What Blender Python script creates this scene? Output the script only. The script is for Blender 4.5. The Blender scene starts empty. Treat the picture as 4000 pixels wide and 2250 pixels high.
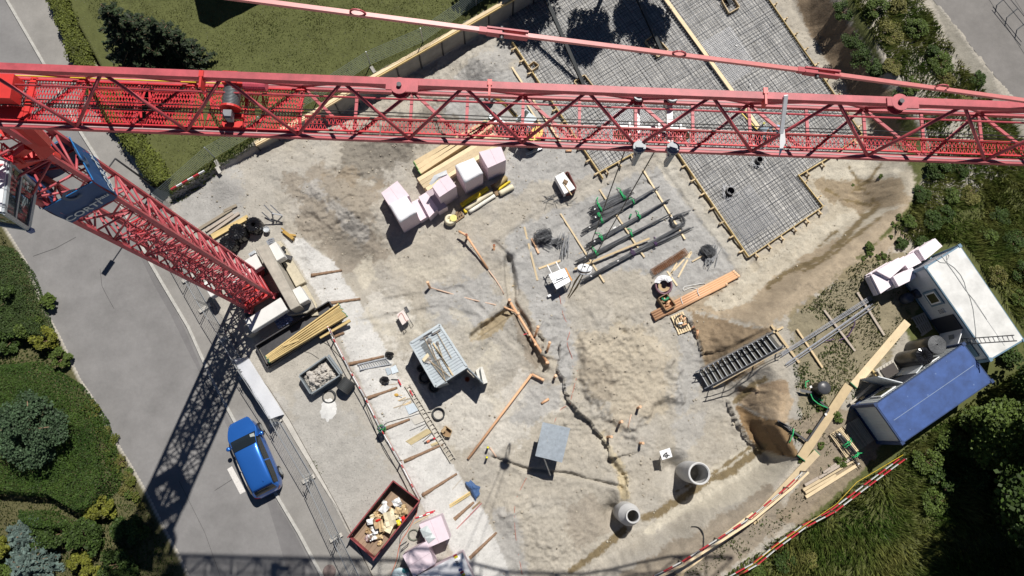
import bpy, math, random
import numpy as np
from mathutils import Vector, Matrix
R = math.radians
random.seed(7); RNG = np.random.default_rng(7)
SC = bpy.context.scene
COL = SC.collection

# ---------------------------------------------------------------- camera
CW, CH, FPX = 4000.0, 2250.0, 2826.0          # photo size and focal length in its pixels
NADIR = (1932.0, 1698.0)                       # where the plumb line below the drone falls in the photo
HCAM = 43.5                                    # metres above the floor of the pit
_d = np.array([NADIR[0]-CW/2, -(NADIR[1]-CH/2), -FPX]); _d /= np.linalg.norm(_d)
_z = -_d; _x = np.array([1., 0, 0]); _x -= _z*_x.dot(_z); _x /= np.linalg.norm(_x); _y = np.cross(_z, _x)
RM = np.stack([_x, _y, _z])                    # rows: world axes seen from the camera
cam = bpy.data.cameras.new('camera'); cam.sensor_width = 36; cam.lens = 36*FPX/CW
cam.clip_start = 0.5; cam.clip_end = 2000
co = bpy.data.objects.new('camera', cam); COL.objects.link(co)
M4 = Matrix([list(RM[0])+[0], list(RM[1])+[0], list(RM[2])+[HCAM], [0, 0, 0, 1]])
co.matrix_world = M4
SC.camera = co

# ---------------------------------------------------------------- sun, sky, exposure
_s = np.array([1200-CW/2, -(3700-CH/2), -FPX]) @ RM.T; SUN = _s/np.linalg.norm(_s)   # direction light travels
world = bpy.data.worlds.new('World'); SC.world = world; world.use_nodes = True
wn = world.node_tree; bg = wn.nodes['Background']
sky = wn.nodes.new('ShaderNodeTexSky'); sky.sky_type = 'NISHITA'; sky.sun_disc = False
sky.sun_elevation = math.asin(-SUN[2]); sky.sun_rotation = math.atan2(-SUN[0], -SUN[1])
sky.air_density = .55; sky.dust_density = 0; sky.altitude = 600
wn.links.new(sky.outputs[0], bg.inputs[0]); bg.inputs[1].default_value = 0.05
sl = bpy.data.lights.new('sun', 'SUN'); sl.energy = 4.9; sl.angle = R(0.5); sl.color = (1, .955, .89)
so = bpy.data.objects.new('sun', sl); COL.objects.link(so)
so.rotation_euler = Vector(SUN).to_track_quat('-Z', 'Y').to_euler(); so.location = (-20, 30, 60)
SC.view_settings.view_transform = 'Standard'; SC.view_settings.look = 'None'
SC.view_settings.exposure = 0.14; SC.view_settings.gamma = 1.0

# ---------------------------------------------------------------- pixel -> place
def P(px, py, z=0.0):
 d = np.array([px-CW/2, -(py-CH/2), -FPX]) @ RM.T
 t = (z-HCAM)/d[2]
 return np.array([d[0]*t, d[1]*t, z])
def proj(p):
 c = (np.asarray(p, float)-np.array([0, 0, HCAM])) @ RM
 return np.stack([CW/2+FPX*c[..., 0]/-c[..., 2], CH/2-FPX*c[..., 1]/-c[..., 2]], -1)
def Tile(ox, oy, s):
 return lambda x, y: (ox+x/s, oy+y/s)
t00 = Tile(0, 0, 1.932); t10 = Tile(1000, 0, 1.932); t20 = Tile(2000, 0, 1.932); t30 = Tile(3000, 0, 1.932)
t01 = Tile(0, 750, 1.932); t11 = Tile(1000, 750, 1.932); t21 = Tile(2000, 750, 1.932); t31 = Tile(3000, 750, 1.932)
t02 = Tile(0, 1500, 1.932); t12 = Tile(1000, 1500, 1.932); t22 = Tile(2000, 1500, 1.932); t32 = Tile(3000, 1500, 1.932)
zEXC = Tile(1880, 350, 4.83); zPER = Tile(2850, 430, 6.44); zTRO = Tile(2400, 350, 4.674); zFOAM = Tile(1450, 550, 3.22)
zREB = Tile(2000, 600, 2.588); zCAB = Tile(0, 580, 4.262); zBOX = Tile(1150, 1280, 3.864); zSHED = Tile(1550, 1230, 3.915)
zLAD = Tile(1450, 1550, 4.83); zBF = Tile(1500, 1950, 4.83); zCAR = Tile(840, 1590, 3.917); zST = Tile(2650, 1050, 2.635)
zBK = Tile(2800, 1450, 3.22); zPAL = Tile(3050, 1450, 2.898); zMID = Tile(1900, 900, 1.365); zUL = Tile(600, 550, 1.82)
zTIM = Tile(900, 1150, 2.34); zBAN = Tile(0, 480, 3.864); zBASE = Tile(750, 850, 3.22); zWC = Tile(3300, 900, 2.76); zBC = Tile(3200, 1300, 2.76)

# ---------------------------------------------------------------- noise (numpy)
def _hash(ix, iy, s):
 n = (ix.astype(np.int64)*374761393 + iy.astype(np.int64)*668265263 + s*974634777) & 0xffffffff
 n = ((n ^ (n >> 13))*1274126177) & 0xffffffff
 return ((n ^ (n >> 16)) & 0xffff)/65535.0
def vnoise(x, y, s=0):
 x0 = np.floor(x); y0 = np.floor(y); fx = x-x0; fy = y-y0
 fx = fx*fx*(3-2*fx); fy = fy*fy*(3-2*fy)
 a = _hash(x0, y0, s); b = _hash(x0+1, y0, s); c = _hash(x0, y0+1, s); d = _hash(x0+1, y0+1, s)
 return (a*(1-fx)+b*fx)*(1-fy)+(c*(1-fx)+d*fx)*fy
def fbm(x, y, s=0, o=4):
 r = 0; a = .5; f = 1.0; n = 0
 for i in range(o):
  r = r + a*vnoise(x*f+13.7*i, y*f-7.3*i, s+i); n += a; a *= .5; f *= 2.1
 return r/n
def sst(a, b, x):
 t = np.clip((x-a)/(b-a), 0, 1); return t*t*(3-2*t)
def seg_dist(X, Y, pts):
 """distance to a polyline, signed + on its left, and the running parameter 0..1"""
 best = np.full(X.shape, 1e9); sign = np.ones(X.shape); par = np.zeros(X.shape)
 n = len(pts)-1
 for i in range(n):
  ax, ay = pts[i][:2]; bx, by = pts[i+1][:2]; dx, dy = bx-ax, by-ay; L = dx*dx+dy*dy
  t = np.clip(((X-ax)*dx+(Y-ay)*dy)/L, 0, 1)
  d = np.hypot(X-ax-t*dx, Y-ay-t*dy); m = d < best
  best = np.where(m, d, best); sign = np.where(m, np.sign(dx*(Y-ay)-dy*(X-ax)), sign); par = np.where(m, (i+t)/n, par)
 return best*sign, par
def poly_sd(X, Y, pts):
 """signed distance to a closed polygon, + inside"""
 best = np.full(X.shape, 1e9); ins = np.zeros(X.shape, bool); n = len(pts)
 for i in range(n):
  ax, ay = pts[i][:2]; bx, by = pts[(i+1) % n][:2]; dx, dy = bx-ax, by-ay; L = dx*dx+dy*dy+1e-9
  t = np.clip(((X-ax)*dx+(Y-ay)*dy)/L, 0, 1)
  best = np.minimum(best, np.hypot(X-ax-t*dx, Y-ay-t*dy))
  if ay != by:
   ins ^= ((ay > Y) != (by > Y)) & (X < (bx-ax)*(Y-ay)/(by-ay)+ax)
 return np.where(ins, best, -best)

# ---------------------------------------------------------------- materials
MATS = {}
def nd(nt, t, **k):
 n = nt.nodes.new(t)
 for a, b in k.items(): setattr(n, a, b)
 return n
def mat(name, base, rough=.7, metal=0., var=.12, vscale=6., bump=0., bscale=40., spec=.4, base2=None, island=0., coat=0., trans=0., ang=0):
 if name in MATS: return MATS[name]
 m = bpy.data.materials.new(name); m.use_nodes = True; nt = m.node_tree
 b = nt.nodes['Principled BSDF']; MATS[name] = m
 b.inputs['Roughness'].default_value = rough; b.inputs['Metallic'].default_value = metal
 b.inputs['Specular IOR Level'].default_value = spec; b.inputs['Coat Weight'].default_value = coat
 b.inputs['Transmission Weight'].default_value = trans
 tc = nd(nt, 'ShaderNodeTexCoord'); no = nd(nt, 'ShaderNodeTexNoise')
 no.inputs['Scale'].default_value = vscale; no.inputs['Detail'].default_value = 6; no.inputs['Roughness'].default_value = .65
 nt.links.new(tc.outputs['Object'], no.inputs['Vector'])
 c1 = [max(0, c*(1-var)) for c in base]; c2 = list(base2) if base2 else [min(1, c*(1+var)) for c in base]
 cr = nd(nt, 'ShaderNodeValToRGB'); cr.color_ramp.elements[0].position = .3; cr.color_ramp.elements[1].position = .7
 cr.color_ramp.elements[0].color = c1+[1]; cr.color_ramp.elements[1].color = c2+[1]
 nt.links.new(no.outputs['Fac'], cr.inputs['Fac']); out = cr.outputs['Color']
 if island:
  g = nd(nt, 'ShaderNodeNewGeometry') if island > 0 else nd(nt, 'ShaderNodeObjectInfo'); mr = nd(nt, 'ShaderNodeMapRange')
  mr.inputs['To Min'].default_value = 1-abs(island); mr.inputs['To Max'].default_value = 1+abs(island)
  nt.links.new(g.outputs['Random Per Island' if island > 0 else 'Random'], mr.inputs['Value'])
  mx = nd(nt, 'ShaderNodeVectorMath', operation='SCALE')
  nt.links.new(out, mx.inputs[0]); nt.links.new(mr.outputs[0], mx.inputs['Scale']); out = mx.outputs[0]
 nt.links.new(out, b.inputs['Base Color'])
 if bump:
  n2 = nd(nt, 'ShaderNodeTexNoise'); n2.inputs['Scale'].default_value = bscale; n2.inputs['Detail'].default_value = 5
  nt.links.new(tc.outputs['Object'], n2.inputs['Vector'])
  bp = nd(nt, 'ShaderNodeBump'); bp.inputs['Strength'].default_value = bump; bp.inputs['Distance'].default_value = .02
  nt.links.new(n2.outputs['Fac'], bp.inputs['Height']); nt.links.new(bp.outputs['Normal'], b.inputs['Normal'])
 return m
def wood_mat(name, base, dark=.75, island=.2, rough=.75):
 """sawn timber: fine grain, each board its own tone"""
 if name in MATS: return MATS[name]
 m = mat(name, base, rough, var=.1, vscale=3, island=-island, bump=.15, bscale=25)
 return m
# ---------------------------------------------------------------- mesh builder
class MB:
 def __init__(s): s.v = []; s.f = []
 def add(s, vs, fs):
  k = len(s.v); s.v += [tuple(map(float, p)) for p in vs]; s.f += [tuple(i+k for i in f) for f in fs]; return s
 def hexa(s, q):
  return s.add(q, [(3, 2, 1, 0), (4, 5, 6, 7), (0, 1, 5, 4), (1, 2, 6, 5), (2, 3, 7, 6), (3, 0, 4, 7)])
 def box(s, c, sz, rz=0.):
  cx, cy, cz = c; a, b, h = sz[0]/2, sz[1]/2, sz[2]/2; co_, si = math.cos(rz), math.sin(rz)
  q = []
  for z in (-h, h):
   for x, y in ((-a, -b), (a, -b), (a, b), (-a, b)): q.append((cx+x*co_-y*si, cy+x*si+y*co_, cz+z))
  return s.hexa(q)
 def bar(s, a, b, w, h=None, up=(0, 0, 1)):
  a = Vector(a); b = Vector(b); h = h or w; d = (b-a).normalized(); u = Vector(up)
  if abs(d.dot(u)) > .98: u = Vector((1, 0, 0))
  sd = d.cross(u).normalized()*w/2; u = sd.cross(d).normalized()*h/2
  q = [a-sd-u, a+sd-u, b+sd-u, b-sd-u, a-sd+u, a+sd+u, b+sd+u, b-sd+u]
  return s.hexa(q)
 def tube(s, a, b, r, n=8, r2=None, caps=True):
  a = Vector(a); b = Vector(b); d = (b-a).normalized(); u = Vector((0, 0, 1)) if abs(d.z) < .9 else Vector((1, 0, 0))
  x = d.cross(u).normalized(); y = x.cross(d); r2 = r if r2 is None else r2; vs = []
  for c, rr in ((a, r), (b, r2)):
   for i in range(n):
    t = 2*math.pi*i/n; vs.append(c+x*math.cos(t)*rr+y*math.sin(t)*rr)
  fs = [(i, (i+1) % n, n+(i+1) % n, n+i) for i in range(n)]
  if caps: fs += [tuple(range(n))[::-1], tuple(range(n, 2*n))]
  return s.add(vs, fs)
 def path(s, pts, r, n=6, closed=False):
  pts = [Vector(p) for p in pts]; vs = []; N = len(pts); prev = None
  for k, p in enumerate(pts):
   d = (pts[(k+1) % N if closed else min(k+1, N-1)]-pts[(k-1) % N if closed else max(k-1, 0)])
   d = d.normalized() if d.length > 1e-6 else Vector((1, 0, 0))
   u = prev if prev is not None else (Vector((0, 0, 1)) if abs(d.z) < .9 else Vector((1, 0, 0)))
   x = d.cross(u).normalized(); y = x.cross(d).normalized(); prev = y
   rr = r[k] if hasattr(r, '__len__') else r
   for i in range(n):
    t = 2*math.pi*i/n; vs.append(p+x*math.cos(t)*rr+y*math.sin(t)*rr)
  fs = []
  for k in range(N if closed else N-1):
   a = k*n; b = ((k+1) % N)*n
   fs += [(a+i, a+(i+1) % n, b+(i+1) % n, b+i) for i in range(n)]
  if not closed: fs += [tuple(range(n))[::-1], tuple(range((N-1)*n, N*n))]
  return s.add(vs, fs)
 def prism(s, pts, z0, z1):
  n = len(pts); A = sum(pts[i][0]*pts[(i+1) % n][1]-pts[(i+1) % n][0]*pts[i][1] for i in range(n))
  if A < 0: pts = pts[::-1]
  vs = [(p[0], p[1], z0) for p in pts]+[(p[0], p[1], z1) for p in pts]
  fs = [tuple(range(n))[::-1], tuple(range(n, 2*n))]+[(i, (i+1) % n, n+(i+1) % n, n+i) for i in range(n)]
  return s.add(vs, fs)
 def ppx(s, pts, z1, z0):
  """upright prism whose TOP outline is given in photo pixels at height z1"""
  return s.prism([P(x, y, z1) for x, y in pts], z0, z1)
 def lathe(s, c, prof, n=24, axis=None, up=None):
  vs = []; N = len(prof)
  for r, z in prof:
   for i in range(n):
    t = 2*math.pi*i/n; vs.append((c[0]+r*math.cos(t), c[1]+r*math.sin(t), c[2]+z))
  fs = [(k*n+i, k*n+(i+1) % n, (k+1)*n+(i+1) % n, (k+1)*n+i) for k in range(N-1) for i in range(n)]
  return s.add(vs, fs)
 def ball(s, c, r, n=10, m=7, jit=0.):
  r = (r, r, r) if not hasattr(r, '__len__') else r; vs = [];
  for k in range(m+1):
   th = math.pi*k/m
   for i in range(n):
    ph = 2*math.pi*i/n; j = 1+jit*random.uniform(-1, 1)
    vs.append((c[0]+r[0]*j*math.sin(th)*math.cos(ph), c[1]+r[1]*j*math.sin(th)*math.sin(ph), c[2]-r[2]*j*math.cos(th)))
  fs = [(k*n+i, k*n+(i+1) % n, (k+1)*n+(i+1) % n, (k+1)*n+i) for k in range(m) for i in range(n)]
  return s.add(vs, fs)
 def quad(s, a, b, c, d): return s.add([a, b, c, d], [(0, 1, 2, 3)])
 def build(s, name, m, parent=None, smooth=False, origin=None):
  me = bpy.data.meshes.new(name)
  if origin is None: origin = (0, 0, 0) if parent is None else WORLD_LOC[parent.name]
  o3 = Vector(origin)
  me.from_pydata([tuple(Vector(v)-o3) for v in s.v], [], s.f); me.materials.append(m)
  if smooth: me.polygons.foreach_set('use_smooth', [True]*len(me.polygons))
  me.update()
  o = bpy.data.objects.new(name, me); COL.objects.link(o)
  WORLD_LOC[o.name] = tuple(origin)
  if parent is not None: o.parent = parent
  else: o.location = o3
  return o
 def thing(s, name, m, label, cat, group=None, smooth=False):
  a = np.array(s.v); lo = a.min(0); hi = a.max(0)
  o = s.build(name, m, None, smooth, ((lo[0]+hi[0])/2, (lo[1]+hi[1])/2, lo[2]))
  return tag(o, label, cat, group)
WORLD_LOC = {}
def tag(o, label=None, cat=None, group=None, kind=None):
 for k, v in (('label', label), ('category', cat), ('group', group), ('kind', kind)):
  if v: o[k] = v
 return o
def thing(name, label, cat, loc, group=None):
 o = bpy.data.objects.new(name, None); o.empty_display_size = .3; COL.objects.link(o); o.location = Vector(loc)
 WORLD_LOC[o.name] = tuple(map(float, loc)); return tag(o, label, cat, group)
def clone(root, dloc, rz=0., label=None, group=None):
 """a copy of a thing and of each of its parts; children keep their own offsets"""
 c = root.copy(); COL.objects.link(c); c.location = Vector(dloc); c.rotation_euler[2] = rz
 if label: c['label'] = label
 if group: c['group'] = group
 for ch in list(root.children):
  k = ch.copy(); COL.objects.link(k); k.parent = c
  for g in list(ch.children):
   j = g.copy(); COL.objects.link(j); j.parent = k
 return c
def np_mesh(name, verts, faces, m, smooth=False):
 """big meshes: verts (N,3), faces (M,k)"""
 me = bpy.data.meshes.new(name); verts = np.asarray(verts, np.float32); faces = np.asarray(faces, np.int32)
 k = faces.shape[1]
 me.vertices.add(len(verts)); me.vertices.foreach_set('co', verts.ravel())
 me.loops.add(faces.size); me.loops.foreach_set('vertex_index', faces.ravel())
 me.polygons.add(len(faces)); me.polygons.foreach_set('loop_start', np.arange(0, faces.size, k, dtype=np.int32))
 me.polygons.foreach_set('loop_total', np.full(len(faces), k, np.int32))
 if smooth: me.polygons.foreach_set('use_smooth', np.ones(len(faces), bool))
 me.update(calc_edges=True); me.validate()
 if m: me.materials.append(m)
 o = bpy.data.objects.new(name, me); COL.objects.link(o); WORLD_LOC[o.name] = (0, 0, 0)
 return o
# ================================================================ THE GROUND
def W(pts, z=0.): return [tuple(P(x, y, z)[:2]) for x, y in pts]
ZY, ZR, ZL, ZB = 1.1, 1.0, 1.7, 2.5             # yard, road, lawn and right bank above the pit floor (metres)
WALL = [(1000, 567), (1228, 445), (1455, 310), (1807, 111), (2000, 0), (2330, -190)]
wall_w = W(WALL, ZL)
lawn_w = W([(665, 762)]+WALL+[(2330, -2500), (-900, -2500), (170, -260), (262, 0), (305, 100), (395, 270), (465, 400), (545, 560), (640, 705)], ZL)
EL = W([(1000, 575), (1060, 700), (1110, 860), (1150, 950), (1215, 1060), (1290, 1200), (1330, 1330), (1400, 1500), (1490, 1680), (1560, 1810), (1650, 1980), (1720, 2110), (1810, 2280), (2100, 2900)], ZY)
RT = W([(2900, -900), (3030, -60), (3230, 260), (3420, 560), (3330, 680), (3350, 800), (3150, 960), (2960, 1120), (2780, 1225), (2690, 1290), (2700, 1420), (2750, 1500), (2850, 1570), (2900, 1660), (2990, 1790), (2800, 1900), (2500, 2080), (2300, 2200), (1900, 2500)])
RC = W([(3250, -900), (3330, -60), (3500, 260), (3640, 520), (3620, 680), (3520, 860), (3400, 970), (3150, 1120), (3010, 1270), (3010, 1320), (3080, 1480), (3080, 1560), (3050, 1660), (3130, 1800), (3020, 1940), (2760, 2110), (2560, 2250), (2100, 2600)], ZB)
RFAR = [(60, -70), (300, -70), (300, 200), (60, 200)]
TRENCH = [(W([(1985, 1010), (2000, 1180), (2050, 1270), (2095, 1400), (2125, 1440)]), .34, .33), (W([(1850, 1315), (1990, 1215)]), .40, .36),
    (W([(1925, 1785), (2060, 1835), (2200, 1850), (2400, 1895), (2425, 1905)], 0), .22, .16), (W([(2385, 1800), (2430, 1870), (2440, 1960)]), .3, .3),
    (W([(2020, 1150), (1985, 1000), (1930, 950)]), .14, .2)]+[(W([(x+ox, y+oy) for x, y in l]), .06, .24) for l, ox, oy in (([(1880, 1000), (2060, 870), (2300, 730), (2600, 590)], 0, 0), ([(1880, 1000), (2060, 870), (2300, 730), (2600, 590)], 30, 75), ([(2560, 620), (2720, 850), (2880, 1080)], 0, 0), ([(2560, 620), (2720, 850), (2880, 1080)], 75, -30), ([(1500, 1180), (1800, 1130), (2000, 1330), (2150, 1460)], 0, 0), ([(1420, 1260), (1720, 1200), (1860, 1240)], 0, 0))]
SCARP = [(W([(2860, 1560), (2900, 1650), (2930, 1700), (2990, 1755), (3110, 1800)], 1.2), .45, 1.0), (W([(2690, 1235), (2730, 1300), (2745, 1380)], .5), .4, .8), (W([(2900, 1500), (2960, 1530), (3050, 1545)], 1.5), .3, .6),
 (W([(2190, 1330), (2180, 1440), (2200, 1490), (2215, 1560), (2260, 1610), (2310, 1660), (2340, 1700), (2370, 1730), (2385, 1790)]), .5, .8),
   (W([(2125, 1250), (2095, 1290), (2125, 1330), (2110, 1390)]), .4, .6),
   (W([(2455, 1970), (2450, 1910), (2455, 1860)]), .42, .5)]
MOUND = W([(2250, 1260), (2360, 1210), (2480, 1230), (2560, 1290), (2640, 1400), (2640, 1560), (2560, 1640), (2480, 1720), (2400, 1690), (2330, 1620), (2270, 1500), (2250, 1380)])
PILES = [((910, 730), 1.2, .45), ((1410, 830), 2.2, 1.15), ((1560, 470), 2.1, 1.0), ((1880, 250), 1.3, .85), ((1250, 760), 1.2, .35), ((1700, 1290), .9, .12),
   ((2130, 2080), 1.6, .25), ((1990, 2010), 1., .3), ((2260, 1620), .5, -.12), ((2370, 1700), .35, -.3), ((2440, 1300), .25, -.3), ((2450, 1870), .5, -.2), ((2500, 1700), 1.0, .22), ((2640, 1832), .95, -1.1), ((2400, 2005), .8, -.9)]
PADS = [W([(3290, 1560), (3440, 1740), (3900, 1500), (3760, 1330)], ZB), W([(3540, 1060), (3760, 950), (4020, 1330), (3850, 1420)], ZB)]
STA = P(2745, 1479, .35)[:2]; STD = P(3031, 1329, 2.62)[:2]-STA; STL = float(np.hypot(*STD)); STD = STD/STL
ROUGH = [((1300, 880), 2.6), ((1400, 800), 2.0), ((1550, 470), 2.8), ((1700, 350), 1.5), ((3350, 740), 1.5), ((2900, 1640), 1.3), ((2380, 1450), 3.2), ((2110, 1290), 1.1), ((2150, 2100), 2.4), ((1330, 700), 1.8), ((2480, 1280), 1.4), ((2250, 1640), 1.2), ((900, 730), 1.2), ((1900, 230), 1.6), ((2420, 1850), .8), ((2780, 1330), 1.2), ((1990, 1990), 1.0), ((1880, 1290), .7)]
def hgt(x, y, rough=True):
 x = np.asarray(x, float); y = np.asarray(y, float)
 h = np.zeros(x.shape)
 wob = (fbm(x*.9, y*.9, 3)-.5)
 d, par = seg_dist(x, y, EL)
 w = np.interp(par, [0, .16, .3, .5, 1], [7.5, 6, 3.0, 2.7, 2.9])
 h_left = ZY*(1-sst(0.1, 1, d/w + wob*.12))
 pilev = np.zeros(x.shape)
 for (px, py), rr, hh in PILES:
  c = P(px, py, .5); q = np.hypot(x-c[0], y-c[1])/rr
  pilev = pilev + hh*np.exp(-q*q*1.6)
 md = poly_sd(x, y, MOUND)
 pilev = pilev+.42*sst(-.15, .8, md+wob*2.2)*(1+.5*wob)
 for pl, dep, wd in TRENCH:
  dd, _ = seg_dist(x, y, pl); dd = np.abs(dd)+wob*.25
  pilev = pilev-dep*(1-sst(wd*.45, wd, dd))+dep*.22*np.exp(-((dd-wd*1.5)/.25)**2)
 for pl, hh, fo in SCARP:
  dd, pp = seg_dist(x, y, pl); dd = dd+(fbm(x*3, y*3, 11)-.5)*.3
  pilev = pilev+np.where(dd > 0, hh*np.exp(-dd/fo), 0)*np.where((pp > .001) & (pp < .999), 1, 0)
 d1 = poly_sd(x, y, RT+RFAR); d2 = poly_sd(x, y, RC+RFAR)
 k = np.clip(d1/(np.abs(d1)+np.abs(d2)+1e-6), 0, 1)
 right = np.where(d1 <= 0, 0, np.where(d2 >= 0, 1, sst(0.04, .9, k+wob*.14)))
 h = np.maximum(h_left, ZB*right)
 soft = (1-right)
 h = h+pilev*np.where(h > ZY+.3, soft, 1)
 flat = np.zeros(x.shape)
 if rough:
  r = (fbm(x*1.7, y*1.7, 21, 4)-.5)*.16+(fbm(x*7, y*7, 31, 3)-.5)*.085
  cl = np.clip(fbm(x*2.2, y*2.2, 51, 3)-.52, 0, 1)*2.2
  clod = np.clip(vnoise(x*9.3, y*9.3, 41)-.45, 0, 1)*cl*.22
  strip = np.exp(-((np.clip(d/w, -1, 2)-.55)/.35)**2)*np.where(par > .27, 1, 0)
  calm = 1-.8*strip
  calm = np.where(d < -.1, .28, calm)
  rf = np.zeros(x.shape)
  for (px, py), rr in ROUGH:
   c = P(px, py, .4); rf = rf+np.exp(-((x-c[0])**2+(y-c[1])**2)/rr**2)
  n5 = fbm(x*3.1, y*3.1, 61, 5); rg = 1-np.abs(fbm(x*4.2, y*4.2, 68, 4)-.5)*5; r = r+np.clip(rf, 0, 1.2)*((n5-.5)*.30+.055*np.clip(rg, 0, 1)+.13*np.clip(vnoise(x*7, y*7, 66)-.55, 0, 1)*np.clip(n5*3-1, 0, 1))
  h = h+(r+clod)*calm*np.where(right > .98, .8, 1)
 ta = ((x-STA[0])*STD[0]+(y-STA[1])*STD[1])/STL; tl = np.abs((x-STA[0])*STD[1]-(y-STA[1])*STD[0]); lim = .05+2.4*ta
 kk = sst(1.05, .72, tl)*sst(-.02, .02, ta)*sst(1.03, .97, ta); h = h*(1-kk)+np.minimum(h, lim)*kk
 for pd in PADS:
  kp = sst(-.5, .1, poly_sd(x, y, pd)); h = h*(1-kp)+ZB*kp
 ls = poly_sd(x, y, lawn_w); kl = sst(-.12, .06, ls)
 h = h*(1-kl)+(ZL+(fbm(x*1.3, y*1.3, 71, 3)-.5)*.12*sst(.3, 1.5, ls))*kl
 # road and pavement side: dead flat, just below the asphalt sheets
 ks = sst(-.05, .05, -poly_sd(x, y, YARDPOLY)) if YARDPOLY is not None else 0
 side = (sst(-.02, .1, poly_sd(x, y, STREET)))
 h = h*(1-side)+(ZR-.06)*side
 gs = sst(-.05, .5, poly_sd(x, y, VERGE)); h = h*(1-gs)+(ZR+.05+.25*sst(.2, 3, poly_sd(x, y, VERGE)))*gs
 side = sst(0, .3, poly_sd(x, y, ROAD2)); h = h*(1-side)+(ZB-.05)*side
 return h
YARDPOLY = None
KERB = [(-80, -220), (31, 0), (181, 259), (316, 512), (388, 626), (470, 790), (590, 1024), (647, 1122), (740, 1278), (828, 1475), (950, 1700), (1078, 1924), (1171, 2080), (1259, 2245), (1420, 2560)]
ROADL = [(-700, -300), (-330, 300), (0, 860), (60, 955), (105, 1030), (165, 1190), (235, 1320), (310, 1480), (365, 1560), (430, 1690), (500, 1800), (570, 1920), (640, 2060), (700, 2170), (740, 2260), (900, 2600)]
PAVR = [(120, -260), (200, -20), (235, 90), (290, 240), (330, 330), (400, 440), (470, 560), (530, 660), (590, 735), (660, 800), (700, 900), (790, 1100), (860, 1230), (1010, 1480), (1095, 1625), (1150, 1720), (1210, 1820), (1290, 1950), (1380, 2120), (1450, 2250), (1620, 2560)]
STREET = W(ROADL[::-1]+PAVR, ZR)
VERGE = W(ROADL+[(-900, 2600), (-2500, 1500), (-1500, -300)], ZR)
ROAD2 = W([(3470, -240), (3645, 0), (3745, 120), (3912, 330), (3985, 415), (4150, 620), (4600, 500), (4300, -300)], ZB)
def hz(x, y): return float(hgt(np.array([x]), np.array([y]))[0])
def hz0(x, y): return float(hgt(np.array([x]), np.array([y]), False)[0])
def G(px, py, dz=0., rough=False):
 z = .8
 for _ in range(9):
  p = P(px, py, z); z = .5*z+.5*float(hgt(np.array([p[0]]), np.array([p[1]]), rough)[0])
 p = P(px, py, z); return np.array([p[0], p[1], float(hgt(np.array([p[0]]), np.array([p[1]]), rough)[0])+dz])
def GV(*a, **k): return Vector(G(*a, **k))

def grow(a, b, n, end, sgn):
 out = []; s = b
 x = a
 for i in range(n): x = x+sgn*s; s *= 1.45; out.append(x)
 out.append(end); return out
fx = np.concatenate([np.arange(-34, -15, .12), np.arange(-15, 21.5, .066), np.arange(21.5, 38.01, .12)]); fy = np.concatenate([np.arange(-10.5, 27, .066), np.arange(27, 31.01, .12)])
gx = np.array(sorted(grow(-34, .15, 11, -400, -1)+list(fx)+grow(38, .15, 11, 400, 1)))
gy = np.array(sorted(grow(-10.5, .15, 11, -400, -1)+list(fy)+grow(31, .15, 11, 400, 1)))
GX, GY = np.meshgrid(gx, gy); X = GX.ravel(); Y = GY.ravel()
Z = hgt(X, Y)
V3 = np.stack([X, Y, Z], 1); UV = proj(V3); U, Vv = UV[:, 0], UV[:, 1]
nx, ny = len(gx), len(gy)
ii = (np.arange(ny-1)[:, None]*nx+np.arange(nx-1)[None, :]).ravel()
F4 = np.stack([ii, ii+1, ii+nx+1, ii+nx], 1)

# what the ground is made of, one slope's shade included, region by region (outlines read off the photo, blended with noise)
n1 = fbm(X*1.1, Y*1.1, 101)-.5; n2 = fbm(X*4., Y*4., 111)-.5; n3 = fbm(X*.45, Y*.45, 121)-.5; n4 = fbm(X*11., Y*11., 131, 2)-.5
SAND = (.40, .36, .29); GRAV = (.36, .352, .335); PALE = (.53, .52, .495); BROWN = (.27, .20, .12); EARTH = (.26, .215, .16); RUB = (.205, .187, .16)
MUD = (.175, .135, .075); CREAM = (.48, .435, .34); SOIL = (.22, .19, .12); GREEN = (.115, .12, .045); YARD = (.40, .37, .315); GREY = (.36, .355, .34); CONC = (.45, .43, .385)
C = np.tile(np.array(SAND), (len(X), 1))
def zone(pts, col, soft=40., nz=120., amt=1.):
 global C
 soft = soft*.35; d = poly_sd(U, Vv, pts)+n1*nz*1.7+n2*nz*.9+n4*(nz*.35+10)
 k = (sst(-soft, soft, d)*amt)[:, None]
 C = C*(1-k)+np.array(col)*k
def streak(pts, wpx, col, soft=8., nz=14., amt=.8):
 global C
 d, _ = seg_dist(U, Vv, pts); d = wpx-np.abs(d)+n2*nz*2+n1*nz+n4*nz; soft = soft*.5
 k = (sst(-soft, soft, d)*amt)[:, None]
 C = C*(1-k)+np.array(col)*k
k = (sst(-.15, .25, n3))[:, None]; C = C*(1-.35*k)+np.array(GRAV)*.35*k
zone([(-500, -500), (1000, 560), (1120, 900), (1290, 1200), (1420, 1520), (1560, 1800), (1800, 2260), (1000, 2600), (-500, 2600)], YARD, 30, 30)
zone([(660, 760), (900, 640), (960, 800), (900, 900), (700, 880)], GRAV, 40, 60, .8)
zone([(1060, 1560), (1300, 1520), (1480, 1820), (1620, 2000), (1500, 2250), (1400, 2250)], GREY, 60, 120, .45)
zone([(1330, 560), (1700, 380), (1900, 420), (1800, 540), (1640, 560), (1560, 640), (1480, 720), (1300, 700)], RUB, 40, 80, .9)
zone([(1120, 700), (1300, 640), (1480, 720), (1450, 860), (1520, 980), (1480, 1060), (1330, 1080), (1190, 930)], EARTH, 50, 80, .75)
zone([(1200, 720), (1330, 780), (1450, 900), (1400, 950), (1280, 830)], GRAV, 30, 50, .6)
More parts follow.
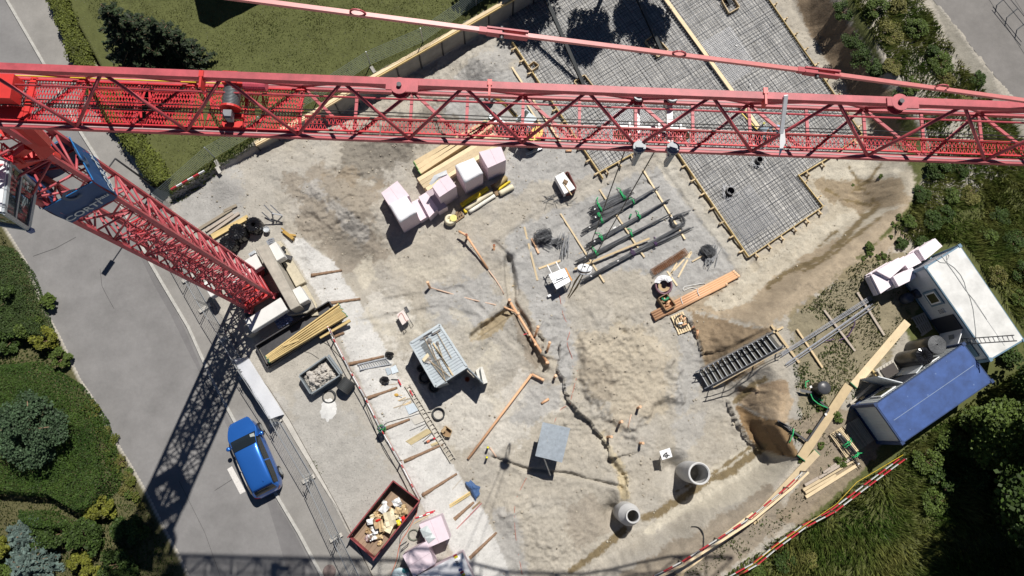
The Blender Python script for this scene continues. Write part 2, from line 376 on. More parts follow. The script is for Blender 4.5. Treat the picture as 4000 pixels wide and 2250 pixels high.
zone([(1250, 890), (1330, 900), (1470, 1000), (1470, 1050), (1330, 1020)], RUB, 25, 40, .7)
zone([(1700, 420), (2100, 200), (2300, 500), (2380, 720), (2150, 800), (1980, 760), (2000, 560)], GRAV, 40, 60, .95)
zone([(1780, 300), (1900, 190), (2010, 180), (1990, 330), (1850, 380)], GRAV, 20, 30, .8)
zone([(1960, 1000), (1990, 900), (2200, 690), (2420, 620), (2640, 640), (2900, 1000), (2880, 1090), (2580, 1160), (2560, 1060), (2420, 1040), (2260, 1110), (2180, 1160), (2260, 1400), (2200, 1520), (2130, 1330), (2040, 1150)], GRAV, 25, 40)
zone([(2060, 730), (2250, 700), (2420, 650), (2600, 580), (2620, 640), (2440, 700), (2250, 790), (2100, 850), (1900, 960), (1880, 920)], SAND, 20, 30, .75)
zone([(1640, 1120), (1900, 1070), (1960, 1180), (1870, 1290), (1660, 1280)], GRAV, 30, 50, .9)
zone([(1420, 1150), (1560, 1150), (1650, 1270), (1560, 1330), (1700, 1500), (1950, 1520), (2000, 1450), (2180, 1520), (2200, 1600), (2080, 1680), (1990, 1760), (1920, 1740), (1800, 1790), (1690, 1720), (1540, 1420)], (.50, .47, .41), 30, 60, .95)
zone([(2070, 1480), (2200, 1500), (2180, 1580), (2080, 1680), (2000, 1640)], GRAV, 25, 40, .8)
zone([(2640, 1250), (2700, 1240), (2740, 1400), (2730, 1560), (2640, 1640), (2650, 1500)], GRAV, 25, 40, .8)
zone([(2630, 1640), (2760, 1600), (2760, 1700), (2640, 1800)], GRAV, 25, 40, .6)
zone([(1930, 1960), (2020, 2000), (2080, 2260), (1940, 2260)], GRAV, 25, 30, .7)
zone([(2200, 1960), (2350, 1940), (2380, 2040), (2300, 2140), (2200, 2080)], EARTH, 30, 60, .55)
zone([(2260, 1300), (2480, 1250), (2600, 1400), (2600, 1600), (2420, 1680), (2290, 1520)], (.44, .375, .27), 40, 80, .8)
zone([(2270, 1400), (2420, 1440), (2400, 1600), (2300, 1580)], EARTH, 40, 80, .5)
zone([(1980, 1190), (2060, 1240), (2130, 1420), (2090, 1440), (2010, 1290)], EARTH, 12, 20, .85)
zone([(1840, 1330), (1840, 1290), (1960, 1210), (2010, 1220), (1960, 1290), (1880, 1340)], (.34, .26, .14), 10, 14, .9)
zone([(1100, 935), (1180, 930), (1300, 1020), (1400, 1170), (1500, 1350), (1570, 1500), (1660, 1650), (1780, 1830), (1900, 2010), (2000, 2260), (1830, 2260), (1640, 1960), (1510, 1690), (1420, 1520), (1340, 1340), (1240, 1150)], PALE, 6, 7, .97)
zone([(1450, 1000), (1480, 1090), (1420, 1130), (1380, 1060)], CREAM, 14, 20, .8)
# the bank on the right
zone([(2930, 1030), (3230, 820), (3130, 690), (3250, 630), (3600, 630), (3600, 800), (3320, 1010), (2980, 1200), (2800, 1230), (2740, 1190), (2880, 1100)], (.46, .40, .295), 16, 20, .95)
zone([(2620, 1180), (2900, 1090), (3180, 930), (3420, 790), (3600, 760), (3620, 900), (3420, 1020), (3160, 1170), (3010, 1290), (2860, 1260), (2700, 1230)], (.375, .29, .185), 30, 40, .95)
zone([(2750, 1190), (3100, 940), (3300, 830), (3560, 780), (3560, 800), (3250, 940), (3020, 1100), (2850, 1220)], CREAM, 20, 40, .8)
zone([(2560, 640), (2640, 620), (2930, 1030), (2980, 1100), (2880, 1110), (2850, 1000)], CREAM, 14, 24, .6)
zone([(2690, 1210), (2840, 1250), (3010, 1290), (2990, 1420), (2830, 1510), (2760, 1430), (2720, 1310)], (.265, .185, .10), 14, 20, .95)  # brown earth; shade of the slope turned from the sun is in its colour
zone([(3040, 1480), (2890, 1520), (2880, 1580), (3060, 1600), (3080, 1500)], (.30, .20, .105), 14, 20, .9)
zone([(2860, 1560), (2960, 1500), (3100, 1560), (3070, 1650), (2980, 1640)], (.43, .31, .18), 16, 20, .9)
zone([(2865, 1570), (2960, 1620), (3060, 1650), (3140, 1800), (2960, 1760), (2910, 1680)], (.22, .145, .075), 12, 14, .96)
zone([(2920, 1740), (3000, 1770), (3120, 1810), (3000, 1900), (2880, 1960), (2700, 2000), (2520, 2080), (2620, 1960), (2750, 1850)], CREAM, 16, 24, .85)
zone([(3060, -100), (3230, -60), (3380, 200), (3560, 480), (3640, 620), (3520, 600), (3400, 480), (3200, 200)], (.20, .15, .10), 20, 20, .95)
zone([(3120, 640), (3300, 620), (3560, 640), (3500, 700), (3300, 720), (3160, 700)], CREAM, 14, 20, .9)
zone([(3170, 700), (3520, 700), (3560, 800), (3360, 830), (3240, 790)], (.31, .235, .14), 16, 24, .95)
zone([(3010, 1900), (2860, 1990), (2620, 2130), (2420, 2260), (2800, 2260), (3100, 2020)], (.27, .22, .155), 20, 30, .9)
for p_, w_, c_ in (([(3430, 810), (3360, 860), (3300, 930), (3220, 1000), (3060, 1070), (3000, 1120)], 10, MUD), ([(3440, 850), (3330, 930), (3230, 1010), (3140, 1060)], 5, MUD), ([(3270, 900), (3200, 960)], 4, MUD),
       ([(3450, 620), (3400, 700), (3330, 750)], 6, MUD), ([(3310, 640), (3360, 720), (3420, 790)], 5, MUD), ([(3230, 740), (3300, 780), (3400, 800)], 5, MUD),
       ([(2980, 1745), (2860, 1840), (2760, 1880), (2640, 1960), (2560, 2010), (2520, 2020)], 16, MUD), ([(2930, 1750), (2800, 1840), (2640, 1920)], 5, MUD), ([(2440, 2070), (2330, 2160), (2230, 2230)], 14, MUD),
       ([(2870, 1570), (2950, 1500), (2990, 1480)], 12, MUD), ([(2400, 1790), (2430, 1850), (2440, 1940)], 18, (.50, .41, .24)),
       ([(2350, 1690), (2400, 1800)], 10, (.50, .43, .29))):
 streak(p_, w_, c_, 9, 10, .95)
for p_ in ([(1420, 1240), (1560, 1300), (1700, 1240)], [(1930, 1370), (1880, 1480), (1960, 1600)], [(1780, 1230), (1900, 1350)], [(1800, 1000), (1700, 1080), (1560, 1040)]):
 streak(p_, 22, CREAM, 16, 40, .6)
# soil under grass
zone([(665, 762), (1000, 555), (1228, 430), (1455, 295), (1807, 96), (2000, -20), (2330, -260), (-900, -900), (180, -60), (400, 300), (600, 720)], (.10, .11, .04), 10, 10)
zone([(3050, -300), (3240, -80), (3380, 180), (3620, 560), (3640, 640), (3540, 820), (3440, 930), (3350, 1010), (3480, 900), (3900, 700), (4600, 500), (4600, 2600), (2860, 2600), (2800, 2290), (3080, 2090), (3220, 1930), (3360, 1780), (3600, 1500), (3500, 1200), (3620, 900), (3450, 240), (3250, -300)], (.10, .11, .04), 16, 16)
zone([(3080, 1240), (3340, 1030), (3560, 980), (3600, 1180), (3440, 1440), (3240, 1620), (3130, 1640), (3110, 1480)], SOIL, 20, 40, .85)
zone([(3080, 1640), (3250, 1600), (3480, 1600), (3420, 1800), (3240, 1950), (3120, 2050), (3040, 2020), (3160, 1820)], (.25, .205, .15), 14, 20, .9)
zone([(3610, -100), (3650, 0), (3760, 140), (3910, 360), (4050, 540), (4000, 560), (3850, 400), (3720, 220)], (.25, .235, .20), 8, 14, .9)
dv = poly_sd(X, Y, VERGE); k = sst(-.02, .12, dv)[:, None]; C = C*(1-k)+np.array((.10, .095, .045))*k
gy_ = C.mean(1)[:, None]; C = gy_+(C-gy_)*(.78+.22*(C[:, :1] < .27)); lump = np.clip(fbm(X*2.3, Y*2.3, 141, 5)-.5, -.5, .5)[:, None]; C = np.clip(C*(1+.32*lump+.13*n2[:, None]+.16*n1[:, None]), .01, 1)

ground = np_mesh('ground', V3, F4, None, smooth=True); tag(ground, kind='structure')
at = ground.data.attributes.new('soil', 'FLOAT_COLOR', 'POINT')
at.data.foreach_set('color', np.concatenate([C, np.ones((len(C), 1))], 1).astype(np.float32).ravel())
gm = bpy.data.materials.new('ground earth'); gm.use_nodes = True; nt = gm.node_tree; b = nt.nodes['Principled BSDF']
b.inputs['Roughness'].default_value = .95; b.inputs['Specular IOR Level'].default_value = .15
an = nd(nt, 'ShaderNodeAttribute', attribute_name='soil'); tc = nd(nt, 'ShaderNodeTexCoord')
na = nd(nt, 'ShaderNodeTexNoise'); na.inputs['Scale'].default_value = 9; na.inputs['Detail'].default_value = 9; na.inputs['Roughness'].default_value = .75
vo = nd(nt, 'ShaderNodeTexVoronoi'); vo.inputs['Scale'].default_value = 9.; vo.inputs['Randomness'].default_value = 1
mr = nd(nt, 'ShaderNodeMapRange'); mr.inputs['From Min'].default_value = .3; mr.inputs['From Max'].default_value = .7; mr.inputs['To Min'].default_value = .83; mr.inputs['To Max'].default_value = 1.15
# pebbles: only some voronoi cells are stones
pb = nd(nt, 'ShaderNodeMapRange'); pb.inputs['From Min'].default_value = .10; pb.inputs['From Max'].default_value = .22; pb.inputs['To Min'].default_value = 1.; pb.inputs['To Max'].default_value = 0.
sp = nd(nt, 'ShaderNodeSeparateColor'); st = nd(nt, 'ShaderNodeMath', operation='GREATER_THAN'); st.inputs[1].default_value = .72
pm = nd(nt, 'ShaderNodeMath', operation='MULTIPLY')
L = nt.links.new
for n_ in (na, vo): L(tc.outputs['Object'], n_.inputs['Vector'])
L(na.outputs['Fac'], mr.inputs['Value']); L(vo.outputs['Distance'], pb.inputs['Value']); L(vo.outputs['Color'], sp.inputs['Color']); L(sp.outputs[0], st.inputs[0])
L(pb.outputs[0], pm.inputs[0]); L(st.outputs[0], pm.inputs[1])
vm = nd(nt, 'ShaderNodeVectorMath', operation='SCALE'); L(an.outputs['Color'], vm.inputs[0]); L(mr.outputs[0], vm.inputs['Scale'])
mx = nd(nt, 'ShaderNodeMix', data_type='RGBA'); mx.inputs[7].default_value = (.55, .53, .49, 1)
ps = nd(nt, 'ShaderNodeMath', operation='MULTIPLY'); ps.inputs[1].default_value = .4; L(pm.outputs[0], ps.inputs[0])
L(ps.outputs[0], mx.inputs[0]); L(vm.outputs[0], mx.inputs[6]); L(mx.outputs[2], b.inputs['Base Color'])
hs = nd(nt, 'ShaderNodeMath', operation='ADD'); L(na.outputs['Fac'], hs.inputs[0]); L(pm.outputs[0], hs.inputs[1])
bp = nd(nt, 'ShaderNodeBump'); bp.inputs['Strength'].default_value = .9; bp.inputs['Distance'].default_value = .05; L(hs.outputs[0], bp.inputs['Height']); L(bp.outputs[0], b.inputs['Normal'])
ground.data.materials.append(gm)

# ---------------------------------------------------------------- roads, kerb, pavement
def sheet(name, pts, z, m, thick=0.):
 o = MB()
 if thick: o.prism(pts, z-thick, z)
 else:
  n = len(pts); A = sum(pts[i][0]*pts[(i+1) % n][1]-pts[(i+1) % n][0]*pts[i][1] for i in range(n))
  o.add([(p[0], p[1], z) for p in (pts if A > 0 else pts[::-1])], [tuple(range(n))])
 return tag(o.build(name, m), kind='structure')
def asphalt(name, base, crack=0.):
 m = mat(name, base, .9, var=.15, vscale=.6, spec=.25, bump=.35, bscale=160)
 nt = m.node_tree; b = nt.nodes['Principled BSDF']; src = b.inputs['Base Color'].links[0].from_socket
 tc = nd(nt, 'ShaderNodeTexCoord'); n = nd(nt, 'ShaderNodeTexNoise'); n.inputs['Scale'].default_value = 60; n.inputs['Detail'].default_value = 3
 n5 = nd(nt, 'ShaderNodeTexNoise'); n5.inputs['Scale'].default_value = 5.; n5.inputs['Detail'].default_value = 8; n5.inputs['Roughness'].default_value = .8
 mp = nd(nt, 'ShaderNodeMapRange'); mp.inputs['From Min'].default_value = .3; mp.inputs['From Max'].default_value = .7; mp.inputs['To Min'].default_value = .86; mp.inputs['To Max'].default_value = 1.15
 ad = nd(nt, 'ShaderNodeMath', operation='ADD'); mu = nd(nt, 'ShaderNodeMath', operation='MULTIPLY'); mu.inputs[1].default_value = .5
 for q in (n, n5): nt.links.new(tc.outputs['Object'], q.inputs['Vector'])
 nt.links.new(n.outputs['Fac'], ad.inputs[0]); nt.links.new(n5.outputs['Fac'], ad.inputs[1]); nt.links.new(ad.outputs[0], mu.inputs[0]); nt.links.new(mu.outputs[0], mp.inputs['Value'])
 v = nd(nt, 'ShaderNodeVectorMath', operation='SCALE'); nt.links.new(src, v.inputs[0]); nt.links.new(mp.outputs[0], v.inputs['Scale']); nt.links.new(v.outputs[0], b.inputs['Base Color'])
 return m
M_ASPH = asphalt('asphalt', (.205, .20, .197)); M_ASPH2 = asphalt('patched asphalt', (.17, .165, .165)); M_PAVE = asphalt('pavement asphalt', (.25, .24, .225))
M_KERB = mat('kerb stone', (.42, .41, .38), .85, var=.18, vscale=5, bump=.3)
M_CONC = mat('concrete', (.46, .44, .40), .85, var=.16, vscale=2.2, bump=.3, bscale=50)
M_DIRTC = mat('dirty concrete', (.40, .37, .315), .9, var=.22, vscale=2.2, bump=.4, bscale=40)
kw = W(KERB, ZR); rl = W(ROADL, ZR); pr = W(PAVR, ZR)
sheet('road', rl[::-1]+kw, ZR, M_ASPH)
sheet('pavement', kw[::-1]+pr, ZR+.09, M_PAVE)
def strip(pts, w0, w1):
 out = [[], []]; v = [Vector((p[0], p[1], 0)) for p in pts]
 for i, p in enumerate(v):
  d = (v[min(i+1, len(v)-1)]-v[max(i-1, 0)]).normalized(); n_ = Vector((-d.y, d.x, 0))
  out[0].append((p+n_*w0)[:2]); out[1].append((p+n_*w1)[:2])
 return out[0]+out[1][::-1]
sheet('kerb', strip(kw, -.10, .07), ZR+.13, M_KERB, .2)
i0 = 6; sheet('road_patch', W([(540, 985), (575, 1000), (640, 1125), (715, 1270), (800, 1470), (950, 1745), (1062, 1930), (1150, 2080), (1235, 2250), (1130, 2250), (1110, 2190), (1080, 2080), (1040, 1950), (960, 1790), (880, 1650), (800, 1495), (730, 1360), (665, 1225), (600, 1110)], ZR), ZR+.004, M_ASPH2)
M_PAINT = mat('white road paint', (.62, .60, .57), .8, var=.15, vscale=12)
sheet('road_marking', W([zCAR(185, 950), zCAR(260, 905), zCAR(470, 1290), zCAR(385, 1335)], ZR), ZR+.008, M_PAINT)
# thin grey haul dust over the asphalt in front of the site: tyre prints of dried mud
M_TAR = mat('tar seam', (.05, .05, .05), .7, var=.1)
def seam(pts, w, z, name='tar_seam'): sheet(name, strip(W(pts, ZR), -w/2, w/2), z, M_TAR)
seam([t01(250, 485), t01(420, 425), t01(575, 340)], .03, ZR+.006); seam([t02(1620, 805), t02(1760, 715)], .025, ZR+.006); seam([t01(755, 580), t01(770, 710), t01(800, 770), t01(860, 880)], .022, ZR+.006); seam([(860, 2250), (800, 2080), (700, 1880)], .018, ZR+.006)
sheet('country_road', ROAD2, ZB, asphalt('far asphalt', (.20, .19, .18)))
for off, w_ in (((3800, 0), .035), ((3900, 0), .02)):
 a = P(off[0], -100, ZB); b_ = P(off[0]+330, 410, ZB); sheet('road_joint', strip([a[:2], b_[:2]], -w_/2, w_/2), ZB+.006, M_TAR)
# ================================================================ TOWER CRANE
M_RED = mat('faded red paint', (.43, .075, .09), .5, var=.26, vscale=2.6, spec=.5, bump=.08)
M_RED2 = mat('fresh red paint', (.60, .04, .035), .4, var=.1, vscale=2, spec=.5)
M_MESH = mat('red expanded metal', (.60, .03, .042), .5, var=.1)
M_STEEL = mat('galvanised steel', (.52, .55, .57), .42, .6, var=.12, vscale=4)
M_DARK = mat('dark steel', (.07, .07, .075), .5, .5, var=.2)
M_ROPE = mat('wire rope', (.05, .05, .05), .5, .4, var=.1)
M_WHITE = mat('white paint', (.78, .79, .80), .4, var=.05, vscale=3)
M_BLACK = mat('black rubber', (.02, .02, .022), .6, var=.2)
M_WORN = mat('worn bright track', (.42, .30, .30), .6, 0., var=.15, vscale=3)
M_YEL = mat('yellow cable', (.75, .55, .03), .5, var=.05)
M_GLASS = mat('tinted cab glass', (.10, .13, .13), .06, var=.05, trans=.75)
crane = thing('tower_crane', 'red lattice tower crane with long jib spanning the whole building site', 'tower crane', G(1032, 1150))
ZJ, HJ = 26.65, 1.69
yF = lambda X: 486+.037*X
yB = lambda X: 303+.0345*X
nodeX = [-560, -130, 305, 735, 1166, 1599, 2039, 2484, 2932, 3384, 3841, 4300, 4760]
Fn = [Vector(P(X_, yF(X_), ZJ)) for X_ in nodeX]
ju = (Fn[-1]-Fn[0]).normalized(); jn = Vector((-ju.y, ju.x, 0))
wJ = abs((Vector(P(2000, yB(2000), ZJ))-Fn[5]).dot(jn))
Bn = [f+jn*wJ for f in Fn]
Tn = [(Fn[i]+Fn[i+1]+Bn[i]+Bn[i+1])/4+Vector((0, 0, HJ)) for i in range(len(Fn)-1)]
jib = MB().bar(Tn[0]-ju*.6, Tn[-1]+ju*.6, .165, .165).build('jib_top_chord', M_RED, crane)
for ends in ((Fn[0], Fn[-1]), (Bn[0], Bn[-1])):
 c_ = MB().bar(ends[0], ends[1], .15, .13).build('jib_chord', M_RED, crane)
 MB().bar(ends[0]+Vector((0, 0, .073)), ends[1]+Vector((0, 0, .068)), .03, .01).build('running_track', M_WORN, c_)
nb = len(Fn)-1
for i in range(nb):
 a, b_, t_ = Fn[i], Fn[i+1], Tn[i]
 for q in (a, b_, Bn[i], Bn[i+1]):
  MB().tube(q+Vector((0, 0, .05)), t_-Vector((0, 0, .05)), .042, 8).build('jib_brace', M_RED, crane, True)
 md = (Fn[i]+Fn[i+1])/2; mb_ = (Bn[i]+Bn[i+1])/2
 for p_, q in ((Fn[i], Bn[i]), (md, mb_), (Bn[i], md), (md, Bn[i+1])):
  MB().bar(p_, q, .075, .05).build('jib_cross_bar', M_RED, crane)
def at_x(X_, side=0., dz=0.):
 """point of the jib floor: px position along the front chord, 0 front .. 1 back"""
 f = Vector(P(X_, yF(X_), ZJ)); return f+jn*(wJ*side)+Vector((0, 0, dz))
# pin plates of the jib joints
for X_ in (1560, 3515):
 k = min(range(len(Tn)), key=lambda i: abs(proj(Tn[i])[0]-X_)); tz = Tn[0].z
 c_ = Vector(P(X_, 336 if X_ < 2000 else 400, tz+.1))
 pl = MB()
 for s_ in (1, -1):
  pl.tube(c_+jn*0+Vector((0, 0, .0 if s_ > 0 else -.22)), c_+Vector((0, 0, .03 if s_ > 0 else -.19)), .20, 20)
 pl.bar(c_, c_+ju*.42, .28, .05); pl.bar(c_-ju*.3, c_, .2, .05)
 o = pl.build('joint_plate', M_RED, crane); MB().tube(c_+Vector((0, 0, .03)), c_+Vector((0, 0, .10)), .055, 12).build('joint_pin', M_DARK, o)
for X_ in (790, 1912, 2985):
 c_ = Vector(P(X_, 300+.03*X_, ZJ+HJ)); m_ = MB(); m_.bar(c_-jn*.16, c_+jn*.17, .05, .24); m_.bar(c_+Vector((0, 0, .1))+jn*.1, c_+Vector((0, 0, .1))+jn*.24, .1, .05); m_.build('rope_guide', M_RED2, crane)
# expanded metal walkway: crossing slanted strips, panel by panel
def grating(p0, p1, q0, name='walkway_panel', pitch=.085, parent=crane, bw=.017):
 u = (p1-p0); Lu = u.length; u.normalize(); v = (q0-p0); Lv = v.length; v.normalize(); m_ = MB(); n = int(Lu/pitch)
 sl = Lv*.30
 for i in range(n+1):
  s0 = i*pitch
  for sg in (1, -1):
   a = s0 - sg*sl/2; e = s0+sg*sl/2; ta, te = 0., 1.
   if not (0 <= a <= Lu and 0 <= e <= Lu):
    a = min(max(a, 0), Lu); e = min(max(e, 0), Lu)
   m_.bar(p0+u*a, p0+u*e+v*Lv, bw, .01)
 nz = max(1, int(Lv/.16))
 for j in range(nz+1): m_.bar(p0+v*(Lv*j/nz), p0+v*(Lv*j/nz)+u*Lu, .012, .012)
 for j in (0, 1): m_.bar(p0+v*Lv*j+Vector((0, 0, .02)), p0+v*Lv*j+u*Lu+Vector((0, 0, .02)), .03, .06)
 return m_.build(name, M_MESH, parent)
for a_, b_ in ((-130, 108), (112, 325), (329, 560), (564, 800), (804, 1005), (1009, 1182)):
 grating(at_x(a_, .06, .09), at_x(b_, .06, .09), at_x(a_, .90, .09), pitch=.075)
for i in range(11):
 a_ = 1190+i*300; b_ = a_+294
 grating(at_x(a_, .09, .10), at_x(b_, .09, .10), at_x(a_, .35, .10), pitch=.10, bw=.012)
MB().bar(at_x(1190, .36, .12), at_x(4400, .36, .12), .02, .1).build('toe_board', M_RED2, crane)
for side, dz, w_, m_, nm in ((.62, .55, .028, M_RED, 'hand_rail'), (.44, .28, .014, M_ROPE, 'hoist_rope'), (.30, .30, .012, M_ROPE, 'hoist_rope'), (.40, .2, .014, M_ROPE, 'trolley_rope'), (.80, .2, .010, M_ROPE, 'trolley_rope')):
 m2 = MB(); m2.tube(at_x(-200, side, dz), at_x(4500, side, dz), w_, 6); m2.build(nm, m_, crane, True)
MB().tube(at_x(20, .90, .3), at_x(930, .90, .3), .016, 6).build('power_cable', M_YEL, crane)
# hoist winch
wp = at_x(915, .60, .40); win = MB(); win.tube(wp+jn*.32, wp-jn*.28, .19, 20); w_o = win.build('winch_drum', M_DARK, crane, True)
rb = MB()
for j in range(15): rb.tube(wp+jn*(.27-.036*j), wp+jn*(.245-.036*j), .205, 20)
rb.build('rope_windings', mat('grey rope windings', (.17, .19, .20), .5, .5, var=.15), w_o, True)
for q_ in (.36, -.28): MB().tube(wp+jn*q_, wp+jn*(q_-.05), .25, 20).build('drum_flange', M_RED2, w_o)
gb = MB(); c_ = wp+jn*.38+Vector((0, 0, .12)); gb.box(c_, (.36, .3, .32), math.atan2(ju.y, ju.x)); gb.bar(c_+ju*.18-jn*.03, c_+ju*.34-jn*.03, .22, .22); gb.build('gearbox', M_RED2, crane)
mo = MB(); mo.tube(c_+ju*.32-jn*.10, c_+ju*.85-jn*.10, .15, 16)
for j in range(8): mo.tube(c_+ju*(.38+.04*j)-jn*.10, c_+ju*(.395+.04*j)-jn*.10, .165, 16)
mo.build('winch_motor', mat('pink red paint', (.55, .10, .14), .45), crane)
en = MB(); c_ = wp-jn*.5; en.box(c_, (.14, .22, .25), math.atan2(ju.y, ju.x)); en.box(c_+Vector((0, 0, .15)), (.2, .16, .05), math.atan2(ju.y, ju.x)); en.build('limit_switch', mat('grey plastic', (.22, .23, .25), .5), crane)
en = MB(); en.bar(wp-jn*.62-ju*.25-Vector((0, 0, .25)), wp-jn*.62+ju*.25-Vector((0, 0, .25)), .16, .1); en.bar(wp-jn*.4-ju*.25-Vector((0, 0, .25)), wp-jn*.4+ju*.25-Vector((0, 0, .25)), .1, .1); en.build('winch_frame', M_RED2, crane)
bx = MB(); c_ = at_x(35, .55, .45); bx.box(c_, (.75, .62, .4), math.atan2(ju.y, ju.x)); bx.box(c_-ju*.3+Vector((0, 0, .25)), (.2, .5, .15), math.atan2(ju.y, ju.x)); bx.build('drive_housing', M_RED2, crane)
bx = MB(); bx.bar(at_x(-80, .2, .12), at_x(100, .2, .12), .28, .08); bx.bar(at_x(105, .05, .1), at_x(115, .95, .1), .14, .08); bx.build('floor_plate', M_RED2, crane)
# pendant tie bar running down to the jib
jc = (Fn[5]+Bn[5])/2
def on_axis(px, py):
 """where the sight line through a pixel meets the upright plane over the jib's middle line"""
 a = Vector(P(px, py, 26)); b_ = Vector((0, 0, HCAM)); d = a-b_
 t = (jc-b_).dot(jn)/d.dot(jn); return b_+d*t
tp0, tp1, tp2, tp3, tp4 = [on_axis(*q) for q in ((560, -30), (1960, 128), (3190, 282), (4000, 393), (4200, 420))]
tp0 = tp1+(tp1-tp3)*((tp1.x-tp0.x)/(tp3.x-tp1.x))
tie = MB().bar(tp0, tp1, .085, .075).build('tie_bar', mat('pale faded red paint', (.58, .20, .19), .4, var=.08), crane)
for a_, b_ in ((tp1+(tp2-tp1)*.07, tp2), (tp2+(tp3-tp2)*.08, tp4)): MB().bar(a_, b_, .085, .075).build('tie_bar', MATS['pale faded red paint'], crane)
for c_ in (tp1, tp2):
 u = (tp2-tp1).normalized(); m_ = MB()
 for s_ in (1, -1): m_.bar(c_-u*.30+jn*.05*s_, c_+u*.52+jn*.055*s_, .035, .15)
 m_.bar(c_-u*.45, c_, .11, .1); o = m_.build('tie_link', M_RED, crane); MB().tube(c_+jn*.12, c_-jn*.14, .045, 10).build('link_pin', M_DARK, o)
for q in ((1400, 57), (2650, 217), (3673, 346)):
 c_ = on_axis(*q)+Vector((0, 0, .05)); u = (tp2-tp1).normalized(); m_ = MB()
 m_.path([c_-u*.14*math.cos(t)+Vector((0, 0, .12*math.sin(t))) for t in np.linspace(0, math.pi, 9)], .022, 6); m_.build('lifting_eye', M_RED, crane)
# trolley under the jib
tr = MB(); Xa, Xb = 2492, 2622
for X_ in (Xa, Xb): tr.bar(at_x(X_, -.12, -.16), at_x(X_, 1.1, -.16), .15, .12)
for s_ in (.30, .46): tr.bar(at_x(Xa-70, s_, -.05), at_x(Xb+60, s_, -.05), .05, .05)
for X_ in (2460, 2575, 2660): tr.bar(at_x(X_, .24, -.02), at_x(X_, .52, -.02), .05, .1)
tr.build('trolley', M_WHITE, crane)
for X_ in (2440, 2662):
 c_ = at_x(X_, .34, -.2); MB().tube(c_-jn*.03, c_+jn*.03, .26, 22).build('trolley_sheave', mat('brown sheave', (.20, .13, .07), .5, .3, var=.2), crane)
c_ = at_x(2578, .36, -.15); MB().box(c_, (.3, .32, .2), math.atan2(ju.y, ju.x)).build('trolley_winch', M_DARK, crane)
for X_ in (Xa, Xb):
 for s_, nm in ((-.04, 1), (1.04, -1)):
  c_ = at_x(X_, s_, .12); m_ = MB(); m_.tube(c_, c_+Vector((0, 0, .1)), .16, 18); m_.tube(c_+Vector((0, 0, .1)), c_+Vector((0, 0, .14)), .10, 14); m_.build('trolley_wheel', mat('grey blue paint', (.22, .25, .28), .4), crane)
  m_ = MB(); m_.bar(c_-jn*.1*nm+Vector((0, 0, .05)), c_-jn*.1*nm-Vector((0, 0, .75)), .15, .09); m_.build('wheel_bracket', mat('grey blue paint', (.22, .25, .28), .4), crane)
# wind vane / floodlight bracket near the far joint
m_ = MB(); a_ = Vector(P(3070, 372, ZJ+HJ+.15)); b_ = Vector(P(3052, 520, ZJ+1.15)); m_.bar(a_, b_, .09, .05)
m_.build('lamp_bracket', M_WHITE, crane)
m_ = MB(); a_ = Vector(P(3056, 500, ZJ+1.2)); d_ = Vector(P(3046, 608, ZJ+1.0)); sd = ju
m_.hexa([a_-sd*.05-Vector((0, 0, .05)), a_+sd*.03-Vector((0, 0, .05)), a_+sd*.06, a_-sd*.02, a_-sd*.05+Vector((0, 0, .02)), a_+sd*.03+Vector((0, 0, .02)), a_+sd*.1+Vector((0, 0, .02)), a_-sd*.02+Vector((0, 0, .03))])
m_.add([a_-sd*.03, a_+sd*.05, (a_+d_)/2+sd*.11, d_, (a_+d_)/2-sd*.03, a_-Vector((0, 0, .06)), d_-Vector((0, 0, .06)), (a_+d_)/2+sd*.11-Vector((0, 0, .06))], [(0, 1, 2, 3, 4), (5, 6, 7), (1, 2, 7, 5), (2, 3, 6, 7)])
m_.build('signal_vane', M_WHITE, crane)
# hook block hanging on two falls of rope
def z_for_shadow(px, py, sx, sy, zg=0.):
 best = min(np.arange(1, 24, .05), key=lambda z: np.hypot(*(proj(P(px, py, z)+SUN*((z-zg)/-SUN[2]))-np.array([sx, sy]))))
 return float(best)
zh = z_for_shadow(2283, 1052, 1936, 1800)
hb = Vector(P(2283, 1052, zh))
ht = (jn*.72+Vector((0, 0, .70))).normalized()     # the block hangs tilted, its cheeks facing half upwards
m_ = MB()
for s_, r_ in ((.09, .27), (.06, .30), (-.07, .30), (-.10, .27)): m_.tube(hb+ht*(s_-.02), hb+ht*(s_+.02), r_, 24)
m_.box(hb, (.25, .16, .2)); hk = m_.build('hook_block', M_WHITE, crane)
MB().tube(hb-ht*.045, hb+ht*.035, .27, 20).build('hook_sheave', MATS['brown sheave'], hk)
MB().tube(hb+ht*.12, hb+ht*.14, .05, 12).build('block_pin', M_DARK, hk)
for X_, s_ in ((2470, -.12), (2600, .12)): MB().tube(hb+ju*s_+Vector((0, 0, .1)), at_x(X_, .34, -.25), .017, 6).build('hoist_fall', M_ROPE, crane)
ch = MB(); M_CHAIN = mat('greased chain', (.14, .10, .035), .5, .4, var=.2)
for k in range(4):
 a_ = hb-Vector((0, 0, .22)); e_ = Vector(P(2222, 1160, zh-3.0))+Vector((.05*math.cos(k*1.6), .05*math.sin(k*1.6), 0))
 md = (a_+e_)/2+Vector((.10*math.cos(k*1.6+.5), .12*math.sin(k*1.6+.5), 0))
 ch.path([a_, a_*.7+md*.3+Vector((.04*math.cos(k*1.6), .04*math.sin(k*1.6), 0)), md, e_*.7+md*.3, e_], .022, 6)
ch.build('chain_sling', M_CHAIN, crane)
hkm = MB(); hkm.path([hb-Vector((0, 0, .2)), hb-Vector((0, 0, .4)), hb-Vector((-.07, 0, .5)), hb-Vector((.0, 0, .58)), hb-Vector((.08, 0, .5))], .035, 8); hkm.build('hook', M_DARK, hk)

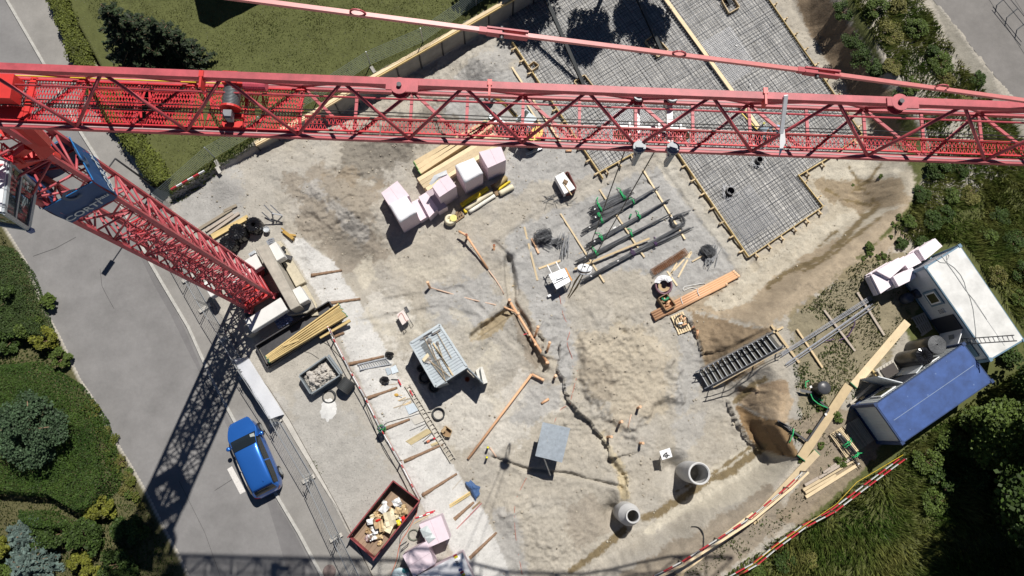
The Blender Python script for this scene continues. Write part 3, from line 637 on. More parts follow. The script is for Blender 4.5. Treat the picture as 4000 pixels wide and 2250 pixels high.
# ---------------------------------------------------------------- mast
mN = Vector((-13.04, 7.99, 0)); ma, ms = 2.137, 1.562
mu_ = Vector((math.cos(ma), math.sin(ma), 0))*ms; mv_ = Vector((-math.sin(ma), math.cos(ma), 0))*ms
RAIL = [mN, mN+mu_, mN+mu_+mv_, mN+mv_]           # near, upper, far, lower corner
def atz(p, z): return Vector((p.x, p.y, z))
Z0, Z1 = 1.7, 26.1
for p in RAIL: MB().bar(atz(p, Z0), atz(p, Z1), .15, .15, up=mu_.normalized()).build('mast_leg', M_RED, crane)
bars = []; bay = 1.24; z = Z0+.3; k = 0
while z+bay < Z1:
 for i in range(4):
  a_, b_ = RAIL[i], RAIL[(i+1) % 4]
  bars.append((atz(a_, z), atz(b_, z)))
  bars.append((atz(a_, z), atz(b_, z+bay)) if k % 2 == 0 else (atz(b_, z), atz(a_, z+bay)))
 z += bay; k += 1
bars.sort(key=lambda q: -q[0].z)
for a_, b_ in bars[:98]: MB().tube(a_, b_, .041, 7).build('mast_brace', M_RED, crane, True)
m_ = MB()
for a_, b_ in bars[98:]: m_.tube(a_, b_, .041, 7)
ctr = mN+(mu_+mv_)/2
inner = [ctr+(p-ctr)*.66 for p in RAIL]; z = Z0+.2; k = 0
for p in inner: m_.bar(atz(p, Z0), atz(p, 16), .08, .08, up=mu_.normalized())
while z < 15.5:
 for i in range(4):
  a_, b_ = inner[i], inner[(i+1) % 4]; m_.tube(atz(a_, z), atz(b_, z), .026, 6)
  m_.tube(atz(a_ if k % 2 else b_, z), atz(b_ if k % 2 else a_, z+.78), .03, 6)
 z += .78; k += 1
m_.build('lower_bracing', M_RED, crane).__setitem__('kind', 'stuff')
m_ = MB(); lx = ctr+(RAIL[1]-ctr)*.35; lv = mv_.normalized()*.18
for s_ in (-1, 1): m_.bar(atz(lx+lv*s_, Z0), atz(lx+lv*s_, 25), .035, .035)
zz = Z0
while zz < 24.8: m_.tube(atz(lx-lv, zz), atz(lx+lv, zz), .013, 5); zz += .28
m_.build('mast_ladder', M_RED, crane)
for zz in (9.0, 14.5):
 p0 = atz(RAIL[1]+mv_*.45+(-mu_)*.06, zz); grating(p0, p0+mv_*.5, p0-mu_*.5, 'rest_platform')
# bright slewing bracket and jib foot where the mast meets the jib
m_ = MB()
def px3(x, y, z): return Vector(P(x, y, z))
m_.bar(px3(20, 470, 25.0), px3(185, 590, 23.5), .34, .42); m_.bar(px3(90, 470, 25.3), px3(178, 560, 24.0), .22, .3)
m_.bar(px3(60, 640, 23.4), px3(175, 600, 23.2), .25, .3); m_.bar(px3(40, 625, 23.6), px3(110, 575, 23.9), .18, .24)
m_.bar(px3(-120, 420, 25.0), px3(40, 520, 24.6), .3, .3)
o = m_.build('jib_foot', M_RED2, crane)
c_ = px3(190, 603, 23.1); d_ = (px3(190, 603, 22.7)-c_).normalized()
m_ = MB(); m_.tube(c_-Vector((0, 0, .3)), c_+Vector((0, 0, .05)), .19, 18); m_.tube(c_+Vector((0, 0, .05)), c_+Vector((0, 0, .10)), .15, 18); m_.build('pivot_sleeve', M_RED2, crane, False)
m_ = MB(); m_.bar(px3(143, 578, 23.8), px3(168, 612, 23.3), .16, .2); m_.bar(px3(150, 570, 23.9), px3(172, 602, 23.45), .04, .32); m_.build('pivot_lug', M_RED2, crane)
grating(px3(5, 560, 24.2), px3(55, 590, 24.2), px3(0, 605, 24.2), 'access_platform', .07)
for q in (((0, 545), (60, 480)), ((0, 600), (90, 640)), ((10, 560), (100, 640)), ((60, 505), (10, 480))): MB().tube(px3(*q[0], 24.0), px3(*q[1], 23.6), .04, 7).build('bracket_strut', M_RED2, crane, True)

# driver's cab
m_ = MB(); zt, zb_ = 23.9, 21.9
rt = [px3(x, y, zt) for x, y in ((-190, 585), (28, 625), (4, 826), (-220, 790))]
f0, f1 = px3(137, 728, zb_), px3(107, 893, zb_)
bk0 = f0+(rt[0]-rt[1])*.95; bk1 = f1+(rt[3]-rt[2])*.95; bk0.z = bk1.z = zb_
ins = lambda q, z: [Vector((p.x, p.y, z)) for p in q]
rf = MB(); rf.hexa([p-Vector((0, 0, .10)) for p in rt]+rt); cab = rf.build('cab_roof', M_WHITE, crane)
M_CABF = mat('grey cab frame', (.36, .40, .43), .45, var=.08)
fr = MB(); s1, s2 = rt[1]-Vector((0, 0, .1)), rt[2]-Vector((0, 0, .1)); g1 = s1+(f0-s1)*.12; g2 = s2+(f1-s2)*.1
for a_, b_, w_ in ((s1, f0, .1), (s2, f1, .1), (f0, f1, .13), (f1, bk1, .13), (s1, s2, .12), (s1+(s2-s1)*.02+(f0-s1)*.45, s2+(f1-s2)*.45, .07), (f0, bk0, .1), (rt[3]-Vector((0, 0, .1)), bk1, .1), (rt[2]-Vector((0, 0, .1)), rt[3]-Vector((0, 0, .1)), .08)): fr.bar(a_, b_, w_, w_)
fr.hexa([p-Vector((0, 0, .05)) for p in (f0, f1, bk1, bk0)]+[p for p in (f0, f1, bk1, bk0)])
fr.hexa([p for p in (bk0, bk1, bk1-(rt[3]-rt[2])*.05, bk0-(rt[0]-rt[1])*.05)]+[p+Vector((0, 0, 1.9)) for p in (bk0, bk1, bk1-(rt[3]-rt[2])*.05, bk0-(rt[0]-rt[1])*.05)])
fr.build('cab_frame', M_CABF, cab)
gl = MB(); gl.quad(s1, s2, f1, f0); gl.quad(s2, rt[3]-Vector((0, 0, .1)), bk1, f1); gl.build('cab_window', M_GLASS, cab)
m_ = MB(); sc_ = (f0+f1)/2+(rt[3]-rt[2])*.45+Vector((0, 0, .5)); m_.box(sc_, (.5, .5, .15), .5); m_.box(sc_+Vector((-.2, .1, .4)), (.14, .5, .75), .5); m_.build('driver_seat', M_BLACK, cab)
m_ = MB()
for k in range(5): m_.bar(f0+(f1-f0)*(.1+.2*k)+Vector((0, 0, .04)), f0+(f1-f0)*(.1+.2*k)+(rt[3]-rt[2])*.4+Vector((0, 0, .04)), .03, .03)
m_.build('floor_grille', mat('beige floor bars', (.40, .37, .28), .7), cab)
MB().box(f1+Vector((.02, -.02, -.12)), (.14, .12, .22), .4).build('cab_bumper', mat('dull blue plastic', (.10, .14, .30), .5), cab)

# ---------------------------------------------------------------- advertising banners on the mast
M_BAN = mat('blue banner cloth', (.012, .055, .17), .5, var=.08, vscale=2, spec=.4)
M_LET = mat('pale lettering', (.50, .55, .58), .5, var=.03); M_LOGO = mat('grey emblem print', (.05, .085, .16), .5, var=.03)
def zrail(p, px):
 return float(min(np.arange(10, 26, .02), key=lambda z: abs(proj(np.array([p.x, p.y, z]))[0]-px)))
zt, zb_ = zrail(RAIL[0], 345), zrail(RAIL[0], 446)
def text_mesh(body, size):
 cu = bpy.data.curves.new('lettering', 'FONT'); cu.body = body; cu.size = size; cu.extrude = .004; cu.offset = .012*size
 return cu
def banner(i, j, lab, text):
 a, b_ = RAIL[i], RAIL[j]; u = (b_-a).normalized(); n_ = Vector((u.y, -u.x, 0))
 if (a+b_-2*ctr).dot(n_) < 0: n_ = -n_
 off = n_*.10; m_ = MB(); N_ = 10; g = []
 for r in range(7):
  for c in range(N_+1):
   w_ = .03*math.sin(c*1.1+i)*math.sin(r/6*math.pi)+.015*math.sin(c*2.3+r)
   p = a+(b_-a)*(-.04+1.08*c/N_)+off+n_*w_; g.append(Vector((p.x, p.y, zb_+(zt-zb_)*r/6)))
 fs = [(r*(N_+1)+c, r*(N_+1)+c+1, (r+1)*(N_+1)+c+1, (r+1)*(N_+1)+c) for r in range(6) for c in range(N_)]
 m_.add(g, fs); back = [p-n_*.012 for p in g]; m_.add(back, [f[::-1] for f in fs])
 t_ = m_.thing('banner', M_BAN, lab, 'banner', 'blue banners round the mast', True)
 MB().tube(atz(a+(b_-a)*-.05+off*1.3, zt), atz(a+(b_-a)*1.05+off*1.3, zt), .02, 6).build('top_rod', mat('blue tube', (.02, .16, .42), .4), t_)
 if text:
  # reading direction runs left to right seen from outside
  x_ax = Vector((0, 0, 1)).cross(n_); org = (a+b_)/2+n_*.155
  L_ = (b_-a).length
  for body, size, sx, sz in (('CORTI', .43, -.58, .24), ('bau', .30, .27, .50)):
   cu = text_mesh(body, size); o = bpy.data.objects.new('lettering', cu); COL.objects.link(o); me = bpy.data.meshes.new_from_object(o); bpy.data.objects.remove(o)
   o = bpy.data.objects.new('lettering', me); COL.objects.link(o); me.materials.clear(); me.materials.append(M_LET)
   rot = Matrix((x_ax, Vector((0, 0, 1)), n_)).transposed().to_4x4()
   p = org+x_ax*sx*L_*.92; p.z = zb_+sz; rot.translation = p-Vector(WORLD_LOC[t_.name]); o.parent = t_; o.matrix_local = rot
  e = MB(); c0 = org+x_ax*.12; c0.z = zb_+1.55
  ring = [c0+x_ax*.30*math.cos(q)+Vector((0, 0, .36*math.sin(q))) for q in np.linspace(.7, 5.4, 16)]
  ring2 = [c0+x_ax*.19*math.cos(q)+Vector((0, 0, .24*math.sin(q))) for q in np.linspace(.7, 5.4, 16)]
  e.add(ring+ring2, [(k, k+1, 16+k+1, 16+k) for k in range(15)]); e.build('emblem', M_LOGO, t_)
 return t_
banner(3, 0, 'blue banner lettered CORTI bau on the mast side in shade towards the road', True)
banner(0, 1, 'blue banner lettered CORTI bau on the sunlit mast side facing the site', True)
banner(1, 2, 'blue banner on the mast side under the jib, back showing', False)
banner(2, 3, 'blue banner on the far mast side beside the cab, back showing', False)

# ---------------------------------------------------------------- ballast and base
M_BLK = mat('white cast concrete', (.66, .655, .63), .8, var=.08, vscale=1.6, bump=.2)
zy = ZY
def block(name, pts, z1, z0, m, lab, cat, grp=None, bev=.03):
 o = MB().ppx(pts, z1, z0).thing(name, m, lab, cat, grp)
 b_ = o.modifiers.new('b', 'BEVEL'); b_.width = bev; b_.segments = 1; b_.limit_method = 'ANGLE'; return o
GB = 'concrete ballast blocks of the crane'
B = zBASE
block('ballast_block', [B(655, 1290), B(1112, 1003), B(1205, 1155), B(745, 1440)], 2.6, 2.05, M_BLK, 'longest white ballast block at the foot of the mast, crossed by lattice shadow', 'ballast block', GB)
block('ballast_block', [B(800, 385), B(942, 325), B(1352, 1108), B(1240, 1162)], 3.0, 1.15, M_DIRTC, 'tall stained brown grey concrete beam beside the crane mast', 'ballast block', GB)
block('ballast_block', [B(930, 375), B(1050, 300), B(1165, 490), B(1040, 560)], 2.7, 2.0, M_BLK, 'white ballast block at the upper end of the stained concrete beam', 'ballast block', GB)
block('ballast_block', [B(1255, 912), B(1356, 858), B(1468, 1030), B(1355, 1090)], 2.6, 1.9, M_BLK, 'white ballast block at the lower end of the stained concrete beam', 'ballast block', GB)
block('ballast_block', [B(640, 555), B(800, 445), B(880, 608), B(720, 710)], 2.6, 2.0, M_BLK, 'white ballast block beside the mast on the cable drum side', 'ballast block', GB)
block('ballast_block', [B(400, 700), B(610, 560), B(700, 720), B(480, 850)], 2.6, 2.0, M_BLK, 'white ballast block seen through the mast lattice', 'ballast block', GB)
block('ballast_block', [B(130, 830), B(190, 790), B(300, 960), B(232, 1003)], 2.6, 2.0, M_BLK, 'white ballast block end showing below the mast towards the road', 'ballast block', GB)
block('concrete_slab', [B(1000, 320), B(1110, 290), B(1428, 808), B(1305, 870)], 1.55, 1.0, mat('yellowed concrete', (.50, .45, .34), .85, var=.14, bump=.3), 'low yellowish concrete slab with a red line beside the crane base', 'slab')
block('concrete_slab', [B(1305, 870), B(1420, 830), B(1560, 1080), B(1590, 1230), B(1500, 1240)], 1.3, 1.0, MATS['yellowed concrete'], 'stained concrete slab next to the stack of long yellow planks', 'slab')
block('ballast_block', [B(1150, 1060), B(1480, 1010), B(1540, 1130), B(1440, 1200), B(1200, 1230)], 1.8, 1.15, M_DIRTC, 'grey lower base block under the white block by the planks', 'ballast block', GB)
block('ballast_block', [B(640, 1350), B(760, 1300), B(800, 1420), B(690, 1500)], 2.0, 1.2, M_DIRTC, 'small grey block at the road end of the longest ballast block', 'ballast block', GB)
t_ = thing('crane_base', 'red steel cross base under the mast between the ballast blocks', 'crane base', (ctr.x, ctr.y, 1.1))
for i in range(4):
 m_ = MB(); m_.bar(atz(ctr, 1.55), atz(ctr+(RAIL[i]-ctr)*1.2, 1.5), .35, .4); m_.build('base_beam', M_RED, t_)
 m_ = MB(); c_ = ctr+(RAIL[i]-ctr)*1.2; m_.lathe((c_.x, c_.y, 1.08), [(0, 0), (.3, 0), (.3, .08), (.1, .12), (.1, .3), (0, .3)], 14); m_.build('foot_plate', M_DARK, t_)
MB().box((ctr.x, ctr.y, 1.75), (1.6, 1.6, .3), ma).build('turntable', M_RED2, t_)
m_ = MB()
c_ = G(1130, 1013, .6); m_.box(c_, (.65, .25, .2), -.25); m_.bar(c_+np.array([-.2, .1, .1]), c_+np.array([-.25, .55, .12]), .25, .15); m_.tube(c_+np.array([-.3, .3, .1]), c_+np.array([-.1, .55, .2]), .12, 10)
m_.thing('winch_unit', M_DARK, 'small dark cable winch standing on the yellowish concrete slab', 'winch')
m_ = MB()
for k in range(4):
 for j in range(3):
  c_ = P(*B(965+k*18+j*8, 275+j*22-k*5), 2.5); m_.tube(c_-np.array([0, 0, .1]), c_, .045, 8)
m_.box(P(*B(985, 310), 2.35), (.35, .3, .2), .5)
m_.thing('bolt_crate', mat('bright metal', (.55, .57, .6), .3, .8), 'tray of bright bolts at the tip of the upper white ballast block', 'bolt tray')
m_ = MB(); m_.box(P(*B(765, 455), 2.5), (.42, .2, .22), .6); m_.box(P(*B(765, 450), 2.66), (.3, .12, .1), .6)
m_.thing('tool_case', M_STEEL, 'small metal case on the edge of the white block near the cable drums', 'case')
m_ = MB(); rr = np.random.default_rng(3)
c_ = P(*B(1150, 1290), 1.6)
g = []; N_ = 12
for r in range(N_):
 for q in range(N_):
  x_, y_ = (r/(N_-1)-.5)*1.0, (q/(N_-1)-.5)*.6; ca, sa = math.cos(.55), math.sin(.55)
  g.append((c_[0]+x_*ca-y_*sa, c_[1]+x_*sa+y_*ca, c_[2]+rr.uniform(-.09, .09)-abs(y_)*.3))
m_.add(g, [(r*N_+q, r*N_+q+1, (r+1)*N_+q+1, (r+1)*N_+q) for r in range(N_-1) for q in range(N_-1)])
m_.thing('blue_tarpaulin', mat('crumpled blue sheet', (.16, .19, .32), .5, var=.2), 'crumpled blue grey plastic sheet in the shade below the longest white block', 'plastic sheet')
# ================================================================ WALLS, FENCES, FORMWORK, REINFORCEMENT
M_PINE = wood_mat('fresh pine', (.58, .45, .27)); M_PALEW = wood_mat('pale pine', (.66, .53, .34)); M_YELW = wood_mat('yellow formwork board', (.56, .42, .19))
M_OLDW = wood_mat('weathered wood', (.33, .28, .21)); M_BROWNW = wood_mat('brown wood', (.24, .16, .09)); M_BARK = mat('bark', (.24, .155, .10), .9, var=.35, vscale=9, bump=.8, bscale=30)
M_GREENP = mat('green end paint', (.03, .20, .09), .6)
M_REBAR = mat('rebar steel', (.135, .14, .15), .55, .35, var=.35, vscale=1.5); M_RUST = mat('rusty steel', (.20, .085, .03), .85, var=.3)
M_WALLC = mat('sheet wall concrete', (.30, .285, .25), .9, var=.2, vscale=1.3, bump=.3)
def poly_line(pts, z): return [Vector(P(x, y, z)) for x, y in pts]
# retaining wall along the lawn, panel by panel, timber edge on top
wv = [Vector((p[0], p[1], 0)) for p in wall_w]
t_ = thing('retaining_wall', 'concrete retaining wall with timber edge between the lawn and the pit', 'retaining wall', (wv[2].x, wv[2].y, 0))
for i in range(len(wv)-1):
 a, b_ = wv[i], wv[i+1]; d = (b_-a).normalized(); n_ = Vector((d.y, -d.x, 0)); L_ = (b_-a).length; k = max(1, round(L_/1.5))
 for j in range(k):
  p, q = a+(b_-a)*(j/k)+d*.02, a+(b_-a)*((j+1)/k)-d*.02; h0 = -.15 if i else 1.1-1.25*(j/k)
  m_ = MB(); m_.hexa([p-n_*.02+Vector((0, 0, h0)), q-n_*.02+Vector((0, 0, h0)), q+n_*.10+Vector((0, 0, h0)), p+n_*.10+Vector((0, 0, h0))]+[p-n_*.02+Vector((0, 0, 1.74)), q-n_*.02+Vector((0, 0, 1.74)), q+n_*.10+Vector((0, 0, 1.74)), p+n_*.10+Vector((0, 0, 1.74))])
  m_.build('wall_panel', M_WALLC, t_)
  MB().bar(p+n_*.12+Vector((0, 0, h0)), p+n_*.12+Vector((0, 0, 1.7)), .09, .07, up=d).build('wall_post', M_DARK, t_)
 MB().bar(a-n_*.10+Vector((0, 0, 1.78)), b_-n_*.10+Vector((0, 0, 1.78)), .20, .09).build('edge_board', M_PALEW, t_)
 MB().bar(a+n_*.10+Vector((0, 0, 1.79)), b_+n_*.10+Vector((0, 0, 1.79)), .07, .16).build('edge_rail', M_YELW if i > 1 else M_PINE, t_)
# wire garden fence on the edge of the lawn
gp = [(640, 790), (839, 616), (1040, 500), (1244, 385), (1447, 254), (1652, 165), (1860, 20), (2080, -120)]
M_WIRE = mat('fence wire', (.34, .40, .38), .45, .5, var=.1)
t_ = thing('wire_fence', 'low see-through wire garden fence with metal posts along the lawn', 'wire fence', G(1040, 500))
gb_ = [GV(*q) for q in gp]
for p in gb_: MB().bar(p-Vector((0, 0, .3)), p+Vector((0, 0, 1.62)), .05, .05).build('fence_post', M_STEEL, t_)
for k in range(9):
 m_ = MB(); m_.path([p+Vector((0, 0, .1+k*.185)) for p in gb_], .011, 4); m_.build('fence_wire', M_WIRE, t_)
m_ = MB()
for i in range(len(gb_)-1):
 L_ = (gb_[i+1]-gb_[i]).length
 for j in range(int(L_/.2)):
  p = gb_[i]+(gb_[i+1]-gb_[i])*(j*.2/L_); m_.bar(p+Vector((0, 0, .1)), p+Vector((0, 0, 1.58)), .005, .005)
m_.build('fence_mesh', M_WIRE, t_)
for k, (x, y) in enumerate(((1447, 250), (1255, 390), (840, 615), (845, 640))):
 p = GV(x, y); MB().bar(p+Vector((.05, -.2, .02)), p+Vector((.3, -.6, .02)), .2, .1).thing('concrete_block', M_CONC, 'small grey concrete foot at the base of the wire garden fence', 'fence foot', 'concrete feet of the wire garden fence')
def striped(a, b_, w, h, n, name, label, cat, m1=None, m2=None, parent=None):
 """one red and white board: white body, red bands wrapped round it"""
 a = Vector(a); b_ = Vector(b_)
 m_ = MB().bar(a, b_, w, h)
 o = m_.thing(name, m1 or M_WHITE, label, cat) if parent is None else m_.build(name, m1 or M_WHITE, parent)
 for k in range(0, n, 2): MB().bar(a+(b_-a)*(k/n), a+(b_-a)*((k+1)/n), w+.008, h+.008).build('red_band', m2 or M_SIGR, o)
 return o
M_SIGR = mat('signal red', (.52, .03, .045), .5, var=.1)
striped(G(t00(1310, 1445)[0], t00(1310, 1445)[1], .35), G(t00(1560, 1305)[0], t00(1560, 1305)[1], .35), .05, .18, 6, 'barrier_board', 'short red and white barrier board at the corner of the wire fence', 'barrier board')

# mesh fence between the pavement and the yard
FEET = [(700, 960), (765, 1075), (830, 1190), (905, 1310), (985, 1450), (1106, 1637), (1235, 1857), (1342, 2085), (1450, 2310)]
fp = [Vector(P(x-14, y+6, ZY)) for x, y in FEET]
M_FEN = mat('site fence wire', (.42, .44, .45), .4, .6, var=.1)
for i in range(len(fp)-1):
 a, b_ = fp[i], fp[i+1]; d = (b_-a).normalized(); n_ = Vector((d.y, -d.x, 0)); lean = -n_*.0
 labs = ['mesh fence panel behind the crane mast by the kerb', 'mesh fence panel under the middle of the mast', 'mesh fence panel below the mast foot', 'mesh fence panel in the mast shadow', 'mesh fence panel carrying the long white sheet', 'mesh fence panel beside the blue car', 'mesh fence panel between the blue car and the waste skip', 'mesh fence panel beside the waste skip at the bottom edge']
 t_ = thing('mesh_fence', labs[i], 'fence panel', ((a+b_)/2), 'wire mesh panels of the site fence')
 up = Vector((0, 0, 1.9))+lean; a = a+d*.06; b_ = b_-d*.06
 fr = MB()
 for p, q in ((a, a+up), (b_, b_+up), (a+Vector((0, 0, .12)), b_+Vector((0, 0, .12))), (a+up, b_+up)): fr.tube(p, q, .021, 7)
 fr.build('panel_frame', M_FEN, t_); m_ = MB(); L_ = (b_-a).length
 for k in range(1, int(L_/.2)): p = a+d*(k*.2); m_.bar(p+Vector((0, 0, .12)), p+up, .005, .005)
 for k in range(1, 10): z_ = Vector((0, 0, .12+k*.18)); m_.bar(a+z_, b_+z_, .005, .005)
 m_.build('wire_mesh', M_FEN, t_)
 f_ = thing('concrete_block', ['concrete fence foot hidden by the mast near the kerb', 'concrete fence foot beside the mast, next to the first one', 'concrete fence foot below the lower mast edge', 'concrete fence foot at the top of the white sheet', 'concrete fence foot under the white sheet', 'concrete fence foot with two dots just above the blue car', 'concrete fence foot with stay bars to the right of the blue car', 'concrete fence foot with stay bars next to the skip'][i], 'fence foot', fp[i], 'concrete feet of the site fence')
 c_ = fp[i]+n_*.22; q = MB(); q.box((c_.x, c_.y, ZY+.075), (.75, .22, .15), math.atan2(n_.y, n_.x)); q.build('foot_block', M_CONC, f_)
 if i >= 4:
  s_ = MB(); pp = fp[i]
  for e in (-.05, .09): s_.tube(pp+d*e+Vector((0, 0, 1.75)), pp-n_*(.05)+d*(e-.12)+Vector((0, 0, .1)), .022, 6)
  for e in (.4, 1.1, 1.7): s_.bar(pp-d*.25+Vector((0, 0, e)), pp+d*.25+Vector((0, 0, e)), .03, .03)
  s_.build('stay_bars', M_FEN, f_)
a, b_ = fp[4]+(fp[3]-fp[4])*.35, fp[5]; d = (b_-a).normalized(); n_ = Vector((d.y, -d.x, 0)); g = []; N_ = 20
for r in range(6):
 for c in range(N_+1):
  p = a+(b_-a)*(.02+.95*c/N_)+n_*(.07+.03*math.sin(c*.9)*math.sin(r*.8)); sg_ = .5*(1-r/5)*(1 if n_.x > 0 else -1); g.append((p.x+n_.x*sg_, p.y+n_.y*sg_, ZY+.12+r*.26))
MB().add(g, [(r*(N_+1)+c, r*(N_+1)+c+1, (r+1)*(N_+1)+c+1, (r+1)*(N_+1)+c) for r in range(5) for c in range(N_)]).thing('fence_sheet', mat('white fence sheet', (.62, .64, .68), .5, var=.04), 'long white plastic sheet tied to the mesh fence above the blue car', 'fence sheet', smooth=True)
# concrete edge of the yard
yl = [Vector(P(x, y, ZY)) for x, y in ((985, 1445), (1045, 1510), (1130, 1640), (1250, 1855), (1330, 2000), (1400, 2140), (1460, 2260), (1560, 2450))]
for i in range(len(yl)-1):
 MB().bar(yl[i]+Vector((0, 0, .0)), yl[i+1]+Vector((0, 0, .0)), .045, .06).build('yard_edge', mat('dark edge', (.10, .09, .08), .9)).__setitem__('kind', 'structure')
sheet('yard_edge_slab', W([(935, 1370), (985, 1445), (1045, 1510), (1130, 1640), (1250, 1855), (1330, 2000), (1290, 1945), (1210, 1815), (1150, 1718), (1095, 1622), (1010, 1478)], ZY), ZY+.045, M_CONC)

# slab polygon: formwork, reinforcement
SLAB = [(2000, 160), (2345, 675), (2485, 592), (2632, 575), (2926, 1003), (3217, 804), (3122, 683), (3367, 525), (2990, -20), (2900, -170), (2120, -170), (1985, 70)]
slab_w = W(SLAB, .05)
sheet('blinding_concrete', slab_w, .075, mat('lean concrete', (.44, .43, .41), .9, var=.3, vscale=1.6, bump=.3))
dv = (Vector(P(2963, 497, .1))-Vector(P(2603, 0, .1))); dv.z = 0; dv.normalize(); dn = Vector((-dv.y, dv.x, 0))
def clip_line(p, d, poly):
 ts = []; n = len(poly)
 for i in range(n):
  a = Vector((poly[i][0], poly[i][1], 0)); e = Vector((poly[(i+1) % n][0], poly[(i+1) % n][1], 0))-a
  den = d.x*e.y-d.y*e.x
  if abs(den) < 1e-9: continue
  w_ = a-p; t = (w_.x*e.y-w_.y*e.x)/den; s = (w_.x*d.y-w_.y*d.x)/den
  if 0 <= s < 1: ts.append(t)
 ts.sort(); return [(ts[i], ts[i+1]) for i in range(0, len(ts)-1, 2) if ts[i+1]-ts[i] > .15]
def half(poly, sgn):
 """the part of the slab on one side of the dividing board"""
 c = Vector(P(2603, 0, .1)); out = []
 n = len(poly)
 for i in range(n):
  a = Vector((poly[i][0], poly[i][1], 0)); b_ = Vector((poly[(i+1) % n][0], poly[(i+1) % n][1], 0)); fa = (a-c).dot(dn)*sgn; fb = (b_-c).dot(dn)*sgn
  if fa > 0: out.append(a)
  if fa*fb < 0: out.append(a+(b_-a)*(fa/(fa-fb)))
 return [(q.x, q.y) for q in out]
def rebar_mat(poly, label, seed, rot=0.):
 rr = random.Random(seed); m_ = MB(); c = Vector((poly[0][0], poly[0][1], 0))
 for axis, dd0, nn0, zz in ((0, dv, dn, .20), (1, dn, dv, .222), (0, dv, dn, .115), (1, dn, dv, .137)):
  ca, sa = math.cos(rot+(zz < .15)*.02), math.sin(rot+(zz < .15)*.02)
  dd = Vector((dd0.x*ca-dd0.y*sa, dd0.x*sa+dd0.y*ca, 0)); nn = Vector((nn0.x*ca-nn0.y*sa, nn0.x*sa+nn0.y*ca, 0))
  s = -40.
  while s < 40:
   o = c+nn*s; w_ = rr.uniform(-.012, .012)
   for t0, t1 in clip_line(o, dd, poly):
    if rr.random() < .06: t1 = t0+(t1-t0)*rr.uniform(.4, .9)
    a, b_ = o+dd*(t0+.03), o+dd*(t1-.03); k = max(1, int((t1-t0)/3)); pts = []
    for j in range(k+1): pts.append(a+(b_-a)*(j/k)+nn*rr.uniform(-.02, .02)+Vector((0, 0, zz+rr.uniform(-.012, .008))))
    for j in range(k): m_.bar(pts[j], pts[j+1], .0165, .0165)
   s += (.20 if zz > .15 else .25)+w_
   if rr.random() < .14: s += rr.choice((-.13, -.08, .06))
 o = m_.thing('reinforcement_mat', M_REBAR, label, 'rebar mat'); return o
rebar_mat(half(slab_w, 1), 'steel reinforcement mat in the bay on the right of the long pale board', 5)
rebar_mat(half(slab_w, -1), 'steel reinforcement mat in the bay next to the retaining wall, partly in tree shade', 9)
M_SPC = mat('pale spacer plastic', (.42, .44, .47), .5)
# extra denser mats (lapped sheets) that show as paler patches
for q, lab, sd in (([(2740, 170), (2850, 100), (2960, 260), (2850, 330)], 'smaller bright steel mat lapped over the middle of the right bay', 3), ([(2330, 480), (2500, 370), (2560, 450), (2400, 560)], 'bright steel mat lapped over the bay near the trolley', 4), ([(2800, 800), (2930, 720), (3040, 860), (2910, 950)], 'bright steel mat at the lower corner of the right bay', 6)):
 m_ = MB(); poly = W(q, .25); c = Vector((poly[0][0], poly[0][1], 0))
 for dd, nn, zz in ((dv, dn, .245), (dn, dv, .26)):
  for k in range(-60, 60):
   o = c+nn*(k*.11)
   for t0, t1 in clip_line(o, dd, poly): m_.bar(o+dd*t0+Vector((0, 0, zz)), o+dd*t1+Vector((0, 0, zz)), .012, .012)
 m_.thing('reinforcement_mat', mat('bright rebar', (.20, .205, .22), .45, .5, var=.2), lab, 'rebar mat')
# edge boards and their struts
FORM = [((2000, 160), (2357, 696), 11, 'left edge'), ((2341, 672), (2490, 590), 3, 'short lower edge'), ((2625, 562), (2926, 1003), 8, 'edge facing the rebar store'), ((2926, 1003), (3222, 802), 6, 'lower corner'), ((3217, 806), (3119, 681), 2, 'inner corner'), ((3122, 684), (3240, 614), 2, 'short right edge'), ((3235, 617), (3372, 522), 2, 'right corner'), ((3372, 527), (3000, -10), 9, 'bank side'), ((3000, -10), (2890, -170), 2, 'far bank side')]
for a, b_, n, nm in FORM:
 a = Vector(P(*a, .3)); b_ = Vector(P(*b_, .3)); d = (b_-a).normalized(); n_ = Vector((d.y, -d.x, 0))
 cc = Vector(P(2700, 400, 0)); n_ = n_ if (a-cc).dot(n_) > 0 else -n_
 if nm == 'inner corner' or nm == 'short right edge': n_ = -n_ if (Vector(P(3300, 760, 0))-a).dot(n_) < 0 else n_
 m_ = MB(); m_.bar(a-Vector((0, 0, .15)), b_-Vector((0, 0, .15)), .045, .30); bo = m_.thing('formwork_board', M_YELW, 'yellow shuttering board on edge along the '+nm+' of the reinforced slab', 'formwork board', 'shuttering boards round the slab')
 for k in range(n):
  p = a+(b_-a)*((k+.5)/n); g0 = p+n_*.34; m_ = MB(); m_.bar(p+n_*.03-Vector((0, 0, .05)), g0-Vector((0, 0, .10)), .09, .05); m_.bar(g0-n_*.03-Vector((0, 0, .32)), g0-n_*.03+Vector((0, 0, .02)), .10, .06, up=d)
  m_.thing('formwork_strut', M_PINE, 'short wooden strut and peg bracing the shuttering board along the '+nm, 'strut', 'struts of the shuttering along the '+nm)
for a, b_, w_, lab in (((2603, 0), (2965, 500), .24, 'long pale board dividing the two reinforced bays, its lower end at the crouching workers'), ((2480, -180), (2603, 0), .24, 'pale dividing board continuing off the top edge')):
 MB().bar(P(*a, .36), P(*b_, .36), w_, .05).thing('dividing_board', M_PALEW, lab, 'board')
MB().bar(P(2895, 440, .33), P(2957, 506, .33), .05, .06).thing('spirit_level', mat('yellow tool paint', (.75, .55, .02), .4), 'thin yellow strip along the lower end of the dividing board', 'spirit level')
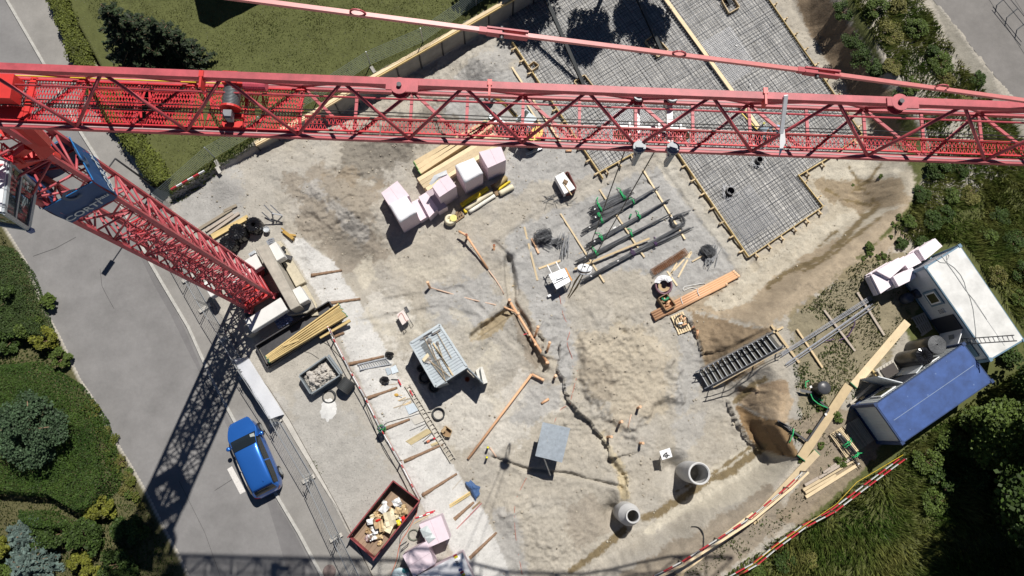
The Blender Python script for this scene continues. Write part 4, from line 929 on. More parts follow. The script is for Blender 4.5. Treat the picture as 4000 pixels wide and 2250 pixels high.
m_ = MB().bar(P(2000, 262, .12), P(2200, 570, .12), .12, .03); m_.thing('plank', M_PALEW, 'narrow pale plank lying just outside the left shuttering board', 'plank')
MB().bar(P(2060, 410, .12), P(2120, 500, .12), .1, .03).thing('plank', M_PALEW, 'short pale plank beside the struts above the excavator', 'plank')
# raking steel props from the slab up to the wall
for (fx_, fy_), (tx, ty), zt_, lab in (((2285, 345), (2135, 0), 2.7, 'dark raking steel prop ending in a wooden box beside the jib'), ((2588, 208), (2494, 0), 1.75, 'dark raking steel prop ending in the wooden box by the tie bar'), ((2852, 20), (2770, -150), 1.5, 'dark raking steel prop at the very top edge')):
 f = Vector(P(fx_, fy_, .15)); t_ = Vector(P(tx, ty, zt_)); e = f+(t_-f)*1.45; d = (e-f).normalized(); sd = d.cross(Vector((0, 0, 1))).normalized(); u = sd.cross(d)
 o = thing('raking_prop', lab, 'steel prop', f, 'raking steel props of the retaining wall')
 MB().bar(f-u*.09, e-u*.09, .22, .02, up=u).build('flange', M_DARK, o); MB().bar(f+u*.09, e+u*.09, .22, .02, up=u).build('flange', mat('grey black steel', (.10, .105, .105), .45, .4), o); MB().bar(f, e, .02, .17, up=u).build('web', M_DARK, o)
def frame_box(pts, z0, h, m, lab, cat='wooden frame', name='wooden_frame', w=.05, floor=None, grp=None):
 q = [Vector(P(x, y, z0+h)) for x, y in pts]; c = sum(q, Vector())/len(q); o = thing(name, lab, cat, (c.x, c.y, z0), grp)
 for i in range(len(q)):
  a, b_ = q[i], q[(i+1) % len(q)]; d = (b_-a).normalized()*(w*.5); MB().bar(a-Vector((0, 0, h/2))+d, b_-Vector((0, 0, h/2))-d, w, h).build('side_board', m, o)
 if floor is not None:
  m_ = MB(); m_.prism([(c+(p-c)*.97) for p in q], z0+.01, z0+.04); m_.build('floor', floor, o)
 return o
frame_box([t20(1005, 305), t20(1075, 255), t20(1182, 375), t20(1100, 428)], .08, .3, M_PINE, 'yellow wooden box frame round the foot of the middle raking prop')
frame_box([t20(468, 612), t20(548, 562), t20(640, 680), t20(555, 725)], .08, .3, M_PINE, 'yellow wooden box frame round the prop foot under the jib')
frame_box([t20(1585, 0), t20(1655, -45), t20(1720, 50), t20(1640, 97)], .08, .3, M_PINE, 'yellow wooden box frame at the top edge of the right bay')
frame_box([t20(120, 495), t20(165, 460), t20(205, 490), t20(150, 530)], .1, .3, M_PINE, 'small wooden box frame on the left shuttering edge', w=.035)
def pipe_stub(px, py, h, r=.075, m=None, lab='', cap=None, lean=(0, 0), cat='pipe stub', grp=None, name='pipe_stub', hole=None):
 g = G(px, py); top = Vector(P(px, py, g[2]+h)); base = Vector((top.x+lean[0], top.y+lean[1], g[2]-.25))
 o = thing(name, lab, cat, (base.x, base.y, g[2]), grp); m_ = MB(); m_.tube(base, top, r, 14); d = (top-base).normalized(); m_.tube(top-d*.10, top-d*.004, r*1.16, 14); m_.build('pipe', m, o, True)
 cm = MB(); cm.tube(top-d*.02, top+d*.006, r*.98, 14); cm.build('end_cap', cap or m, o); return o
M_OR = mat('orange drain pipe', (.68, .40, .23), .5, var=.06, vscale=3); M_ORD = mat('dark pipe mouth', (.22, .05, .02), .6); M_ORC = mat('orange cap', (.72, .46, .28), .5)
M_BLKP = mat('black plastic', (.02, .02, .022), .35, var=.15)
for (x, y), r, lab in ((zPER(760, 1240), .21, 'dark round sleeve standing in the steel mat just below the jib'), ((2855, 745), .26, 'dark round bucket standing in the lower end of the right bay')):
 g = P(x, y, .5); m_ = MB(); m_.lathe((g[0], g[1], .1), [(r*.92, 0), (r, .05), (r, .42), (r*.86, .42), (r*.84, .08), (0, .08)], 22); m_.thing('pipe_sleeve', M_DARK, lab, 'sleeve', smooth=False)
 m_ = MB(); rr = random.Random(int(x))
 for k in range(14):
  a = rr.uniform(0, 6.3); c = Vector((g[0]+.35*math.cos(a), g[1]+.35*math.sin(a), .3)); dd = Vector((math.cos(a+1.57+rr.uniform(-.3, .3)), math.sin(a+1.57), 0)); m_.bar(c-dd*.45, c+dd*.45, .014, .014)
 m_.thing('ring_bars', MATS['bright rebar'], 'loose trimming bars laid round the '+lab.split(' standing')[0], 'rebar')
pg = P(2985, 481, .3); MB().lathe((pg[0], pg[1], .2), [(.07, 0), (.07, .12), (.03, .12), (.03, .03), (0, .03)], 14).thing('wire_coil', mat('yellow green plastic', (.55, .55, .08), .5), 'small yellow green coil of tying wire beside the workers', 'coil')
for k, (x, y) in enumerate(((2392, 342), (2620, 96), (2930, 330), (2876, 178), (3060, 470))):
 pg = P(x, y, .28); MB().box((pg[0], pg[1], .28), (.12, .07, .03), k).thing('paper_tag', mat('white paper', (.75, .75, .74), .8), 'small white tag on the steel mat', 'tag', 'white tags on the steel mats')
# ================================================================ THINGS STANDING ON THE SITE
def h_at(px, py): return G(px, py)[2]
def plank(a, b_, w, h, m, lab, name='plank', cat='plank', grp=None, za=None, zb_=None, up=0.):
 """a board between two pixels lying on the ground (or at heights za, zb_ of its top)"""
 A = G(*a, up+h/2) if za is None else P(*a, za-h/2); Bq = G(*b_, up+h/2) if zb_ is None else P(*b_, zb_-h/2)
 if za is None:
  zt = max(A[2], Bq[2]) if abs(A[2]-Bq[2]) < .12 else None
  if zt: A = P(*a, zt); Bq = P(*b_, zt)
 return MB().bar(A, Bq, w, h).thing(name, m, lab, cat, grp)
def stack_planks(quad, zt, zb_, ncol, nrow, m, lab, grp, jag=.15, seed=1, name='plank', cat='plank', ends=None):
 """a pile of boards: quad = top outline (start-left, end-left, end-right, start-right)"""
 rr = random.Random(seed); q = [Vector(P(x, y, zt)) for x, y in quad]; th = (zt-zb_)/nrow
 for r in range(nrow):
  for c in range(ncol):
   if 0 < r < nrow-1 and 0 < c < ncol-1: continue
   u = (c+.5)/ncol; a = q[0]+(q[3]-q[0])*u; b_ = q[1]+(q[2]-q[1])*u; d = (b_-a).normalized(); w_ = (q[3]-q[0]).length/ncol*.93
   a = a+d*rr.uniform(0, jag); b_ = b_-d*rr.uniform(0, jag); z = zt-th*(r+.5)
   o = MB().bar(Vector((a.x, a.y, z)), Vector((b_.x, b_.y, z)), w_, th*.93).thing(name, m, lab, cat, grp)
   if ends:
    for e, dd in ((a, d), (b_, -d)): MB().bar(Vector((e.x, e.y, z))-dd*.006, Vector((e.x, e.y, z))+dd*.03, w_*1.01, th*.95).build('end_paint', ends, o)
stack_planks([zTIM(312, 565), zTIM(985, 68), zTIM(1070, 200), zTIM(345, 628)], 2.0, 1.62, 6, 4, M_YELW, 'long yellow board in the big stack beside the crane base', 'long yellow boards stacked beside the crane base', .12, 4, ends=M_GREENP)
plank(zTIM(480, 470), zTIM(625, 415), .12, .05, M_YELW, 'short yellow offcut on top of the big board stack', za=2.06, zb_=2.06)
plank(zTIM(820, 395), zTIM(1095, 238), .16, .2, M_YELW, 'yellow beam sticking out at the far side of the big board stack', name='timber_beam', cat='beam', za=1.6, zb_=1.6)
frame_box([zTIM(225, 470), zTIM(900, 60), zTIM(1010, 230), zTIM(330, 670)], 1.12, .42, M_DARK, 'dark steel tray carrying the big stack of yellow boards', 'steel tray', 'steel_tray', .06, M_DARK)
# timber packs behind the pink foam
stack_planks([t10(1180, 1218), t10(1740, 905), t10(1800, 935), t10(1243, 1312)], .75, .25, 3, 4, M_PINE, 'long pine board in the upper timber pack by the foam blocks', 'pine boards in the upper timber pack by the foam blocks', .08, 6, ends=mat('light green end paint', (.20, .40, .12), .6))
stack_planks([t10(1212, 1345), t10(1790, 1000), t10(1905, 1060), t10(1285, 1447)], .65, .15, 4, 4, M_PALEW, 'long pale board in the lower timber pack behind the foam blocks', 'pale boards in the lower timber pack behind the foam blocks', .1, 8)
# pink insulation blocks
M_PINK = mat('pink foam board', (.80, .715, .765), .7, var=.06, vscale=3); M_WRAP = mat('milky plastic wrap', (.80, .80, .82), .3, var=.04, spec=.5); M_LILAC = mat('lilac foam edge', (.42, .27, .42), .7, var=.08)
def lined(m_name, base, per, axis_z=True):
 """foam seen from the side: board edges as fine level lines"""
 m = mat(m_name, base, .7, var=.05, vscale=3); nt = m.node_tree; b = nt.nodes['Principled BSDF']; src = b.inputs['Base Color'].links[0].from_socket
 tc = nd(nt, 'ShaderNodeTexCoord'); sx = nd(nt, 'ShaderNodeSeparateXYZ'); nt.links.new(tc.outputs['Object'], sx.inputs[0])
 md = nd(nt, 'ShaderNodeMath', operation='FRACT'); dv_ = nd(nt, 'ShaderNodeMath', operation='DIVIDE'); dv_.inputs[1].default_value = per
 nt.links.new(sx.outputs[2], dv_.inputs[0]); nt.links.new(dv_.outputs[0], md.inputs[0])
 gt = nd(nt, 'ShaderNodeMath', operation='GREATER_THAN'); gt.inputs[1].default_value = .86; nt.links.new(md.outputs[0], gt.inputs[0])
 mx = nd(nt, 'ShaderNodeMix', data_type='RGBA'); nt.links.new(gt.outputs[0], mx.inputs[0]); nt.links.new(src, mx.inputs[6]); mx.inputs[7].default_value = [c*.62 for c in base]+[1]
 nt.links.new(mx.outputs[2], b.inputs['Base Color']); return m
M_FOAM = lined('pink foam stack', (.70, .585, .64), .22)
def foam_block(quad, zt, lab, wrap=True, seam=True, zb_=None, grp='pink foam blocks', wrapq=None):
 q = [Vector(P(x, y, zt)) for x, y in quad]; c = sum(q, Vector())/4
 z0 = hz0(c.x, c.y)-.05 if zb_ is None else zb_
 o = thing('foam_block', lab, 'foam block', (c.x, c.y, z0), grp)
 b_ = MB().prism([p for p in q], z0, zt).build('foam_boards', M_FOAM, o)
 if seam:
  a, e = (q[0]+q[1])/2, (q[2]+q[3])/2; MB().bar(Vector((a.x, a.y, zt+.001)), Vector((e.x, e.y, zt+.001)), .02, .006).build('board_joint', mat('joint line', (.50, .40, .45), .8), o)
 if wrap:
  w_ = wrapq or [0, 1, 2, 3]; N_ = 9; g = []; rr = np.random.default_rng(len(lab)); qq = [c+(p-c)*1.02 for p in q]
  for r in range(N_):
   for k in range(N_):
    us = [0, .015, .15, .35, .5, .65, .85, .985, 1]; u, v = us[r], us[k]; p = (qq[0]*(1-u)+qq[1]*u)*(1-v)+(qq[3]*(1-u)+qq[2]*u)*v; e = min(u, v, 1-u, 1-v)
    g.append((p.x, p.y, zt+.02+rr.uniform(0, .055)*(e > 0)-(.12 if e == 0 else 0)))
  MB().add(g, [(r*N_+k, (r+1)*N_+k, (r+1)*N_+k+1, r*N_+k+1) for r in range(N_-1) for k in range(N_-1)]).build('plastic_wrap', M_WRAP, o, True)
 return o
f = zFOAM
foam_block([f(125, 655), f(328, 503), f(480, 690), f(225, 812)], 1.75, 'unwrapped pink foam block at the left end of the row', wrap=False)
foam_block([f(225, 805), f(440, 690), f(572, 895), f(358, 1027)], 2.35, 'wrapped pink foam block at the left front, tallest and nearest the open ground')
foam_block([f(768, 575), f(945, 395), f(1070, 570), f(860, 708)], 2.1, 'half wrapped pink foam block in the middle of the row, grey film blown back', wrap=False)
foam_block([f(1055, 310), f(1290, 215), f(1405, 405), f(1177, 527)], 2.2, 'wrapped pink foam block second from the right of the row')
foam_block([f(1355, 140), f(1632, 68), f(1695, 240), f(1468, 342)], 2.2, 'pink foam block at the right end of the row next to the yellow sacks', wrap=False)
for q, zt, lab in (([f(500, 775), f(592, 728), f(722, 945), f(618, 1008)], .55, 'low white lit pile of foam boards beside the left front block'), ([f(595, 705), f(692, 645), f(842, 855), f(732, 962)], .85, 'pile of lilac foam boards half in the shade of the middle block'), ([f(692, 635), f(775, 600), f(958, 828), f(846, 892)], .8, 'pile of lilac foam boards touching the middle block')):
 foam_block(q, zt, lab, wrap=False, seam=False, grp='low piles of foam boards')
g = []; rr = np.random.default_rng(5); q = [Vector(P(*f(x, y), 2.14)) for x, y in ((730, 545), (790, 440), (945, 370), (960, 420), (860, 470), (760, 560))]
m_ = MB(); m_.add([p+Vector((0, 0, rr.uniform(0, .08))) for p in q]+[sum(q, Vector())/6+Vector((0, 0, .1))], [(i, (i+1) % 6, 6) for i in range(6)]); m_.thing('plastic_film', mat('grey film', (.52, .54, .56), .25), 'crumpled grey plastic film on the back of the middle foam block', 'plastic film')
# rolls and sacks beside the foam
M_CREAM = mat('cream roll', (.70, .64, .47), .6, var=.06); M_YSACK = mat('yellow sack', (.66, .50, .02), .45, var=.2, vscale=5); M_TAN = mat('tan sack', (.38, .29, .14), .6, var=.15)
def roll(a, b_, r, m, lab, name='roll', cat='roll', grp=None, up=0.):
 A, E = G(*a), G(*b_); z = max(A[2], E[2])+r+up; A = Vector(P(*a, z)); E = Vector(P(*b_, z)); d = (E-A).normalized(); sd = d.cross(Vector((0, 0, 1)))
 m_ = MB(); n = 18; rings = 9; vs = []; rr = random.Random(int(a[0]))
 for k in range(rings):
  c = A+(E-A)*(k/(rings-1)); f_ = 1+rr.uniform(-.06, .06)
  for i in range(n): t = 2*math.pi*i/n; vs.append(c+sd*math.cos(t)*r*f_+Vector((0, 0, 1))*math.sin(t)*r*f_)
 fs = [(k*n+i, k*n+(i+1) % n, (k+1)*n+(i+1) % n, (k+1)*n+i) for k in range(rings-1) for i in range(n)]+[tuple(range(n))[::-1], tuple(range((rings-1)*n, rings*n))]
 return m_.add(vs, fs).thing(name, m, lab, cat, grp, True)
roll(f(1185, 860), f(1520, 640), .13, M_CREAM, 'cream roll in front of the yellow sack, left of the pallet gap'); roll(f(1235, 895), f(1555, 690), .12, mat('pale cream roll', (.74, .72, .64), .6), 'pale whitish roll lowest beside the cream one')
roll(f(1130, 815), f(1470, 600), .17, M_YSACK, 'long bright yellow sack behind the cream roll', 'sack', 'sack'); roll(f(1170, 860), f(1195, 905), .1, M_YSACK, 'small yellow sack end at the left tip of the rolls', 'sack', 'sack')
roll(f(1560, 580), f(1700, 460), .16, M_TAN, 'tan wrapped roll behind the right yellow strip', 'sack', 'sack'); roll(f(1590, 620), f(1745, 510), .08, M_YSACK, 'thin yellow sack beside the tan roll', 'sack', 'sack'); roll(f(1615, 665), f(1785, 575), .17, M_CREAM, 'cream roll at the right end near the pallet end')
def pallet(quad, zt, lab, m=M_BROWNW, n=7, name='pallet', legs=True, h=.13):
 q = [Vector(P(x, y, zt)) for x, y in quad]; c = sum(q, Vector())/4; o = thing(name, lab, 'pallet', (c.x, c.y, zt-h))
 for k in range(n):
  u = (k+.5)/n; a = q[0]+(q[1]-q[0])*u; b_ = q[3]+(q[2]-q[3])*u; w_ = (q[1]-q[0]).length/n*.66
  MB().bar(a-Vector((0, 0, .011)), b_-Vector((0, 0, .011)), w_, .022).build('slat', m, o)
 for v in (.05, .5, .95):
  a = q[0]+(q[3]-q[0])*v; b_ = q[1]+(q[2]-q[1])*v; MB().bar(a-Vector((0, 0, .07)), b_-Vector((0, 0, .07)), .09, .09).build('bearer', m, o)
 return o
pallet([f(1060, 900), f(1130, 870), f(1172, 940), f(1060, 1025)], .16, 'brown slatted pallet beside the round plastic wrapped roll', n=4)
pallet([f(1500, 560), f(1560, 530), f(1610, 680), f(1570, 690)], .16, 'brown pallet end showing between the two groups of rolls', n=4)
c = P(*f(990, 985), .45); m_ = MB(); m_.lathe((c[0], c[1], c[2]-.45), [(.33, 0), (.36, .1), (.33, .42), (.28, .47), (.17, .46), (.15, .3), (0, .3)], 22); o = m_.thing('film_roll', M_CREAM, 'round cream roll wrapped in clear film, standing next to the pallet', 'roll', smooth=True)
m_ = MB(); m_.tube((c[0]+.22, c[1]+.06, c[2]+.02), (c[0]+.22, c[1]+.06, c[2]+.05), .22, 16); m_.build('yellow_ring', mat('pale yellow film', (.66, .60, .18), .4), o)
# tub with white lid and board
g = zREB
o = frame_box([g(540, 190), g(570, 182), g(652, 345), g(618, 385), g(520, 410)], .02, .5, mat('dark red wood', (.16, .045, .04), .7), 'dark red wooden crate under the white packs near the short lower shuttering', 'crate', 'crate', .05, M_BROWNW)
MB().ppx([g(435, 232), g(520, 185), g(640, 350), g(530, 407)], .72, .1).thing('plaster_pack', mat('white paper pack', (.80, .80, .80), .6, var=.05), 'big white pack standing in the dark red crate', 'pack')
plank(g(515, 290), g(605, 420), .05, .03, M_PINE, 'thin wooden handle lying on the white pack', za=.78, zb_=.76); MB().box(P(*g(540, 285), .79), (.28, .22, .1), -.5).thing('wood_block', M_BROWNW, 'tan wooden block on the white pack', 'wood block')
rr = random.Random(11); o = thing('tie_wire_heap', 'tangle of dark tying bars below the white pack', 'rebar', G(*g(470, 460)), None)
for k in range(24):
 a = GV(*g(rr.uniform(345, 600), rr.uniform(425, 505)), .04); ang = rr.gauss(.1, .5); d = Vector((math.cos(ang), math.sin(ang), rr.uniform(-.05, .15)))*rr.uniform(.3, .6); m_ = MB(); m_.path([a-d, a+Vector((rr.uniform(-.05, .05), rr.uniform(-.1, .1), .05)), a+d], .012, 5); m_.build('bar', M_REBAR, o)
# bearers of the rebar store
for a, b_, lab in ((g(490, 608), g(932, 1302), 'long square bearer under the left ends of the rebar bundles'), (g(885, 365), g(1338, 1048), 'long square bearer under the middle of the rebar bundles'), (g(1325, 165), g(1748, 865), 'long square bearer under the right ends of the rebar bundles')):
 plank(a, b_, .1, .1, M_PALEW, lab, 'bearer_timber', 'timber', 'bearers of the rebar store')
plank(g(125, 740), g(258, 1282), .12, .03, M_PALEW, 'pale plank with marks to the left of the stirrup heap'); plank(g(270, 1162), g(488, 1082), .12, .04, M_PINE, 'short plank above the table saw'); plank(g(0, 1342), g(738, 982), .035, .035, M_PINE, 'very long thin batten running past the table saw', 'batten', 'batten')
plank(g(630, 1168), g(1390, 857), .12, .07, M_PINE, 'long slanting plank between two rebar bundles', up=.1, za=.32, zb_=.3)
M_STRAP = mat('green lifting strap', (.03, .38, .13), .7, var=.2, vscale=8); M_PSTRAP = mat('purple sling', (.10, .05, .14), .7)
def bundle(a, b_, w, n, lab, straps=(), seed=1, z=.2, taper=.35, m=None, hook=True, strap_m=None, rad=.016):
 rr = random.Random(seed); A = GV(*a); E = GV(*b_); A.z = E.z = 0; z0 = max(hz0(A.x, A.y), hz0(E.x, E.y))+z; A = Vector(P(*a, z0)); E = Vector(P(*b_, z0)); d = (E-A).normalized(); sd = d.cross(Vector((0, 0, 1)))
 o = thing('rebar_bundle', lab, 'rebar bundle', ((A+E)/2-Vector((0, 0, z))), 'bundles of reinforcing bars')
 for k in range(n):
  s = rr.uniform(-1, 1)*w/2; h = rr.uniform(0, .13)*math.sqrt(max(0.05, 1-(2*s/w)**2)); p = A+sd*s+d*rr.uniform(0, .35)+Vector((0, 0, h)); q = E+sd*s*taper+Vector((0, 0, h))-d*abs(rr.gauss(0, 1.))*(.35 if n > 20 else .6)
  md = (p+q)/2+sd*rr.uniform(-.05, .05)-Vector((0, 0, rr.uniform(0, .05)))
  pts = [p, (p+md)/2, md, (md+q)/2, q]
  if hook and rr.random() < .5: pts = [p+sd*rr.uniform(-.12, .12)+Vector((0, 0, -.12))]+pts
  m_ = MB(); m_.path(pts, rad, 5); m_.build('bar', m or M_REBAR, o, True)
 for t in straps:
  c = A+(E-A)*t; ww = (w*(1-t)+w*taper*t)/2+.06; m_ = MB()
  for j in range(3):
   cc = c+d*rr.uniform(-.1, .1); m_.path([cc+sd*math.cos(q)*ww+Vector((0, 0, .03+.16*math.sin(q)))+d*rr.uniform(-.06, .06) for q in np.linspace(-.3, math.pi+.3, 9)], .024, 5)
  e = c-sd*ww; m_.path([e, e+d*.1-sd*.12, e+d*rr.uniform(-.2, .2)-sd*.26+Vector((0, 0, -.12)), e+d*rr.uniform(-.2, .3)-sd*.34+Vector((0, 0, -.15))], .03, 5)
  m_.build('strap', strap_m or M_STRAP, o, True)
 MB().box(A+(E-A)*.1+Vector((0, 0, .17)), (.1, .07, .01), seed).build('label_tag', MATS['white paper'], o)
 return o
bundle(g(790, 590), g(1220, 370), .5, 60, 'thick short rebar bundle with two green straps, topmost of the store', (.22, .75), 1, .3, 1.)
bundle(g(795, 672), g(1255, 462), .32, 34, 'short rebar bundle just below the thick topmost one', (.2,), 2, .2, .9)
bundle(g(700, 800), g(1500, 325), .22, 16, 'long thin rebar bundle with one far tip near the right bearer', (.25, .64), 3, .2, .45)
bundle(g(745, 942), g(1600, 458), .30, 24, 'long rebar bundle with two white tags and green straps in the middle', (.18, .63), 4, .2, .25)
bundle(g(640, 1112), g(1625, 598), .28, 22, 'longest green strapped rebar bundle above the slanting plank', (.2, .58), 5, .2, .12)
bundle(g(690, 1303), g(1740, 720), .22, 18, 'rebar bundle with purple slings below the slanting plank', (.5,), 6, .2, .8, strap_m=M_PSTRAP)
bundle(g(980, 1130), g(1845, 735), .18, 14, 'lowest rebar bundle whose tips reach furthest right', (.55,), 7, .16, .8, strap_m=M_PSTRAP)
bundle(g(1590, 660), g(1805, 580), .16, 10, 'short rebar bundle behind the square stirrups', (), 8, .15, .9)
def stirrups(cx, cy, n, lab, seed, size=(.5, .35), ang=.6, spread=.35, z=.05, bars=0, m=None):
 rr = random.Random(seed); c0 = GV(cx, cy); o = thing('stirrup_heap', lab, 'rebar stirrups', c0, 'heaps of bent stirrups')
 for k in range(n):
  c = c0+Vector((rr.uniform(-spread, spread), rr.uniform(-spread, spread)*.6, z+k*.012)); a = ang+rr.gauss(0, .25); u = Vector((math.cos(a), math.sin(a), rr.uniform(-.2, .2)))*size[0]/2; v = Vector((-math.sin(a), math.cos(a), rr.uniform(-.2, .2)))*size[1]/2
  m_ = MB(); m_.path([c-u-v, c+u-v, c+u+v, c-u+v], .02, 5, True); m_.build('stirrup', m or M_REBAR, o)
 for k in range(bars):
  a = ang+rr.gauss(0, .15)-.9; d = Vector((math.cos(a), math.sin(a), 0))*rr.uniform(.3, .55); c = c0+Vector((rr.uniform(-.1, .6), rr.uniform(-.6, .1), z+rr.uniform(0, .2))); MB().bar(c-d, c+d, .035, .035).build('bar', m or M_REBAR, o)
 return o
stirrups(*g(310, 850), 50, 'heap of bent stirrups beside the orange pipe end, grey ones on top', 3, (.55, .4), .5, .26, .1, 34); stirrups(*g(470, 900), 14, 'smaller heap of stirrups lying against the bigger one', 4, (.35, .25), -.9, .15, .1, 22)
stirrups(*t21(1470, 455), 34, 'oblong heap of stirrups on two bearers beside the slab corner', 5, (.6, .35), -1., .16, .1, 40)
stirrups(*g(1665, 690), 12, 'square stirrups leaning on the right bearer', 6, (.75, .55), .4, .1, .15)
plank(g(200, 860), g(270, 1008), .12, .12, M_OR, 'short orange pipe under the stirrup heap', 'pipe_piece', 'pipe'); plank(g(1820, 1092), g(1945, 1022), .08, .08, M_PALEW, 'short bearer under the oblong stirrup heap', 'bearer_timber', 'timber'); plank(g(490, 875), g(525, 860), .1, .08, M_BROWNW, 'stub of bearer beside the stirrup heap', 'bearer_timber', 'timber')
o = thing('rebar_cage', 'rust brown rebar cage lying above the white wrapped coil', 'rebar cage', G(*g(1590, 1080)))
A, E = Vector(P(*g(1415, 1205), .1)), Vector(P(*g(1765, 985), .1)); d = (E-A).normalized(); sd = d.cross(Vector((0, 0, 1)))
for k in range(9): MB().bar(A+sd*(-.2+.05*k)+Vector((0, 0, .05+.02*(k % 2))), E+sd*(-.2+.05*k)+Vector((0, 0, .05)), .022, .022).build('bar', M_RUST, o)
L_ = (E-A).length
for k in range(22): c = A+d*(L_*(k+.5)/22); m_ = MB(); m_.path([c-sd*.22, c-sd*.22+Vector((0, 0, .2)), c+sd*.22+Vector((0, 0, .2)), c+sd*.22], .011, 5); m_.build('stirrup', M_RUST, o)
for a, b_, lab in ((g(1605, 1215), g(1668, 1100), 'short plank left of the pair below the rusty cage'), (g(1610, 1210), g(1815, 990), 'long leaning plank from the rusty cage'), (g(1680, 1250), g(1815, 1000), 'long thin plank right of the pair below the rusty cage'), (g(1570, 1190), g(1670, 1335), 'short plank end beside the wrapped coil')): plank(a, b_, .1, .035, M_PALEW, lab, grp=None)
# wrapped coil
c = P(*g(1535, 1330), .5); m_ = MB()
for k in range(5): m_.path([(c[0]+(.36+.03*k)*math.cos(t), c[1]+(.42+.03*k)*math.sin(t), .12+.09*k) for t in np.linspace(0, 6.28, 28)[:-1]], .06, 6, True)
o = m_.thing('cable_coil', mat('mauve hose', (.19, .10, .13), .55, var=.2), 'big mauve hose coil half wrapped in white film next to the rusty cage', 'coil', smooth=True)
rr = np.random.default_rng(8); g2 = []; N_ = 14
for i in range(N_):
 for j in range(5):
  t = .5+2.4*i/(N_-1); r_ = .26+.08*j; g2.append((c[0]+r_*math.cos(t)*1.05, c[1]+r_*math.sin(t)*1.1, .58+.08*math.sin(j*1.0)+rr.uniform(-.05, .05)))
MB().add(g2, [(i*5+j, (i+1)*5+j, (i+1)*5+j+1, i*5+j+1) for i in range(N_-1) for j in range(4)]).build('film_wrap', M_WRAP, o)
g2 = [(c[0]+r_*math.cos(t), c[1]-.05+r_*math.sin(t), z) for r_, z in ((.16, .5), (.36, .56)) for t in np.linspace(2.6, 6.0, 10)]
MB().add(g2, [(i, i+1, 11+i, 10+i) for i in range(9)]).build('cardboard_ring', mat('cardboard', (.42, .30, .17), .8, var=.15), o)
# box of pipe fittings
q = [t21(1105, 800), t21(1168, 765), t21(1238, 855), t21(1165, 895)]
o = frame_box(q, .03, .5, M_BROWNW, 'wooden box of orange and green pipe fittings on the end of the pipe pile', 'crate', 'fittings_box', .05, M_BROWNW)
c = P(*t21(1168, 830), .3); rr = random.Random(2)
for k in range(9): a = Vector((c[0]+rr.uniform(-.22, .2), c[1]+rr.uniform(-.28, .1), .2+rr.uniform(0, .2))); MB().tube(a, a+Vector((rr.uniform(-.2, .2), rr.uniform(-.2, .2), rr.uniform(0, .1))), .07, 10).thing('pipe_fitting', M_OR, 'orange pipe fitting in the wooden fittings box', 'pipe fitting', 'orange fittings in the wooden box', True)
c = Vector(P(*t21(1155, 808), .55)); MB().path([c+Vector((-.2, .05, 0)), c+Vector((-.05, -.08, .02)), c+Vector((.1, -.02, .02)), c+Vector((.22, .1, 0))], .085, 10).thing('green_bend', mat('green plastic', (.02, .20, .09), .4), 'green pipe bend on top of the fittings box', 'pipe bend', smooth=True)
# pipe pile
def pipe(a, b_, r, lab, up=0., m=None, name='drain_pipe', sock=True, za=None, zb_=None, cat='pipe', grp=None):
 A = GV(*a, r+up) if za is None else Vector(P(*a, za)); E = GV(*b_, r+up) if zb_ is None else Vector(P(*b_, zb_)); d = (E-A).normalized(); o = MB().tube(A, E, r, 14)
 o = o.thing(name, m or M_OR, lab, cat, grp, True)
 if sock: MB().tube(E-d*.16, E+d*.003, r*1.15, 14).build('socket', M_ORC, o, True)
 MB().tube(E-d*.01, E+d*.008, r*.8, 12).build('pipe_mouth', M_ORD, o); MB().tube(A-d*.008, A, r*.8, 12).build('pipe_mouth', M_ORD, o); return o
pg_ = 'long orange pipes in the pile'
for k in range(4): pipe(t21(1046+9*k, 920+16*k), t21(1672+12*k, 603+11*k), .082, ('top', 'second', 'third', 'fourth')[k]+' long orange pipe of the pile counted from the rebar store side', .1, grp=pg_)
pipe(t21(1168, 925), t21(1618, 695), .095, 'thicker separate orange pipe along the lower side of the pile', .02)
M_WSL = mat('white sling', (.66, .66, .64), .7)
for q, lab in (([(1288, 735), (1300, 715), (1340, 708), (1450, 688), (1460, 700)], 'white webbing sling lying above the pipe pile'), ([(1395, 735), (1390, 760), (1405, 790)], 'white strap across the pipes'), ([(1265, 800), (1268, 820), (1280, 850)], 'white strap round the lower pipes'), ([(1288, 735), (1295, 745), (1350, 722), (1410, 735)], 'lower leg of the white webbing sling')):
 m_ = MB(); m_.path([GV(*t21(*p), .28 if 'across' in lab or 'round' in lab else .03) for p in q], .025, 5); m_.thing('sling', M_WSL, lab, 'sling')
pallet([t21(1197, 940), t21(1292, 898), t21(1356, 1040), t21(1256, 1077)], .17, 'pallet with a black ring and pipe offcuts below the pipe pile', M_PALEW, 6)
c = P(*t21(1279, 975), .26); m_ = MB(); m_.path([(c[0]+.38*math.cos(t), c[1]+.38*math.sin(t), c[2]) for t in np.linspace(0, 6.283, 33)[:-1]], .035, 8, True); m_.thing('black_ring', M_BLKP, 'black plastic ring lying on the pallet', 'ring', smooth=True)
for (x, y), a, lab, mm in ((t21(1275, 945), 1.2, 'orange offcut inside the black ring, upper', M_OR), (t21(1300, 960), 1.0, 'orange offcut inside the black ring, right', M_OR), (t21(1302, 1000), .4, 'orange offcut with yellow band inside the black ring', M_OR), (t21(1270, 992), .2, 'white packet inside the black ring', M_WHITE)):
 p = Vector(P(x, y, .25)); d = Vector((math.cos(a), math.sin(a), 0))*.14; MB().tube(p-d, p+d, .06, 10).thing('pipe_offcut', mm, lab, 'pipe offcut', smooth=True)
pipe(t21(1388, 1050), t21(1397, 1105), .075, 'short orange pipe piece lying right of the pallet', sock=False); pipe(t21(1350, 1035), t21(1362, 1022), .05, 'small orange pipe stub at the pallet corner', sock=False)
